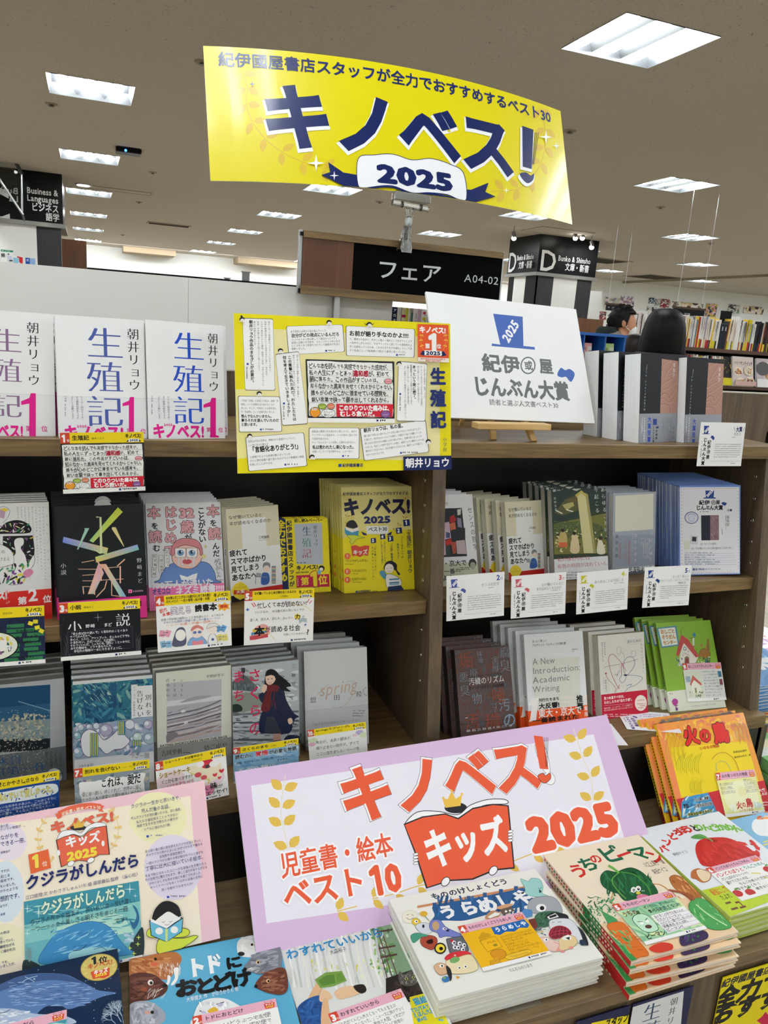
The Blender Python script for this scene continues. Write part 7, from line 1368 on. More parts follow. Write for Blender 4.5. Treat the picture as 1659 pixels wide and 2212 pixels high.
# white and blue free booklets
M_ = T(1.2449,1.3050,-.5025,-13.5,12.4,2.6);a = ART(M_,.1495,.2045,'r2b','6f8ed0');a.poly([(999,148),(1444,145),(1447,790),(1003,800)],'e6e6ec')
for P in ([(1012,158),(1434,155)],[(1434,155),(1438,782)],[(1438,782),(1014,790)],[(1014,790),(1012,158)]):
    n = 26
    for i in range(n): x = P[0][0]+(P[1][0]-P[0][0])*i/n;y = P[0][1]+(P[1][1]-P[0][1])*i/n;a.r(x-2,y-2,6,5,'9a9cb4',keep=True)
a.L += 1;a.poly([(1190,172),(1256,172),(1252,222),(1268,224),(1268,232),(1176,232),(1176,226),(1194,222)],'22408c');a.t('2025',1192,206,26,'f4f5f6',W=62,wt=.05,rot=-45)
a.t('紀伊',1142,244,36,'1c1e26',W=82,wt=.04);a.el(1250,262,17,18,'1c1e26',18);a.el(1250,262,13,14,'e6e6ec',18);a.t('或',1239,250,22,'1c1e26',wt=.02,res=1);a.t('屋',1268,242,34,'1c1e26',wt=.03);a.t('じんぶん大賞',1120,282,38,'1c1e26',W=202,wt=.045);a.lines(1150,328,150,1,8,'3a3c44',7);a.blob([(1310,265),(1328,258),(1350,268),(1338,284),(1322,280)],'22408c',n=3)
a.t('大賞',1352,310,19,'2a3468',W=38,wt=.03);a.el(1086,375,52,46,'5a6498',28);a.el(1086,375,46,40,'e6e6ec',28);a.el(1086,375,40,35,'c4c8e0',28);a.el(1086,375,36,31,'e6e6ec',28);a.blob([(1062,352),(1110,352),(1104,395),(1088,402),(1070,395)],'d4d8ea',out='5a6498',ow=2)
a.poly([(1158,358),(1290,355),(1292,542),(1160,545)],'8a6f74');a.poly([(1158,358),(1225,357),(1226,544),(1160,545)],'232836');a.strokes((1228,362,1288,540),26,['7a5f66','a08086','94767c'],(20,40),(6,12),ang=(40,80),seed=5)
a.t('『非美学』',1358,330,28,'3a3640',v=True,H=140,mincho=True);a.lines(1340,360,170,1,8,'6a6c78',6,v=True);a.lines(1312,450,90,1,8,'6a6c78',6,v=True)
a.r(1076,508,58,66,'d0d2d4',rot=6);a.r(1090,518,32,34,'3a3444',rot=6);a.r(1028,552,46,60,'d9dccc',rot=-3)
a.t('2位『センスの哲学』',1148,562,20,'6a6c78',W=135,res=1);a.t('3位『なぜ働いていると本が読めなくなるのか』',1082,596,20,'6a6c78',W=315,res=1)
for i in range(6): a.lines(1034,634+i*17,340,1,8,'8a8e9c',7);a.ln([(1030,645+i*17),(1418,640+i*17)],1.2,'8aa0d4')
a.t('書店 FREE',1092,752,18,'22408c',W=92,wt=.02);a.lines(1190,756,140,1,7,'7a7e8c',6)
r = book('free_booklet','white free booklet with a blue border and top hat emblem, right bay',M_,.1495,.2045,.0018,a,cover='6f8ed0',pg='white',cat='booklet')
put_row(r,30,.0050,'blue-bordered free booklet','blue-bordered free booklets',dx=-.0011,jit=.0015)
# =============== LOWEST TIER,LEFT BAY ===============
M_ = T(-.1929,1.2989,Z3+.0005,3.2,5.2,-.5);a = ART(M_,.1415,.1885,'l3','b9bdc0')
a.poly([(-250,240),(360,195),(358,662),(-250,700)],'2a5f86');a.poly([(-250,240),(360,195),(360,330),(-250,380)],'174a74');a.poly([(-250,480),(360,440),(358,600),(-250,640)],'8aa0a4');a.poly([(-250,600),(360,580),(358,662),(-250,700)],'20262c');a.ln([(130,315),(358,382)],6,'8ab0c8')
a.strokes((0,400,330,600),160,['a8aa9c','8e9490','bcb8a0','6f8288','d0ccb4'],(14,40),(8,22),seed=3);R = random.Random(7)
for i in range(230): x,y = R.gauss(130,110),R.gauss(610,110);a.el(min(max(x,-20),350),min(max(y,380),840),R.uniform(2,4),R.uniform(2,4),'ece6cc',6,keep=True)
a.L += 1;a.t('恋とか愛とかやさしさなら',-40,545,30,'c8ccc8',W=470,mincho=True)
a.band(.66,1,'6c7478',keep=False);a.t('木賞',-30,720,70,'2a5c90',W=185,mincho=True);a.t('賞第一作',-60,800,70,'2a5c90',W=390,mincho=True);a.t('プロポーズ',430,670,22,'2a2e34',v=True,H=110,mincho=True);a.t('された翌日、',398,672,22,'2a2e34',v=True,H=120,mincho=True);a.t('恋人が盗撮で',365,672,22,'2a2e34',v=True,H=130,mincho=True);a.t('捕まった。',332,674,22,'2a2e34',v=True,H=110,mincho=True);a.el(390,850,54,56,'e2e6ea');a.t('感動!!',360,830,34,'2a3440',W=90,wt=.03)
for i in range(160): x,y = R.uniform(-20,330),R.uniform(665,850);a.el(x,y,R.uniform(1.5,3.5),R.uniform(1.5,3.5),'d8d0b4',6,keep=True)
r = book('novel','grey novel with a deep blue photograph of glowing dust, far left of lowest tier',M_,.1415,.1885,.022,a,cover='b4b8bb',pg='grey',hard=False,cat='book');put_row(r,4,.0235,'grey novel with a blue dusk photograph','grey novels with the blue photograph',jit=.003)
M_ = T(-.0372,1.2640,Z3+.0005,-1.8,12.4,.3);a = ART(M_,.1310,.1919,'l3','e6e9ec')
a.poly([(518,190),(1095,130),(1100,670),(530,735)],'2e6f86');a.strokes((520,140,1095,480),200,['1f5a7c','3f8a94','2a7488','5aa09a','174a6c','3a86a4','86b4ac'],(30,110),(10,30),seed=2)
a.poly([(595,200),(835,180),(838,455),(598,478)],'1f5c7e');a.strokes((600,190,835,470),70,['2c7090','1a4f74','3f88a0','164468'],(30,90),(10,26),seed=5);a.strokes((600,190,800,350),40,['8ab8b0','b4d0c0','5aa0a8'],(20,70),(3,8),ang=(30,60),seed=6)
a.poly([(522,500),(835,455),(1095,420),(1100,670),(530,735)],'9fb0c4');a.strokes((530,470,1095,700),90,['d8dfe8','8898b8','c4b4cc','6a84a4','e9edf0','7aa0b0'],(30,80),(14,34),seed=7)
for (x,y,r_,c) in ((580,500,24,'c9d6e0'),(640,500,26,'aebfd0'),(690,490,24,'d8e2ea'),(555,560,28,'8ec0c8'),(760,520,46,'b8b0cc'),(1060,480,34,'c0b4cc'),(1070,580,42,'a8c0c8'),(985,570,34,'c8dccc'),(560,680,40,'9ab8d0'),(930,480,36,'e4eaf0'),(840,620,44,'d4c8dc')): a.el(x,y,r_,r_,'5a5078');a.el(x,y,r_-3,r_-3,c);a.el(x-r_*.25,y-r_*.25,r_*.45,r_*.4,'e6edf2')
a.blob([(580,620),(590,550),(640,515),(700,540),(745,590),(800,560),(850,520),(900,560),(930,600),(880,650),(820,660),(760,690),(700,640),(650,710),(600,690)],'eef0f4',out='6a4a6c',ow=4)
for (x,y,w_,h_) in ((645,540,60,170),(845,455,55,100),(950,590,60,48)): a.r(x,y,w_,h_,'4a86a0');[a.r(x+4+i*15,y+4,7,h_-10,'e0d04a',keep=True) for i in range(int(w_/15))];a.L += 1
a.rr([(940,196),(985,192),(985,430),(942,436)],2,'f0f2f4');a.poly([(985,205),(1050,200),(1095,198),(1096,420),(985,430)],'f0f2f4');a.t('別れを',1062,262,44,'1c2026',v=True,H=165,mincho=True);a.t('告げない',1002,235,46,'1c2026',v=True,H=195,mincho=True);a.t('ハン・ガン',962,205,17,'5a5e68',v=True,H=95,res=1);a.t('斎藤真理子訳',960,315,15,'5a5e68',v=True,H=110,res=1)
a.t('2024年',560,765,34,'7a7e84',W=115,mincho=True);a.lines(948,700,80,2,12,'8a8c92',7);a.r(1035,682,34,36,'b8babe')
a.band(0,.03,'e3e6e8')
r = book('novel','white novel with a blue abstract painting, behind the seventh-rank card',M_,.1310,.1919,.020,a,cover='dfe3e6',pg='grey',cat='book');put_row(r,4,.0225,'white novel with a blue abstract painting','novels with the blue abstract painting',dx=-.002,jit=.002)
M_ = T(.1007,1.2740,Z3+.0005,2.9,9.3,-.4);a = ART(M_,.1342,.1913,'m3','e4e6d8');a.poly([(133,350),(526,322),(524,728),(133,782)],'bcbcc4')
a.poly([(133,350),(526,322),(526,440),(133,480)],'c4c6cc');a.poly([(133,480),(526,440),(526,470),(133,520)],'e2e2e6');a.blob([(230,490),(320,450),(430,438),(445,450),(330,475)],'aaabb4')
for i,(y,c,w_) in enumerate(((560,'76727c',9),(580,'d8d8de',6),(592,'5c5862',7),(612,'a89c9e',14),(628,'e8e4e4',5),(640,'6a646c',10),(660,'bcb0ae',16),(680,'746a6c',8),(700,'d8ccc8',12),(720,'968482',14),(748,'c8b4ac',18))): a.curve([(134,y+26),(230,y+6),(340,y-18),(440,y-50),(524,y-88+i*3)],w_,c,n=5)
a.poly([(235,545),(262,538),(268,556),(240,564)],'e8e8ec');a.poly([(255,625),(282,620),(286,638),(260,644)],'e8e8ec');a.blob([(133,720),(180,700),(215,715),(190,745),(150,770),(133,775)],'8a8488');a.strokes((140,520,520,730),26,['efeef2','4c4850','8a7c7c'],(50,120),(2,5),ang=(-22,-8),seed=3)
a.t('平野紗季子',414,292,24,'4a4c44',W=130,mincho=True);
for tx,x in (('ショート',238),('ケーキは',188),('背中から',138)): a.t(tx,x,318,26,'3a3c3c',v=True,H=140,mincho=True)
a.band(.715,1,'9a9c9a');a.t('EATING SHORTCAKES FROM THE BACK',85,790,22,'26282a',W=480,wt=.02);a.t('吉岡里帆',92,835,44,'303234',W=150,mincho=True);a.lines(250,845,70,1,8,'4a4c4e',8);a.t('効ご虚や',395,795,42,'303234',W=170,mincho=True);a.t('さい用っぱ',380,850,36,'303234',W=180,mincho=True)
r = book('essay_book','ivory book with a silver cutlery photograph and grey band',M_,.1342,.1913,.019,a,cover='d9dac8',pg='grey',cat='book');put_row(r,5,.0205,'ivory book with a silver cutlery photograph','ivory books with the cutlery photograph',dx=-.001,jit=.004)
M_ = T(.2367,1.2740,Z3+.0005,1.9,10.3,.1);a = ART(M_,.1277,.1886,'m3','b9c0c4')
a.strokes((602,245,1080,560),110,['d8dde0','aeb6ba','c4cacd','8e989c','e6eaec','7c8a80'],(30,110),(12,34),ang=(-10,30),seed=4);a.poly([(602,340),(690,290),(790,380),(770,410),(602,400)],'5a6468');a.strokes((605,350,780,410),24,['2e3436','8a9498'],(6,50),(3,6),ang=(80,100),seed=6);a.poly([(602,440),(700,415),(820,430),(815,520),(690,560),(602,560)],'8c948a');a.blob([(600,510),(640,500),(672,520),(668,550),(600,556)],'22302a')
for i in range(8): a.poly([(602,570+i*30),(1080,545+i*34),(1080,560+i*34),(602,585+i*30)],['6c7478','b4bbc0','565e64','a0a8ac'][i % 4])
a.strokes((602,560,1080,800),90,['4c5458','c4cace','7c868a','e0e4e6','62696c'],(30,90),(5,12),ang=(-8,12),seed=8);a.ln([(680,240),(682,320)],6,'2c2c30');a.r(668,240,26,36,'3a3c40')
for tx,x,y,s_,H_ in (('さくらの',762,245,100,500),('まち',648,255,96,270)): a.t(tx,x,y,s_,'d82c5c',v=True,H=H_,wt=.012,jit=.12)
a.blob([(830,520),(800,600),(798,700),(860,712),(960,715),(1020,700),(1050,610),(1080,590),(1040,560),(990,470),(970,400),(920,380),(860,400),(795,430),(800,470)],'1f2744');a.poly([(850,590),(900,590),(960,712),(830,710)],'363c46');a.r(895,712,55,60,'c49a88');a.poly([(893,765),(962,755),(962,775),(893,780)],'22242c')
a.blob([(838,300),(850,262),(880,250),(915,262),(940,290),(990,330),(1025,370),(990,380),(1020,410),(960,400),(925,370),(870,380),(835,370)],'17171c');a.blob([(842,300),(865,285),(895,292),(912,320),(895,350),(868,362),(846,345)],'f0cdb8');a.blob([(840,300),(850,270),(885,262),(915,300),(880,292)],'17171c');a.el(860,322,5,4,'1c1418',8,keep=True);a.el(886,318,5,4,'1c1418',8);a.curve([(862,345),(872,350),(884,343)],3,'b84a4c')
a.blob([(845,372),(900,360),(935,375),(925,410),(885,420),(870,540),(810,545),(825,470),(850,410)],'6c2428');a.strokes((815,380,920,540),22,['82343a','541a1e'],(20,60),(3,6),ang=(70,110),seed=3);a.blob([(812,400),(822,365),(845,362),(850,385),(830,420)],'f0cdb8');a.blob([(1000,610),(1025,600),(1035,630),(1010,645)],'f0cdb8')
a.blob([(990,730),(1050,720),(1085,735),(1085,780),(975,780)],'26304a');a.ln([(1010,640),(1000,740)],4,'2c3450');a.ln([(1030,635),(1055,730)],4,'8a96b0')
for y in range(4): a.r(905+y*8,460+y*45,22,6,'0e1220',rot=30,keep=True)
a.L += 1;a.t('三秋縋',1040,212,32,'2a2c32',v=True,H=190,mincho=True)
r = book('novel','novel with a dark-haired schoolgirl in a navy coat and red scarf on snow',M_,.1277,.1886,.017,a,cover='c2c7ca',pg='grey',cat='book');put_row(r,4,.0205,'schoolgirl-in-snow novel','schoolgirl novels',dx=-.002,jit=.003)
M_ = T(.3805,1.2930,Z3+.0005,-2.4,15.9,.2);a = ART(M_,.1291,.1929,'m3','dcdfe0');a.band(.60,1,'d2d5d7');a.band(.598,.602,'bfc2c4')
a.t('spring',1215,335,130,'cdb4a4',W=275,wt=-.0,skew=.25,rot=-4);a.curve([(1490,340),(1470,420),(1420,500),(1350,528),(1320,515)],4,'c8c0bc');a.curve([(1215,430),(1250,400),(1290,360)],3,'c8a898');a.curve([(1565,380),(1545,395),(1545,425),(1568,440)],2.5,'6a6c70')
a.t('恩',1158,450,48,'22242a',mincho=True);a.t('田',1328,432,46,'22242a',mincho=True);a.t('陸',1490,408,46,'22242a',mincho=True);a.t('スプリング',1420,336,11,'6a6c70',W=62,res=1);a.lines(1465,545,88,3,18,'7a7c80',8);a.t('「俺は世界を戦慄せしめているか?」',1165,640,22,'9a9ca0',W=365,mincho=True,res=1);a.t('構想・執筆10年',1140,755,20,'4a4c50',v=True,H=120,res=1)
r = book('novel','pale grey novel with a thin copper script title, behind the tenth-rank card',M_,.1291,.1929,.022,a,cover='cfd2d3',pg='grey',hard=True,cat='book');put_row(r,3,.0275,'pale grey novel with copper script','pale grey script novels',dx=-.0075,jit=.001)
# =============== LOWEST TIER,RIGHT BAY ===============
M_ = T(.6933,1.2420,Z3+.0005,-.3,22.5,-.4);a = ART(M_,.1285,.1875,'r3a','5c4a48');a.strokes((165,290,640,900),240,['5a5254','6a4a42','545a62','6e4034','62524e'],(20,70),(8,24),seed=2)
BG_,BR = '7c8690','8a4a38'
for (ch,x,y,s_,c) in (('腐',500,262,88,BG_),('臭',496,355,96,BG_),('体',335,290,48,BG_),('液',340,335,48,BG_),('害',438,330,70,BG_),('獣',448,395,60,BG_),('悪',200,445,84,BG_),('臭',205,540,90,BG_),('廃',280,420,72,BG_),('棄',290,520,70,'6e6a6c'),('物',296,600,88,BG_),('垢',195,300,130,BR),('排',385,270,90,'74483e'),('泄',385,380,80,'74483e'),('ゴ',445,670,46,BG_),('ミ',450,700,46,BG_),('汚',492,640,100,BG_),('唾',440,560,120,BR),('汚',240,750,130,BR),('穢',390,745,140,BR),('の',520,740,120,'8aa0b4')): a.t(ch,x,y,s_,c,mincho=(s_ < 100),wt=0 if s_ < 100 else .01)
a.t('酒井朋子・奥田太郎・中村沙絵・福永真弓編',270,474,14,'2a2224',W=250,res=1);a.t('汚穢のリズム',275,490,56,'f0f0ee',W=262,wt=.005,rot=-0);a.t('きたなさ・おぞましさの生活考',278,552,26,'201a1c',W=258,wt=.015);a.lines(252,778,30,1,7,'d8d4d0',6)
a.band(.80,.803,'3a3032');a.t('雑草、害虫、ゴミ、悪臭・腐臭、死、排泄、にごり、汚染…',262,868,19,'e4e2de',W=345,wt=.015,res=1)
r = book('essay_collection','dark brown book crowded with overlapping grey and rust characters',M_,.1285,.1875,.019,a,spine='l',cover='4c4446',pg='cream',hard=True,cat='book');put_row(r,3,.0235,'dark brown book of overlapping characters','dark brown character-covered books',dx=-.0095,jit=.001)
M_ = T(.8507,1.2370,Z3+.0005,-2.0,20.0,-.3);a = ART(M_,.1453,.2094,'r3a','e4e7e9');a.band(.11+.155,.76,'dfe0d6',u0=.115,u1=.90)
for i in range(34): a.r(745+i*10.4,330,1.6,290,'cbcbbb',keep=True)
a.L += 1;a.t('まったく新しい',742,212,22,'2c3034',W=104,wt=.01);a.t('アカデミック・ライティングの教科書',742,242,22,'2c3034',W=248,wt=.01);a.t('阿部幸大',1032,275,14,'3c4044',W=48,res=1);a.lines(1034,293,40,1,5,'8a8c90',5)
for i,l in enumerate(['A New','Introduction:','Academic','Writing']): a.t(l,744,336+i*68,66,'7f8486',W=[166,350,275,200][i],wt=0,skew=.0)
a.band(.765,1,'ee5a22');a.poly([(735,640),(790,632),(772,800),(700,812),(728,790),(742,690),(712,690)],'f6f2ee');a.t('刊行たちまち',790,640,27,'1c1a1a',W=152,wt=.03);a.t('大反響!',790,676,44,'1c1a1a',W=152,wt=.04);a.t('千葉雅也氏',950,628,22,'f8e8dc',W=105,wt=.015);a.t('読書猿氏',952,658,22,'f8e8dc',W=86,wt=.015);a.t('戸田山和久氏',950,688,22,'f8e8dc',W=112,wt=.015);a.t('推薦',1088,612,58,'1c1a1a',v=True,H=112,wt=.03);a.t('続々重版',1130,612,34,'f8e8dc',v=True,H=165,wt=.02);a.t('東大・京大で',785,720,66,'f8f2ec',W=320,wt=.02,mincho=False);a.t('一番読まれた',745,785,40,'1c1a1a',W=340,wt=.03)
sa = None
r = book('textbook','white textbook with a large grey English title and an orange band',M_,.1453,.2094,.012,a,spine='l',cover='dde0e2',pg='white',cat='book')
sp_ = MB();sp_.box(-.0004,0,0,0,.012,.2094*.235,'ee5a22');
for i,ch in enumerate('まったく新しいアカデミックライティングの教科書'):
    if i > 20: break
    V,F,_ = glyph(ch,0.,1);
    if len(V): sp_.add(np.c_[np.full(len(V),-.0005),.0095-V[:,0]*.0055,.2094-.012-i*.0058-.0055+V[:,1]*.0055],F,'2c3034')
sp_.obj('spine_print',PR['semi'],r);put_row(r,4,.0215,'white academic writing textbook','white academic writing textbooks',dx=-.0085,jit=.001)
M_ = T(1.0469,1.2550,Z3+.0005,.4,17.5,-.5);a = ART(M_,.1271,.1850,'r3a','e6e5dc')
a.t('誰のための',1436,212,26,'3c3e3e',W=104,mincho=True);a.t('アクセシビリティ?',1540,240,20,'3c3e3e',v=True,H=215,mincho=True,rot=-3);a.t('障害のある人の',1272,225,14,'3c3e3e',v=True,H=100,res=1,mincho=True);a.t('経験と文化から考える',1254,228,14,'3c3e3e',v=True,H=145,res=1,mincho=True);a.t('田中みゆき',1280,500,20,'3c3e3e',v=True,H=88,mincho=True);a.ln([(1262,490),(1298,488),(1304,590),(1270,592)],1.5,'a8aaa8',close=True);a.ln([(1428,212),(1545,204),(1546,238),(1432,243)],1.5,'b4b6b2',close=True)
rd,nv,gr_ = 'b0304c','2c3468','9a9c9c'
a.curve([(1385,258),(1365,270),(1362,300),(1378,318),(1392,300),(1390,262)],2,gr_);a.curve([(1392,300),(1415,320),(1410,370),(1380,420)],2,gr_);a.curve([(1485,290),(1470,300),(1472,330),(1495,330),(1502,305),(1490,290)],2,gr_)
a.curve([(1300,360),(1310,325),(1340,318),(1370,350),(1400,385),(1430,440)],3,rd);a.curve([(1300,360),(1320,450),(1350,520),(1378,570)],3,rd);a.curve([(1270,420),(1290,405),(1400,385),(1515,352)],2.2,rd);a.curve([(1278,455),(1300,500),(1352,560),(1345,595)],2.6,rd);a.curve([(1378,570),(1380,540),(1352,595)],2,rd);a.el(1282,456,6,6,rd,10);a.curve([(1402,385),(1395,430),(1398,470)],3,rd)
a.curve([(1428,470),(1410,420),(1420,360),(1450,335),(1485,345),(1490,400),(1440,470)],2.6,nv);a.curve([(1420,468),(1480,470),(1540,480),(1545,500),(1500,540),(1450,560),(1420,590)],2.2,nv);a.curve([(1398,470),(1382,500),(1400,525),(1425,500),(1430,470)],2,nv);a.poly([(1412,462),(1440,464),(1436,474),(1416,474)],nv);a.curve([(1345,470),(1365,460),(1362,478),(1380,430)],2,'4a6a9a');a.curve([(1432,545),(1470,535),(1460,545)],4,'8aa0c0')
a.poly([(1247,612),(1586,574),(1600,775),(1256,812)],'c41c3a');a.t('見つめ直すべきは、',1266,628,24,'f8f0ee',W=160,wt=.03);a.t('わたしたちの"当たり前"。',1268,658,24,'f8f0ee',W=215,wt=.03);a.ln([(1270,692),(1480,674)],1.5,'f0c8cc');a.t('映画を撮る、ゲームをする、アートを鑑賞する。',1268,706,13,'f8e4e4',W=218,res=1);a.t('異なる体と感覚を持つ人がともに楽しむには?',1268,722,13,'f8e4e4',W=212,res=1);a.lines(1268,752,240,2,14,'f0c8cc',8);a.el(1537,672,44,58,'f4e8dc',30);a.t('「合理的配慮」',1502,650,11,'b0304c',W=68,res=1);a.lines(1510,676,54,3,14,'c05a64',7)
r = book('accessibility_book','cream book with red and blue line-drawn figures and a crimson band',M_,.1271,.1850,.022,a,spine='r',cover='d8d6c8',pg='cream',cat='book');put_row(r,3,.0245,'cream book with line-drawn figures','cream line-drawing books',dx=-.0085,jit=.001)
# green picture books
M_ = T(1.2279,1.2450,Z3+.0005,-4.5,29.0,.2);a = ART(M_,.1538,.2045,'r3b','8cb83a');a.poly([(670,765),(1210,705),(1280,930),(690,960)],'e2e6d4')
a.poly([(604,160),(790,138),(822,325),(652,350)],'4a8aa8');a.poly([(622,170),(778,152),(806,315),(660,335)],'eef2e4')
for i,l in enumerate(['おしごと','そうだん','センター']): a.t(l,[640,650,664][i],175+i*52,42,'d99a5a',W=[135,132,128][i],wt=.035,out='6a5a3a',ow=.02)
a.poly([(855,300),(895,330),(1000,430),(960,520),(815,520),(825,420)],'ece8dc');a.poly([(838,222),(905,270),(1010,430),(975,438),(862,300),(812,430),(788,415)],'c24a48');a.strokes((850,250,1000,430),22,['a83a3c','d86a60'],(14,34),(3,6),ang=(30,60),seed=2);a.el(872,355,15,18,'4a4a44');a.el(872,355,11,13,'dfe8ea');a.poly([(868,500),(870,440),(892,425),(912,440),(915,500)],'8a7a50');a.blob([(880,500),(878,460),(892,445),(905,460),(906,500)],'9a3a44');a.ln([(838,222),(832,175)],3,'4a4a3a')
a.blob([(1010,420),(1020,370),(1060,355),(1105,380),(1110,430),(1060,440)],'a8763a',out='5a4420',ow=3);a.el(1030,325,12,16,'b8884a');a.el(1075,345,12,14,'b8884a');a.poly([(1075,320),(1080,265),(1098,260),(1110,370),(1085,370)],'8a7a34');a.r(945,255,16,70,'e8ece6');a.ln([(918,258),(975,250)],3,'3a4a4a');a.blob([(945,225),(960,205),(972,225),(965,248)],'3a8ab4');a.r(1062,440,50,60,'4a7a5a');a.strokes((990,430,1110,520),26,['d9b43a','3a6a8a','e9e4d4','4a4a38'],(14,34),(5,12),seed=4);a.strokes((790,440,860,520),14,['6a9ab4','e4e4d8','4a5a4a'],(14,30),(6,12),seed=5)
a.blob([(750,850),(770,828),(800,838),(805,870),(780,895),(758,880)],'b03a90');a.r(784,890,22,50,'6a3a80');a.el(800,905,10,10,'f0e0d0');a.t('いつもおしごとさがしています',930,890,20,'8a7a9a',W=240,res=1);a.t('鈴木',722,775,16,'4a4a3a',W=34,res=1)
r = book('picture_book','green picture book with a red-roofed house and a framed title, lowest tier',M_,.1538,.2045,.0085,a,spine='l',cover='86b038',pg='white',hard=True,mat='gloss',cat='picture book')
sp_ = MB();sp_.box(-.0006,.0003,0,-.0001,.0083,.050,'dfe3d2')
for k in range(24): sp_.box(-.0007,.003,.185-k*.0055,-.0006,.006,.189-k*.0055,['6a3a60','3a5a30'][k % 2])
sp_.obj('spine_print',PR['semi'],r);put_row(r,3,.0150,'green picture book with a red-roofed house','green picture books on the lowest tier',dx=-.0105,jit=.001)
def kcard(M4,w,h,rank,title,label,body,cr=None):
    a = Art(w,h,W=100,H=77,bg='f6f6f2');body(a);a.r(0,0,100,13,'edb4c6');a.r(0,0,11,13,'dc4a34');a.t(str(rank),1.5,1,11.5,'fafafa',wt=.07);a.t('位',7.6,8,3.6,'fafafa',res=1);a.t(title,13.5,3.2,6.6,'3a2a40',W=min(66,6.6*len(title)),wt=.02)
    a.t('キノベス!',85,.8,2.6,'a0404a',W=11,wt=.02,res=1);a.poly([(84.5,5),(87.5,3.8),(91,5),(94.5,3.8),(97.5,5),(96.5,12),(91,12.6),(85.5,12)],'e0492e');a.t('キッズ',86,4.8,3.4,'fafafa',W=10,wt=.03,res=1);a.t('2025',86.5,8,3.6,'f4dc5a',W=9,wt=.04,res=1);footer(a)
    return tag(a.obj('shelf_card','semi',M4=M4,th=.0006),label,'card','pink-headed ranking cards on the picture books')
def onbook(Mb_,x,z,w,h,rot=0): return Mb_ @ Matrix.Translation((x,-TOPD[0]-.0009,z)) @ Matrix.Rotation(math.radians(rot),4,'Y')
def kb9(a):
    a.r(0,13,100,60,'e4e8e2');a.r(2,16,44,54,'dfe4d2');a.poly([(22,24),(42,42),(40,46),(24,34),(14,46),(12,42)],'cc6a5c');a.poly([(16,42),(24,34),(38,45),(38,60),(16,60)],'f0eee0');a.r(22,50,5,10,'8a9a70');a.strokes((6,56,44,70),20,['8aa878','5a6a50','c8d0b0'],(4,10),(1,3),seed=2);a.r(3,26,12,12,'9ab4c0')
    for i in range(9): a.t(['めずらしいおしごと','このえの仕事が好きです','しないおしごとばかり','それぞれの読んで','楽しくなる本です。','センターには色々な','おすすめおしごとを','みんないっしょに','さがしましょう!'][i],48,16+i*6,4.4,'4a4c54',W=[46,48,44,38,44,48,46,40,42][i],jit=.35,res=1)
    a.r(88,18,9,12,'3a7a9a');a.r(89,34,8,12,'8a4a50')
kcard(onbook(M_,.050,.020,.104,.085,2),.1070,.0870,9,'おしごとそうだんセンター','ninth-rank pink-headed card clipped on the green picture book',kb9)
# =============== COUNTER ===============
MH = T(1.1330,1.0487,ZD+.0003,-.1,36.3,-.5);a = ART(MH,.2461,.2326,'hino','f4c81c')
a.poly([(160,150),(1060,40),(1130,260),(200,330)],'f09a44');a.poly([(180,260),(1120,180),(1160,330),(220,420)],'f3b226');a.poly([(330,400),(1120,330),(1230,760),(420,900)],'f3d61a');a.poly([(160,150),(240,140),(440,940),(380,950)],'ee8a50');a.poly([(1000,50),(1060,40),(1290,760),(1230,790),(1150,520)],'f0a03a')
a.strokes((200,100,1050,330),90,['f6b850','ee8a4a','f8cf6a','f0a040'],(40,110),(12,30),ang=(50,110),seed=2)
for k in range(26): R_ = random.Random(k);x = R_.uniform(520,1020);y = 60+R_.uniform(0,90);a.el(x,y+20,R_.uniform(16,30),R_.uniform(14,24),['f6b62e','e88a54','f4c43a','e07a60'][k % 4],12,keep=True)
a.L += 1
for k in range(15): x = 280+k*14;a.curve([(x,480+(k % 4)*30),(x-20,380+(k % 3)*20),(x+10,250+(k % 5)*12)],4,['d8b418','c89a14','dcc424'][k % 3],n=4)
for k in range(12): x = 400+k*20;a.curve([(x-10,640+(k % 3)*14),(x-18,560),(x+20,480-(k % 4)*10)],4,['98a818','c0bc20','b0b41c'][k % 3],n=4)
for k in range(12): x = 960+k*13;a.curve([(x-30,150),(x+10,220),(x+30,300+(k % 4)*20)],4,['b05a70','d87a40','c09a3a'][k % 3],n=4)
for k in range(8): x = 530+k*16;a.curve([(x,860),(x-14,780),(x+16,710+(k % 3)*16)],4,'c8bc20',n=4)
for (ch,x,y,s_,r_) in (('火',425,190,190,0),('の',590,205,150,0),('鳥',715,155,205,0)): a.t(ch,x,y,s_,'e2231c',wt=.055,out='2a0a08',ow=.035)
a.t('いのちの物語',612,390,36,'c83018',W=205,wt=.02);a.t('手塚治虫/原作',952,438,22,'2a1a10',W=145,res=1,wt=.01);a.t('鈴木まもる/文・絵',965,488,22,'2a1a10',W=172,res=1,wt=.01)
a.curve([(740,520),(790,465),(870,450),(950,500),(1000,590),(1030,700)],5,'c87a2c');a.curve([(790,640),(780,580),(820,540),(880,550),(920,600),(945,680)],4,'8ab09a')
a.poly([(380,925),(700,858),(1290,728),(1350,1040),(450,1130)],'cc2834');a.poly([(418,1120),(430,960),(480,905),(580,880),(700,860),(790,1050),(600,1120)],'3f96c8');a.strokes((440,890,760,1110),26,['a8d8ee','2a78b0','e4f2f4','5ab0d8'],(60,150),(12,30),ang=(100,160),seed=5)
a.t('「火の鳥」連載',540,920,36,'16161a',W=165,wt=.03,out='f4f4ee',ow=.05);a.t('70周年記念出版',552,980,38,'16161a',W=190,wt=.03,out='f4f4ee',ow=.05);a.t('70',440,970,56,'16161a',W=56,wt=.05);a.t('手塚治虫×鈴木まもる',490,1068,34,'1c2c1c',W=255,wt=.03,out='e8e04a',ow=.05)
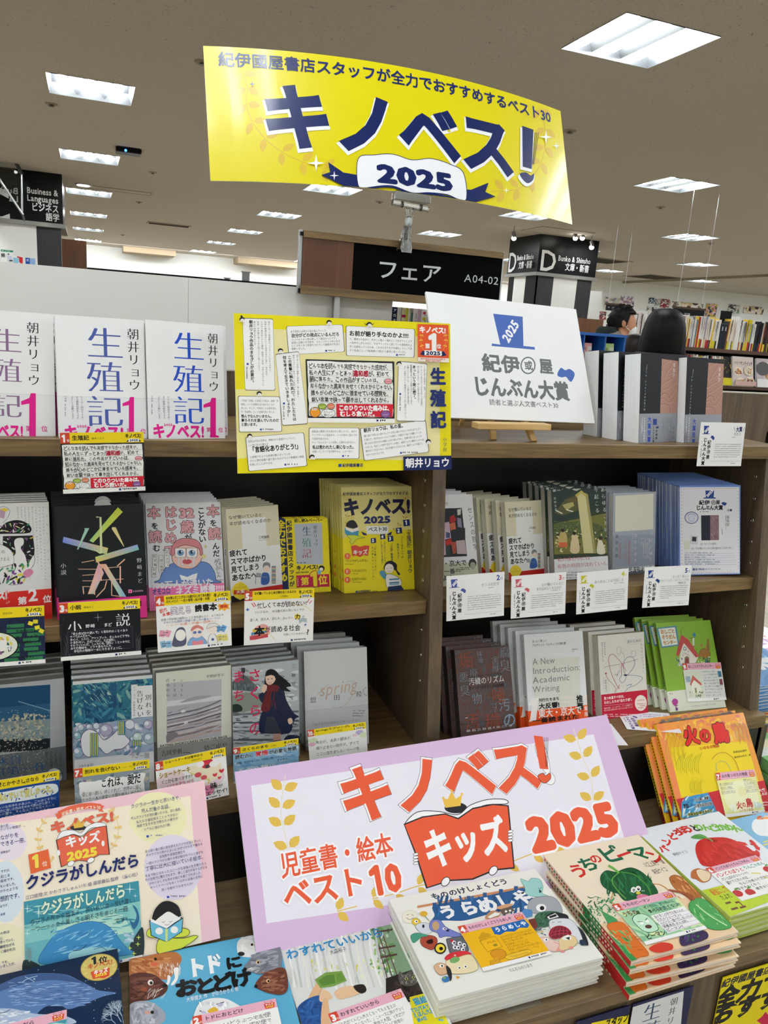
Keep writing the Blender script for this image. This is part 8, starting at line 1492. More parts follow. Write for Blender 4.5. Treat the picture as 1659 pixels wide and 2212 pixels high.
a.t('大竹',1206,820,36,'f8f0ee',W=70,wt=.02);a.t('しのぶ',1215,860,34,'f8f0ee',W=80,wt=.02);a.lines(1240,950,90,3,28,'f0c8c8',16)
r = book('picture_book','bright yellow and orange flame-coloured book leaning on the lowest tier, front copy',MH,.2461,.2326,.0085,a,spine='l',cover='e8a020',pg='white',hard=True,mat='gloss',cat='picture book')
sp_ = MB();sp_.box(-.0006,.0003,0,-.0001,.0083,.2326,'e8c41c');sp_.box(-.0007,.0003,0,-.0006,.0083,.052,'b02a2a')
for k in range(30): sp_.box(-.0008,.0025,.205-k*.0062,-.0007,.0062,.2095-k*.0062,'c0281c' if k < 9 else '3a2a18')
sp_.obj('spine_print',PR['gloss'],r);r['group'] = 'flame-coloured picture books'
for k,(dx,dy) in enumerate(((-.012,.0125),(-.024,.025))):
    m = MH.copy();m.translation = m.translation+Vector((dx,dy,.001*k));copy_tree(r,m,f'flame-coloured picture book, {ORD[k+1]} copy from the front, spine showing','flame-coloured picture books')
# shrink-wrap ruffle on top of the firebird books
FILM = M('clear_plastic_film','f4f8fa',.12,trans=.85,amt=0.,ior=1.3)
R = random.Random(2);mb = MB();V = [];n = 40
for j in range(4):
    for i in range(n+1): x = .004+.235*i/n;V.append((x,.004+j*.009+R.uniform(-.002,.002),.2326+[.001,.008,.009,.002][j]*(1 if 2 < i < n-2 else .3)+R.uniform(-.0015,.0015)))
mb.add(V,[(j*(n+1)+i,j*(n+1)+i+1,(j+1)*(n+1)+i+1,(j+1)*(n+1)+i) for j in range(3) for i in range(n)],smooth=True);o = mb.obj('plastic_wrap',FILM,M4=MH);tag(o,'crinkled clear plastic wrap over the tops of the flame-coloured picture books','plastic wrap')
def kb7(a):
    a.r(0,13,100,60,'f0eda0');a.blob([(30,20),(70,18),(92,30),(90,60),(60,70),(20,66),(8,40)],'f6f5c8');a.el(56,36,12,9,'f2eeb4')
    for i in range(3): a.t(['愛とは何なのか','世界とは何か','生まれかわりました'][i],4,18+i*7,4.4,'5a5c6a',W=[34,30,36][i],jit=.35,res=1);a.ln([(4,23.4+i*7),(38,22.8+i*7)],.5,'b48ac0')
    for i in range(4): a.t(['時空よりの','たくさんの命が集まって','いまの自分がいること','を教えてくれる一冊です'][i],66,15+i*6.4,4,'5a5c6a',W=[22,32,32,32][i],jit=.35,res=1);a.ln([(64,20+i*6.4),(98,20+i*6.4)],.5,'b48ac0')
    for (ch,x,y,s_) in (('火',32,52,14),('の',46,54,10),('鳥',57,49,16)): a.t(ch,x,y,s_,'c83040',wt=.03,jit=.1)
    a.t('いのちの物語',36,66,5.6,'c05a60',W=36,jit=.3,res=1);a.strokes((4,56,30,70),10,['f8f8f0','e8ecc0'],(8,16),(2,4),seed=3);a.strokes((76,56,98,70),10,['f8f8f0','cfe0e0'],(8,16),(2,4),seed=4)
kcard(onbook(MH,.1130,.026,.1,.1,3),.1080,.0900,7,'火の鳥 いのちの物語','seventh-rank pink-headed card on the flame-coloured picture book',kb7)
def flat(M4): return M4
# monster eatery book,pile of cream books
MU = T(.4502,.7969,-.9320,-.6,90,0);uw,uh = .2823,.2072;a = ART(MU,uw,uh,'ura','efefe6');
a.t('もののけしょくどう',330,218,42,'2a3c50',W=560,wt=.03,jit=.1,al='l')
a.ln([(250,305),(988,170)],16,'cf8f62')
a.blob([(352,300),(450,275),(600,250),(760,220),(900,190),(960,180),(1000,235),(1045,265),(960,300),(820,330),(700,360),(560,395),(430,395),(345,400),(365,360)],'2c5f94');a.strokes((370,230,960,370),40,['24527f','3a70a8','2f6399'],(60,140),(8,22),ang=(70,110),seed=3)
for x,y in ((352,285),(465,262),(578,240),(685,218),(792,195),(892,175)): a.r(x,y-8,26,30,'2c5f94')
for ch,x,y,s_ in (('う',370,305,92),('ら',505,278,96),('め',618,255,104),('し',745,232,92),('や',862,205,100)): a.t(ch,x,y,s_,'f4f6f6',wt=.055)
a.blob([(935,120),(985,135),(1010,115),(1065,125),(1085,175),(1080,215),(1120,235),(1060,240),(980,225),(960,170)],'9fd4cc',out='5a9a94',ow=2.5);a.curve([(1050,178),(1062,186),(1076,176)],3,'3a6a68');a.blob([(1060,190),(1075,205),(1060,212)],'2a4a4a')
a.blob([(985,330),(995,265),(1060,238),(1150,240),(1200,290),(1208,350),(1130,345),(1040,350)],'a8acb2',out='6a6e74',ow=2.5);a.el(1072,312,34,26,'f6f6f4');a.el(1078,314,15,14,'17181c')
a.el(202,372,54,46,'e4e0cc',26);a.el(202,372,48,40,'efebd8',26);a.curve([(180,360),(195,355)],3,'5a5a4a');a.curve([(212,358),(226,364)],3,'5a5a4a');a.curve([(176,378),(200,390),(226,378)],3,'5a5a4a')
a.el(292,352,26,18,'e0b03c',14);a.ln([(300,365),(330,400)],4,'5a8a4a');a.blob([(212,405),(235,380),(268,395),(270,420),(235,428)],'e8c83a',out='8a7a2a',ow=2);a.el(243,404,13,10,'fafafa');a.el(245,404,5,5,'17181c')
a.blob([(240,430),(290,410),(340,425),(350,470),(300,490),(262,470)],'d8dde4',out='8a9098',ow=2.5);a.el(290,435,8,12,'2a2c30',12)
a.blob([(330,430),(345,395),(400,395),(440,440),(500,470),(540,490),(520,510),(440,500),(400,510),(385,480),(340,460)],'7a84c8',out='444c8a',ow=3);a.el(372,432,24,30,'c8a478',16);a.el(430,452,14,9,'e9ecf8');a.el(434,452,5,5,'1c1c28');a.blob([(440,462),(462,455),(455,472)],'1c2040')
a.blob([(270,530),(285,500),(330,495),(375,510),(380,550),(350,590),(310,580),(280,560)],'b0503c',out='6a2c20',ow=3);a.blob([(205,500),(240,480),(285,485),(320,500),(270,512),(225,545)],'4a9a80',out='2a6a54',ow=2);a.blob([(310,535),(350,520),(352,548),(322,552)],'2a1414');a.el(402,582,40,38,'26282c',24);a.el(402,582,30,28,'f0d83c',20);a.el(408,584,13,12,'101012')
a.rr([(442,520),(560,500),(590,600),(470,615)],16,'6a6c74',out='3a3c44',ow=4)
for (x,y) in ((492,545),(530,550),(520,578),(552,590),(560,562),(498,575)): a.el(x,y,14,14,'f0f2f4',14);a.el(x+3,y+1,6,7,'17181c',10)
a.el(478,532,10,10,'d83038',12);a.blob([(430,650),(470,615),(560,600),(610,620),(560,640),(500,650),(470,670)],'d8343c');a.star(500,630,8,'f6f0e8',.5)
a.blob([(440,672),(500,650),(600,625),(650,690),(640,730),(560,750),(470,745)],'efe0b4',out='a89a6a',ow=3);a.el(498,660,34,20,'7ab06a',rot=-15);a.el(528,712,12,12,'f8f6ee');a.el(530,713,5,6,'17181c');a.el(568,704,12,12,'f8f6ee');a.el(570,705,5,6,'17181c')
a.blob([(360,705),(400,680),(450,700),(455,740),(400,760)],'dcb48c',out='8a6a4a',ow=2.5);a.el(412,700,16,12,'f8f6ee');a.el(414,700,6,7,'17181c');a.blob([(440,700),(470,720),(480,770),(470,800),(452,760)],'26282c');a.el(438,788,26,20,'3a7ab8');a.el(430,780,10,7,'7ab05a');a.poly([(505,768),(535,772),(515,788)],'e8a43c')
a.blob([(1030,370),(1080,340),(1180,340),(1205,370),(1150,400),(1110,440),(1060,440),(1040,410)],'3f6a50');a.strokes((1040,350,1190,430),26,['2f5440','548264','24402f'],(16,40),(5,12),seed=6);a.blob([(1100,380),(1150,345),(1240,360),(1265,400),(1350,470),(1385,560),(1330,540),(1250,440),(1180,400)],'26292e');a.poly([(1110,375),(1165,350),(1190,375),(1125,392)],'f0f0ee');a.poly([(1122,372),(1168,356),(1176,370),(1130,384)],'17181c')
a.blob([(1130,400),(1230,385),(1290,410),(1330,480),(1345,540),(1290,545),(1200,520),(1140,470)],'dfe2e6',out='8a9098',ow=3);a.curve([(1142,415),(1160,410)],3,'5a6068');a.curve([(1180,412),(1205,408)],3,'5a6068')
a.blob([(1125,500),(1140,455),(1190,435),(1245,450),(1270,490),(1210,510),(1160,520)],'7a2430',out='c8304a',ow=4)
for k in range(5): a.curve([(1135+k*28,510-k*4),(1140+k*26,475),(1160+k*20,445)],3,'d8405c',n=3)
for y in (470,490): a.curve([(1132,y+12),(1200,y-4),(1262,y)],3,'d8405c',n=3)
a.blob([(1190,530),(1230,500),(1290,505),(1310,550),(1260,585),(1200,600),(1170,570)],'e8cf9a',out='a08a5a',ow=2.5);a.blob([(1208,520),(1250,495),(1272,520),(1235,530)],'f6f4ee');a.poly([(1232,515),(1262,508),(1258,530)],'17181c');a.blob([(1060,520),(1100,510),(1150,530),(1190,545),(1180,600),(1130,600),(1080,560)],'eccdc0',out='b08a80',ow=2.5);a.el(1104,528,17,11,'fafafa');a.el(1106,528,6,6,'2a4a6a');a.curve([(1150,540),(1190,560),(1180,590)],6,'e0a0a8')
for (x,y) in ((1185,595),(1215,605),(1270,580)): a.el(x,y,16,9,'e89a90',12)
a.blob([(1325,535),(1350,528),(1372,555),(1340,565)],'2c3a54');a.poly([(935,355),(960,320),(1010,330),(1015,370),(960,385)],'5a8fc8');a.blob([(700,375),(745,335),(800,350),(780,385),(715,392)],'c09068');a.poly([(715,378),(765,345),(800,352),(790,365),(730,385)],'f4f4ee');a.rr([(788,320),(865,300),(895,335),(820,365)],4,'6a5c50');a.blob([(775,315),(820,295),(880,290),(870,305),(800,325)],'d8a47a');a.el(838,340,8,7,'f8f8f4');a.el(865,335,8,7,'f8f8f4');a.poly([(985,395),(1030,385),(1050,440),(1030,465),(1000,440)],'7a3a30');a.strokes((1030,440,1110,500),16,['3a5a8a','c8a04a','8a3a3a','4a7a5a'],(14,30),(4,9),seed=9)
a.t('たにむらのりあき',852,722,24,'4a4c48',W=172,wt=0)
r = book('picture_book','cream picture book of cartoon food monsters on top of its pile',MU,uw,uh,.0095,a,spine='l',cover='e9e9de',pg='white',hard=True,mat='gloss',cat='picture book')
stack_down(r,4,.0103,'cream monster picture book','pile of cream monster picture books',seed=3,jit=.003,rot=.9)
def kb4(a):
    a.r(0,13,100,60,'f4bc1e');a.poly([(44,14),(96,13),(98,24),(93,28),(82,25),(72,29),(60,26),(50,29),(43,26)],'2468b4')
    for i,ch in enumerate('うらめしや'): a.t(ch,47+i*10,15.5,8.4,'f4f8fa',wt=.045)
    a.poly([(18,26),(28,18),(38,24),(36,28),(20,30)],'d8a01c');a.ln([(18,31),(42,29),(43,48),(20,50)],.6,'7a5a10',close=True);a.curve([(26,38),(29,36),(32,38)],.6,'6a4a10');a.curve([(34,38),(36,36),(39,38)],.6,'6a4a10');a.el(35,43,3,2,'9a8a2a');a.blob([(22,54),(30,50),(40,52),(42,60),(34,66),(24,64)],'e09a24',out='7a5a10',ow=.5);a.poly([(15,64),(28,62),(30,72),(12,72)],'e8ac2a');
    for k in range(6): a.ln([(16+k*2.4,64),(13+k*3,72)],.4,'7a5a10')
    for i,l in enumerate(['みんながこわがりしている「もののけ」たち','まよなかに食べしょくどう(一緒のおはなし','ひらくが「もののけ」たち。','おなかが、すくくぅ!!','ようこそたのしみしもぞ~。','それが、のびフルーサーダーがゆっぱい。','これ、このもののけ、しっと~♪']): a.t(l,48,31+i*4.6,4,'7a5410',W=[48,50,32,34,38,50,44][i],jit=.35,res=1)
    a.blob([(38,64),(50,62),(72,62),(76,67),(60,70),(42,70)],'f6c83a',out='8a6412',ow=.5);a.t('デカイムカシにもいけます!',44,64.5,3.4,'6a4a10',W=28,jit=.3,res=1)
kcard(onbook(MU,.0846,.0258,0,0,0) @ Matrix.Translation((0,0,0)),.1186,.0917,4,'もののけしょくどううらめしや','fourth-rank pink-headed yellow card lying on the monster picture book',kb4)
# green pepper book
MP = T(.7658,.7708,-.9280,-.3,90,0);pw2,ph2 = .2160,.2568;a = ART(MP,pw2,ph2,'pee','f4e6cc')
a.poly([(380,860),(1100,640),(1400,830),(1440,890),(690,1110),(600,1060)],'f2d2a8')
for ch,x,y,s_,c,r_ in (('う',222,425,96,'d8352c',0),('ち',288,378,96,'1c6a4a',0),('の',375,352,62,'d8352c',0),('ピ',418,300,115,'1c6a4a',0),('ー',540,318,92,'d8352c',-8),('マ',635,298,98,'1c6a4a',0),('ン',760,320,92,'d8352c',0)): a.t(ch,x,y,s_,c,wt=.03,rot=r_)
a.t('川之上英子・健',768,402,36,'2a2a28',W=160,wt=0);a.t('柴田ケイコ',830,452,34,'2a2a28',W=115,wt=0)
a.blob([(978,550),(965,510),(1000,490),(1060,510),(1120,560),(1190,640),(1150,690),(1080,640),(1010,590)],'b8703a',out='8a4e24',ow=3);a.strokes((985,505,1160,660),26,['d08a4a','9a5a2c','e0a468'],(30,70),(8,18),ang=(30,60),seed=3)
a.curve([(850,555),(900,560),(960,600),(960,640)],7,'d89a5a');a.curve([(570,620),(555,660),(570,700)],8,'e0a868')
a.blob([(480,500),(520,460),(590,470),(640,450),(700,440),(770,470),(830,530),(880,600),(870,630),(780,640),(740,660),(650,670),(600,620),(540,600),(490,560)],'1f5c38',out='123a24',ow=3)
a.strokes((500,470,860,640),50,['2a7044','1a5030','36804e'],(50,130),(6,14),ang=(40,110),seed=4);a.curve([(600,480),(560,530),(600,600),(660,660)],7,'6ab04a');a.curve([(620,470),(720,490),(800,560),(840,640)],6,'5aa044');a.curve([(535,425),(570,445),(610,478)],16,'6ab44a')
for (x,y) in ((712,596),(745,588)): a.el(x,y,19,20,'f8f8f4');a.el(x+2,y+2,9,10,'1a1a1c')
a.el(745,618,16,10,'e8d040');a.el(775,645,42,18,'e07a9c')
for k in range(8): a.el(680+random.Random(k).uniform(0,110),590+random.Random(k+9).uniform(-10,40),4,4,'e9f0e6',8,keep=True)
a.L += 1
a.strokes((385,640,590,830),90,['2c7a50','3f9a64','1f6040','5cb07a'],(16,44),(4,9),seed=6);a.poly([(480,740),(590,800),(620,840),(540,850)],'4aa060');a.blob([(525,850),(570,825),(640,830),(700,900),(760,970),(820,1050),(760,1070),(700,1080),(620,960),(560,900)],'e0752c',out='b0541c',ow=3);a.strokes((560,840,780,1060),26,['ee8e44','cc6422'],(30,70),(5,10),ang=(-10,20),seed=7)
a.blob([(400,840),(470,850),(600,960),(720,1070),(740,1095),(690,1110),(600,1060),(500,960)],'3a9450');a.strokes((450,880,700,1090),40,['5cb068','2c7c40','7cc884'],(30,80),(5,12),ang=(30,60),seed=8)
a.blob([(1100,720),(1130,665),(1200,660),(1280,720),(1360,800),(1400,860),(1300,880),(1200,850),(1150,790)],'4fa85a',out='2f7c40',ow=3);a.strokes((1130,680,1360,860),30,['7cc878','3c9048','a4dc94'],(30,90),(4,10),ang=(20,80),seed=9);a.curve([(1150,700),(1250,780),(1370,850)],8,'c8e8b0')
a.blob([(820,1010),(900,970),(980,980),(980,1020),(880,1040)],'d8402c');a.blob([(1040,920),(1120,880),(1220,890),(1230,940),(1120,980),(1050,990)],'3c2c54');a.strokes((1050,890,1200,970),16,['2c7a3c','5a3a80','1c1c34'],(20,50),(8,16),seed=10);a.curve([(960,600),(1060,620),(1140,670)],14,'a0583a')
r = book('picture_book','cream picture book with a green pepper character, carrot and vegetables',MP,pw2,ph2,.0095,a,spine='l',cover='efd8bc',pg='white',hard=True,mat='gloss',cat='picture book')
sp_ = MB();sp_.box(-.0006,.0003,0,-.0001,.0092,.130,'2f8a4c');sp_.box(-.0007,.0003,0,-.0006,.0092,.075,'c4282c')
for k in range(26): sp_.box(-.0008,.003,.245-k*.008,-.0007,.0065,.2495-k*.008,['c83030','1c6a4a','6a3a2a'][k % 3] if k < 18 else 'f0e0d0')
sp_.obj('spine_print',PR['gloss'],r);r['group'] = 'pile of green pepper picture books'
R = random.Random(4)
for k in range(1,6):
    m = T(.7658+[0,-.002,.006,-.004,.002,.004][k]-.0015*k,.7708+[0,-.004,.004,-.006,.002,-.012][k],-.9280-.0102*k,[0,-2.2,1.5,-3,2,.5][k],90,0);copy_tree(r,m,f'green pepper picture book with a red foot edge, {ORD[k]} from the top of its pile','pile of green pepper picture books')
def kb5(a):
    a.r(0,13,100,60,'a4d4a8');a.strokes((0,13,100,72),50,['86c494','c0e4b4','7cc0a0','d8ecb0'],(12,30),(4,9),seed=2);a.t('うちの',3,16,10,'7a4a2a',W=24,wt=.03,jit=.2);a.blob([(10,36),(16,28),(28,26),(36,32),(38,46),(34,58),(22,60),(12,54)],'c8ecd0',out='1c3c2c',ow=.9);a.el(19,42,3,2.4,'fafafa');a.el(29,41,3,2.4,'fafafa');a.el(24,50,5,3.4,'5a3a3a');a.curve([(15,38),(22,40)],.9,'1c3c2c');a.curve([(27,39),(33,36)],.9,'1c3c2c');a.poly([(24,26),(26,20),(30,20),(29,27)],'3a6a3a')
    a.t('ピーマン',8,61,9,'2a2a1c',W=32,wt=.03,jit=.25);a.t('ぜったい、ぜったいに',40,15,6,'2a3c2c',W=52,wt=.01,jit=.3,res=1);a.t('食べられたくない!!',42,22.5,8,'2a3c2c',W=54,wt=.02,jit=.3,res=1);a.poly([(40,34),(98,32),(98,66),(42,68)],'f6f6f4')
    for i,l in enumerate(['あの手この手でお母さんと','たたかうピーマン!!','スパイス・食べてしまいたい!','栄養満点 がんばれ','ピーマン!!']): a.t(l,43,35+i*6.4,5.2,'2a2a2c',W=[50,40,54,40,28][i],jit=.35,res=1,wt=.01);a.ln([(43,40.6+i*6.4),(97,40+i*6.4)],.4,'b87ac0')
kcard(onbook(MP,.0435,.0185,0,0,0),.1230,.0900,5,'うちのピーマン','fifth-rank pink-headed green card lying on the pepper picture book',kb5)
# apple book
MA = T(.9975,.8033,-.9320,1.4,90,0);aw,ah = .2152,.2398;a = ART(MA,aw,ah,'hino','eaeff4')
cols = ['d8302c']*6+['2a2a2c']+['7cc04a']*7
pts = [(185,1400),(225,1330),(275,1275),(330,1235),(375,1210),(430,1200),(505,1185),(545,1180),(615,1180),(690,1190),(755,1180),(835,1180),(925,1190),(985,1210)]
for ch,(x,y),c in zip('パンどろぼうとりんごかめん',pts,cols): a.t(ch,x-16,y+6,64,c,wt=.05,jit=.12)
a.t('柴田ケイコ',332,1478,26,'4a4c50',W=175,wt=0)
a.blob([(575,1440),(590,1370),(650,1330),(760,1315),(900,1320),(1050,1380),(1180,1470),(1270,1570),(1330,1640),(1100,1640),(800,1620),(650,1600),(600,1530)],'cf2a26');a.strokes((640,1340,1230,1600),60,['d8322c','c42420','de4038'],(60,160),(14,34),ang=(10,50),seed=3);a.el(745,1345,60,16,'a81c1c',rot=8);a.curve([(690,1320),(725,1335),(750,1358)],14,'8a9a5a');a.blob([(530,1315),(570,1290),(630,1285),(690,1315),(640,1330),(570,1328)],'5aa04c',out='3a7a34',ow=2);a.curve([(585,1285),(650,1305),(700,1330)],5,'8acc6a')
a.blob([(528,1690),(545,1650),(600,1630),(640,1640),(700,1650),(735,1690),(720,1750),(650,1775),(580,1740),(535,1730)],'c0713c');a.blob([(585,1650),(640,1640),(725,1680),(715,1745),(655,1765),(600,1710)],'f2ddb8',out='a86434',ow=5)
a.poly([(620,1860),(860,1800),(1400,1660),(1500,1900),(905,2140),(880,2130)],'c0d838');a.t('最強にして',700,1850,58,'d8622c',W=200,wt=.02);a.t('たよれ',800,1905,50,'4a4a2a',W=130,wt=.01);a.t('ニュ',835,1960,110,'7a5038',W=190,wt=.03)
r = book('picture_book','white picture book with a big red apple and a small bread loaf, on its pile',MA,aw,ah,.0095,a,spine='l',cover='c8dc6a',pg='grey',hard=True,mat='gloss',cat='picture book')
stack_down(r,4,.0103,'white red apple picture book','pile of red apple picture books',seed=7,jit=.0012,rot=.5)
def kb6(a):
    a.t('パンどろぼうと',4,15,9,'d84a5c',W=52,wt=.03,jit=.2);a.t('りんごかめん',58,15,8,'4a9a9a',W=40,wt=.02,jit=.2)
    for i,l in enumerate(['パン土ぼろがスピーンチ!!','助けてくれたのは…','りんごかめん?? だれ??','ドキドキわくわく','続きおいしい♪']): a.t(l,[6,8,24,6,40][i],26+i*8.4,7,'1c1c1e',W=[50,44,56,50,44][i],wt=.01,jit=.35,res=1)
    for (x,y) in ((6,62),(26,66),(92,34)): a.el(x,y,8,7,'c83a3c');a.blob([(x+1,y-7),(x+6,y-11),(x+9,y-8)],'5aa04c',n=3)
    for (x,y,r_) in ((60,34,20),(70,50,40),(84,56,-30)): a.r(x,y,14,2,'e8dc4a',rot=r_)
kcard(onbook(MA,.049,.0215,0,0,0),.1257,.0860,6,'パンどろぼうとりんごかめん','sixth-rank pink-headed card lying on the red apple picture book',kb6)
# sky blue book right of it
MS = T(1.2200,.8300,-.9400,1.5,90,0);a = ART(MS,.24,.196,'hino','86bfe4');a.blob([(1150,1180),(1180,1130),(1260,1120),(1320,1100),(1500,1150),(1500,1320),(1300,1300),(1220,1290),(1160,1240)],'f0f4f6');a.strokes((1200,1040,1500,1130),24,['e0783a','d05a2c','f0a060','e8c8b0'],(50,110),(12,30),ang=(-20,30),seed=2);a.r(1262,1345,80,14,'f0e080',rot=-14);a.r(1262,1375,84,14,'f0e080',rot=-14);a.strokes((1150,1500,1500,1700),20,['6aaed8','a4d0ec'],(60,140),(14,30),seed=3)
r = book('picture_book','sky blue picture book with a white cloud and orange leaves at the right edge',MS,.24,.196,.0095,a,spine='l',cover='86bfe4',pg='white',hard=True,mat='gloss',cat='picture book');stack_down(r,4,.0106,'sky blue cloud picture book','pile of sky blue cloud picture books',seed=2,jit=.001,rot=.4)
# walrus book
MT = T(.0307,.8114,-.9620,-1.9,90,0);a = ART(MT,.2266,.2190,'todo','5fb2d6')
a.blob([(104,250),(110,200),(180,185),(250,170),(320,165),(350,195),(330,240),(290,290),(240,290),(180,270),(110,300)],'b87040');a.strokes((115,190,300,270),40,['c88450','a86034','d09460'],(30,70),(8,18),ang=(-10,30),seed=2);a.el(228,198,7,7,'1c1410');a.el(222,222,18,10,'d86a4a');a.strokes((245,215,345,280),50,['e8dccc','f4ece0','c8a890'],(16,34),(1.5,3),ang=(60,110),seed=3);a.blob([(312,245),(335,240),(332,290),(312,318),(300,316),(318,285)],'f6f4ee');a.blob([(285,275),(298,280),(292,312),(272,330),(268,322),(282,305)],'f6f4ee')
a.blob([(100,290),(150,262),(220,270),(260,300),(286,325),(270,360),(220,385),(160,395),(104,410)],'5a3028');a.strokes((110,280,250,390),50,['6c3a30','4a2620','7a4a3c'],(30,70),(8,18),ang=(-20,30),seed=4);a.el(205,308,13,13,'f4f0ea');a.el(208,310,7,8,'17120f');a.el(272,322,12,8,'17120f');a.strokes((190,335,275,385),20,['e8e4de'],(26,50),(1,2),ang=(100,150),seed=5);a.el(175,340,16,10,'9a4a34')
a.blob([(104,420),(150,395),(210,400),(255,430),(275,460),(250,500),(104,510)],'a4a8b4');a.strokes((110,405,240,500),40,['b8bcc6','9094a0','c8ccd4'],(30,60),(8,18),seed=6);a.el(213,447,8,8,'17120f');a.el(190,448,14,8,'d8a090')
a.t('トド',372,200,92,'f4f8f8',W=158,wt=.07);a.t('に',548,192,62,'17181a',wt=.06);
for ch,x,y,s_ in (('お',312,300,88),('と',402,292,84),('ど',478,275,88),('け',568,258,84)): a.t(ch,x,y,s_,'17181a',wt=.06)
a.t('と',440,290,60,'17181a',wt=.06) if False else None
a.t('大塚健太 作',370,378,24,'f0f6f8',W=98,wt=.01);a.t('かのうかりん 絵',488,352,24,'f0f6f8',W=125,wt=.01)
a.blob([(612,175),(610,120),(650,95),(720,85),(790,80),(800,160),(740,175),(690,190),(640,190)],'e9e9e6');a.strokes((620,95,780,180),40,['f6f6f2','d8dadc','ecece8'],(20,50),(8,16),seed=7);a.el(677,133,6,6,'17120f');a.el(627,176,16,10,'2a2a2e');a.el(700,135,14,10,'e8a890')
a.blob([(640,245),(660,210),(700,170),(760,145),(810,145),(815,230),(780,250),(720,270),(690,265)],'7c8088');a.strokes((670,160,800,255),40,['9094a0','6a6e78','a4a8b0'],(30,60),(6,14),ang=(-30,10),seed=8);a.el(705,215,9,9,'e8c890');a.el(706,216,5,6,'17120f');a.el(645,247,9,7,'17120f');a.strokes((650,240,740,265),12,['f0f0ee'],(20,40),(1,2),ang=(-40,0),seed=9)
a.blob([(690,325),(720,280),(770,250),(830,245),(845,330),(820,365),(760,360),(720,345)],'704030');a.strokes((720,260,830,350),44,['8a5440','5c3226','9a6850'],(30,60),(6,14),ang=(-30,10),seed=10);a.el(752,303,9,9,'e8c890');a.el(754,304,5,6,'17120f');a.el(696,328,8,8,'17120f')
a.blob([(405,470),(430,410),(480,385),(550,385),(605,410),(640,440),(650,510),(410,510)],'eceeee');a.strokes((430,400,620,500),36,['ffffff','d8dde0','e6e9ea'],(20,50),(8,16),ang=(60,120),seed=11);a.ln([(432,442),(462,452)],4,'4a4c58');a.ln([(512,412),(548,402)],4,'4a4c58');a.el(450,450,10,7,'c8c4e0');a.el(528,415,12,8,'c8c4e0');a.blob([(470,445),(500,425),(520,440),(515,470),(500,460)],'e8b83c');a.poly([(495,462),(514,462),(508,475)],'b03a34')
r = book('picture_book','sky blue picture book with a walrus, sea lions, seal, bear and eagle',MT,.2266,.2190,.0095,a,spine='l',cover='6a4a3a',pg='white',hard=True,mat='gloss',cat='picture book');stack_down(r,1,.0105,'walrus picture book','pile of walrus picture books',seed=3,jit=.003)
def kbt(a):
    for i in range(7): a.t('にたのしいどうぶつ宅配便です'[:12+i % 3],6,17+i*8,6.6,'3a3c48',W=84,jit=.35,res=1)
p = ART(MT,.2266,.2190,'todo').uv([(535,462)])[0]
kcard(onbook(MT,p[0]-.040,.2190-p[1]-.085,0,0,0),.1186,.0917,2,'トドにおとどけ','second-rank pink-headed card at the lower edge of the walrus book',kbt)
# boy reading,pale curtains
MW = T(.2634,.7595,-.9650,.9,90,0);a = ART(MW,.2046,.2591,'todo','e4e6e2')
a.poly([(1195,0),(1335,-40),(1560,400),(1330,290)],'8aa888');a.strokes((1225,10,1340,270),70,['6aa05a','9ac46a','c8dcc0','4a7c44','e0e8e4'],(14,40),(6,16),seed=2)
for x in (1238,1262,1288): a.ln([(x,40+(x-1238)),(x+70,290)],5,'6a5048')
for y in (75,150,190): a.ln([(1245+(y-75)*.3,y),(1330+(y-75)*.2,y-14)],8,'5a3a3a')
for k in range(15): x = 800+k*32;a.curve([(x,80-k*6),(x+18,180),(x+40+k*2,330)],10,['d4d6d0','f4f4f0','c8ccc8','ecebe0'][k % 4],n=5)
a.strokes((790,60,1200,110),30,['b8b8a8','d8d0b0','f0f0e8'],(20,50),(8,16),ang=(60,120),seed=3);a.strokes((950,200,1320,300),30,['e8dc5a','d8d8a0','f0eec8'],(10,30),(5,12),ang=(60,120),seed=4);a.strokes((840,60,1180,340),30,['f8f8f4','dcded8','cfd2cc'],(60,140),(4,9),ang=(70,100),seed=5)
a.t('わすれていいから',828,158,50,'2f8cc4',W=480,wt=.025);a.t('大森裕子',1035,158,24,'5a6064',W=80)
a.blob([(935,395),(960,340),(1000,280),(1020,270),(1010,320),(985,370),(960,410)],'e4b88c');a.poly([(970,295),(1020,262),(1095,255),(1118,300),(1060,325),(995,335)],'7aa04a');a.poly([(985,300),(1025,275),(1060,272),(1065,312),(1005,326)],'5c8838');a.poly([(1068,272),(1092,262),(1108,296),(1072,310)],'6a9640')
a.blob([(1060,355),(1100,330),(1150,325),(1185,335),(1175,360),(1120,380),(1080,385)],'eac49c');a.blob([(1150,325),(1195,318),(1210,345),(1190,360),(1165,350)],'2a2420');a.blob([(885,440),(920,395),(980,370),(1040,375),(1010,420),(1005,520),(890,540)],'2c5c9c');a.strokes((900,390,1010,500),24,['3a6cb0','224a84'],(30,60),(6,12),seed=6);a.blob([(1000,345),(1030,350),(1050,380),(1010,400),(990,390)],'eac49c');a.blob([(1005,400),(1030,390),(1040,520),(1000,520)],'e4b88c')
a.poly([(1300,290),(1450,240),(1520,355),(1300,420)],'2c2624');a.strokes((1340,300,1500,400),30,['3a2c28','241c1c','4a3a34'],(30,60),(8,16),seed=4);a.blob([(1358,290),(1365,258),(1385,270),(1425,250),(1450,262),(1455,300),(1420,325),(1375,320)],'5c5a54');a.strokes((1365,262,1450,318),34,['8a8880','3a3834','a8a69c'],(8,20),(2,4),seed=5);a.el(1395,292,8,6,'b8c06a');a.el(1395,292,3,5,'141414');a.el(1428,286,8,6,'b8c06a');a.el(1428,286,3,5,'141414')
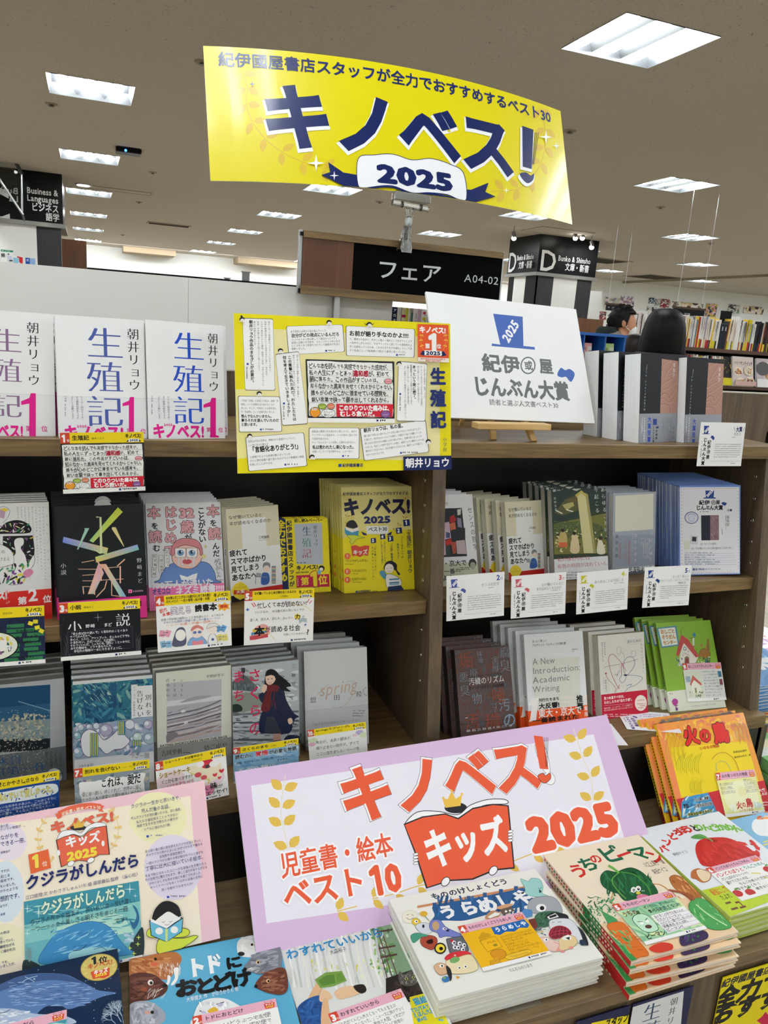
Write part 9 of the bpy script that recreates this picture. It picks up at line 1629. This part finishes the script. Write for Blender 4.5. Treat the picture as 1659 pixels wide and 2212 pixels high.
a.poly([(1410,378),(1520,350),(1620,560),(1440,580)],'e9dc20');a.t('猫絵本',1420,385,36,'2a9ad0',W=98,wt=.035);a.t('TSUTAYA',1412,430,24,'2a9ad0',W=106,wt=.035);a.t('えほん大賞',1420,452,28,'2a9ad0',W=106,wt=.03);a.t('第4位',1440,478,20,'2a9ad0',W=50,wt=.03);a.leafs([(1555,490),(1562,460),(1550,430),(1530,410)],'5ab8d8',ll=16,lw=8)
r = book('picture_book','picture book of a child reading among white curtains, tabby cat at right',MW,.2046,.2591,.009,a,spine='l',cover='d8dad4',pg='white',hard=True,mat='gloss',cat='picture book')
def kb3(a):
    for i,l in enumerate(['「おれがどんどん大きくなってもおまえは','ゆっくり大きくなった。」この一文に胸がグッと','締め付けられました。動物と人間、どれだけ','一緒にすごしていても進んでいく時間の','速さは圧倒的に動物の方が早い。','だけれど今一緒にすごせる','この時を大切にしようと','思えた一冊です。']): a.t(l,5,15.5+i*7,6,'3a3c48',W=[78,86,84,78,76,62,58,48][i],jit=.35,res=1)
kcard(T(.3100,.7560,-.9638,5.0,90) @ Matrix.Translation((0,0,.0)),.1175,.0950,3,'わすれていいから','third-rank pink-headed white card on the curtain picture book',kb3)
# whale book
MH2 = T(-.2332,.7928,-.9450,1.1,90,0);a = ART(MH2,.26,.24,'wh','0f2a4c');a.poly([(-800,300),(1400,160),(1420,500),(-800,700)],'0b2040')
a.blob([(-100,640),(0,595),(180,510),(380,465),(600,455),(800,475),(960,550),(1100,620),(1180,660),(1390,690),(1240,730),(1110,780),(1000,830),(820,885),(720,840),(560,850),(460,920),(420,980),(200,900),(-100,950)],'5a7fb4');a.blob([(-100,640),(180,512),(400,468),(620,458),(800,480),(1000,590),(700,540),(400,560),(100,640),(-100,700)],'3c5a8a')
a.blob([(-100,900),(150,880),(420,940),(760,960),(860,1062),(-100,1062)],'b4c4dc');a.strokes((100,560,1100,850),120,['7a98c4','8aa8d0','4a6ca4','9cb4d8'],(60,170),(6,14),ang=(-14,10),seed=3);a.strokes((150,600,1050,800),60,['2c4a84','3a5c98'],(60,150),(3,6),ang=(-10,8),seed=4);a.strokes((0,900,420,1060),30,['d8e2ee','a8bcd8','e8eef4'],(60,140),(10,26),ang=(-20,20),seed=5)
a.curve([(300,500),(360,530),(410,560)],8,'a8c4dc');a.curve([(270,560),(340,520),(450,490)],8,'a8c4dc');a.curve([(0,935),(60,925),(125,890)],6,'0f2a5c');a.el(410,527,10,9,'dfe8f2');a.el(410,527,4,4,'16305c')
R = random.Random(6)
for k in range(70): x,y = R.uniform(-100,1440),R.uniform(200,1050);a.el(x,y,5,4,'dfe8ee',8,keep=True) if (y < 440 or x > 1000) else None
a.L += 1
def br(x,y,an,L,d):
    x2,y2 = x+L*math.cos(an),y+L*math.sin(an);a.ln([(x,y),(x2,y2)],1.5+d*1.3,'b4c8d8',keep=True)
    if d: [br(x2,y2,an+R.uniform(-.65,.65),L*.78,d-1) for _ in range(3 if d > 2 else 2)]
br(1450,1040,-2.1,78,5);br(1480,1060,-1.8,90,4);br(1380,1060,-2.4,60,4);a.L += 1
a.el(1183,388,224,160,'a8914a',44,rot=-12);a.el(1183,388,216,152,'d8c06a',44,rot=-12)
for sg_ in (-1,1): a.leafs([(1183+sg_*150,470),(1183+sg_*182,420),(1183+sg_*175,370),(1183+sg_*150,330)],'e8d890',ll=24,lw=12,stem=2)
a.t('1',1080,262,110,'17171a',wt=.06);a.t('位',1175,270,80,'17171a',wt=.03);a.t('キノベス!',1045,350,74,'d0582c',W=285,wt=.035);a.poly([(1080,450),(1130,425),(1195,430),(1250,400),(1312,392),(1305,490),(1240,520),(1180,515),(1112,532)],'e0562c');a.t('キッズ',1118,425,60,'fafafa',W=165,wt=.04);a.t('2025',1132,470,44,'f4dc4a',W=140,wt=.05)
r = book('picture_book','dark navy picture book with a blue whale and a gold first-prize seal',MH2,.26,.24,.0095,a,spine='l',cover='0e2444',pg='white',hard=True,mat='gloss',cat='picture book');stack_down(r,3,.0103,'navy whale picture book','pile of navy whale picture books',seed=6,jit=.002,rot=.8)
def kb1(a):
    a.r(0,13,100,60,'4a9aa8');a.strokes((0,14,100,72),30,['7cc4c8','3a8494','a8dcd4'],(16,40),(4,9),seed=2);a.star(80,24,8,'e8f4ee',.12);a.t('クジラがしんだら',20,22,10,'e6f2da',W=70,wt=.02,jit=.2)
p = ART(MH2,.26,.24,'wh').uv([(798,900)])[0];kcard(onbook(MH2,p[0]-.1186,.24-p[1]-.0917,0,0,0),.1186,.0917,1,'クジラがしんだら','first-rank pink-headed card at the lower left on the whale book',kb1)
# leaflets on the front of the counter
FY = .7985
def leaf_panel(px,name,label,w,h,bg,fn,yaw=0,roll=0):
    p = at(*px,'y',FY-.004);M4 = T(p[0],FY-.004,p[2]-h,yaw,0,roll);a = ART(M4,w,h,'fr',bg);fn(a);tag(a.obj(name,'semi',M4=M4,th=.0015,back=bg),label,'leaflet')
def lf1(a):
    a.poly([(590,350),(1002,220),(960,700),(540,700)],'dfe2e6');a.t('生',690,330,140,'2a4a6a',mincho=True,rot=0);a.t('殖',690,470,130,'2a4a6a',mincho=True);a.t('朝井リョウ',930,268,60,'3a4250',v=True,H=340,mincho=True)
pp = at(1340,2185,'y',FY)
leaf_panel((1368,2170),'sample_leaflet','white sample leaflet with blue title character pinned below the counter edge',.125,.16,'20264e',lf1)
def lf2(a): a.poly([(280,470),(575,405),(560,700),(200,700)],'eedd16');a.t('スタッフ',395,440,72,'1c1c20',W=165,wt=.05)
leaf_panel((1245,2208),'sample_leaflet','navy and yellow sample leaflet whose top edge peeps below the counter',.105,.13,'20264e',lf2)
def lf3(a):
    a.t('紀伊國屋書店',1300,135,62,'26263a',W=350,wt=.035,skew=.2);a.t('全力で',1250,215,150,'17171c',W=480,wt=.055,skew=.25);a.t('おすす',1225,345,150,'17171c',W=480,wt=.055,skew=.25);a.star(1640,450,70,'c41848',.6)
leaf_panel((1562,2112),'promotion_panel','yellow promotional panel with heavy black lettering at the bottom right corner',.16,.16,'e8d814',lf3,roll=0)

bpy.data.objects.remove(_fo);bpy.data.scenes.remove(_fs)
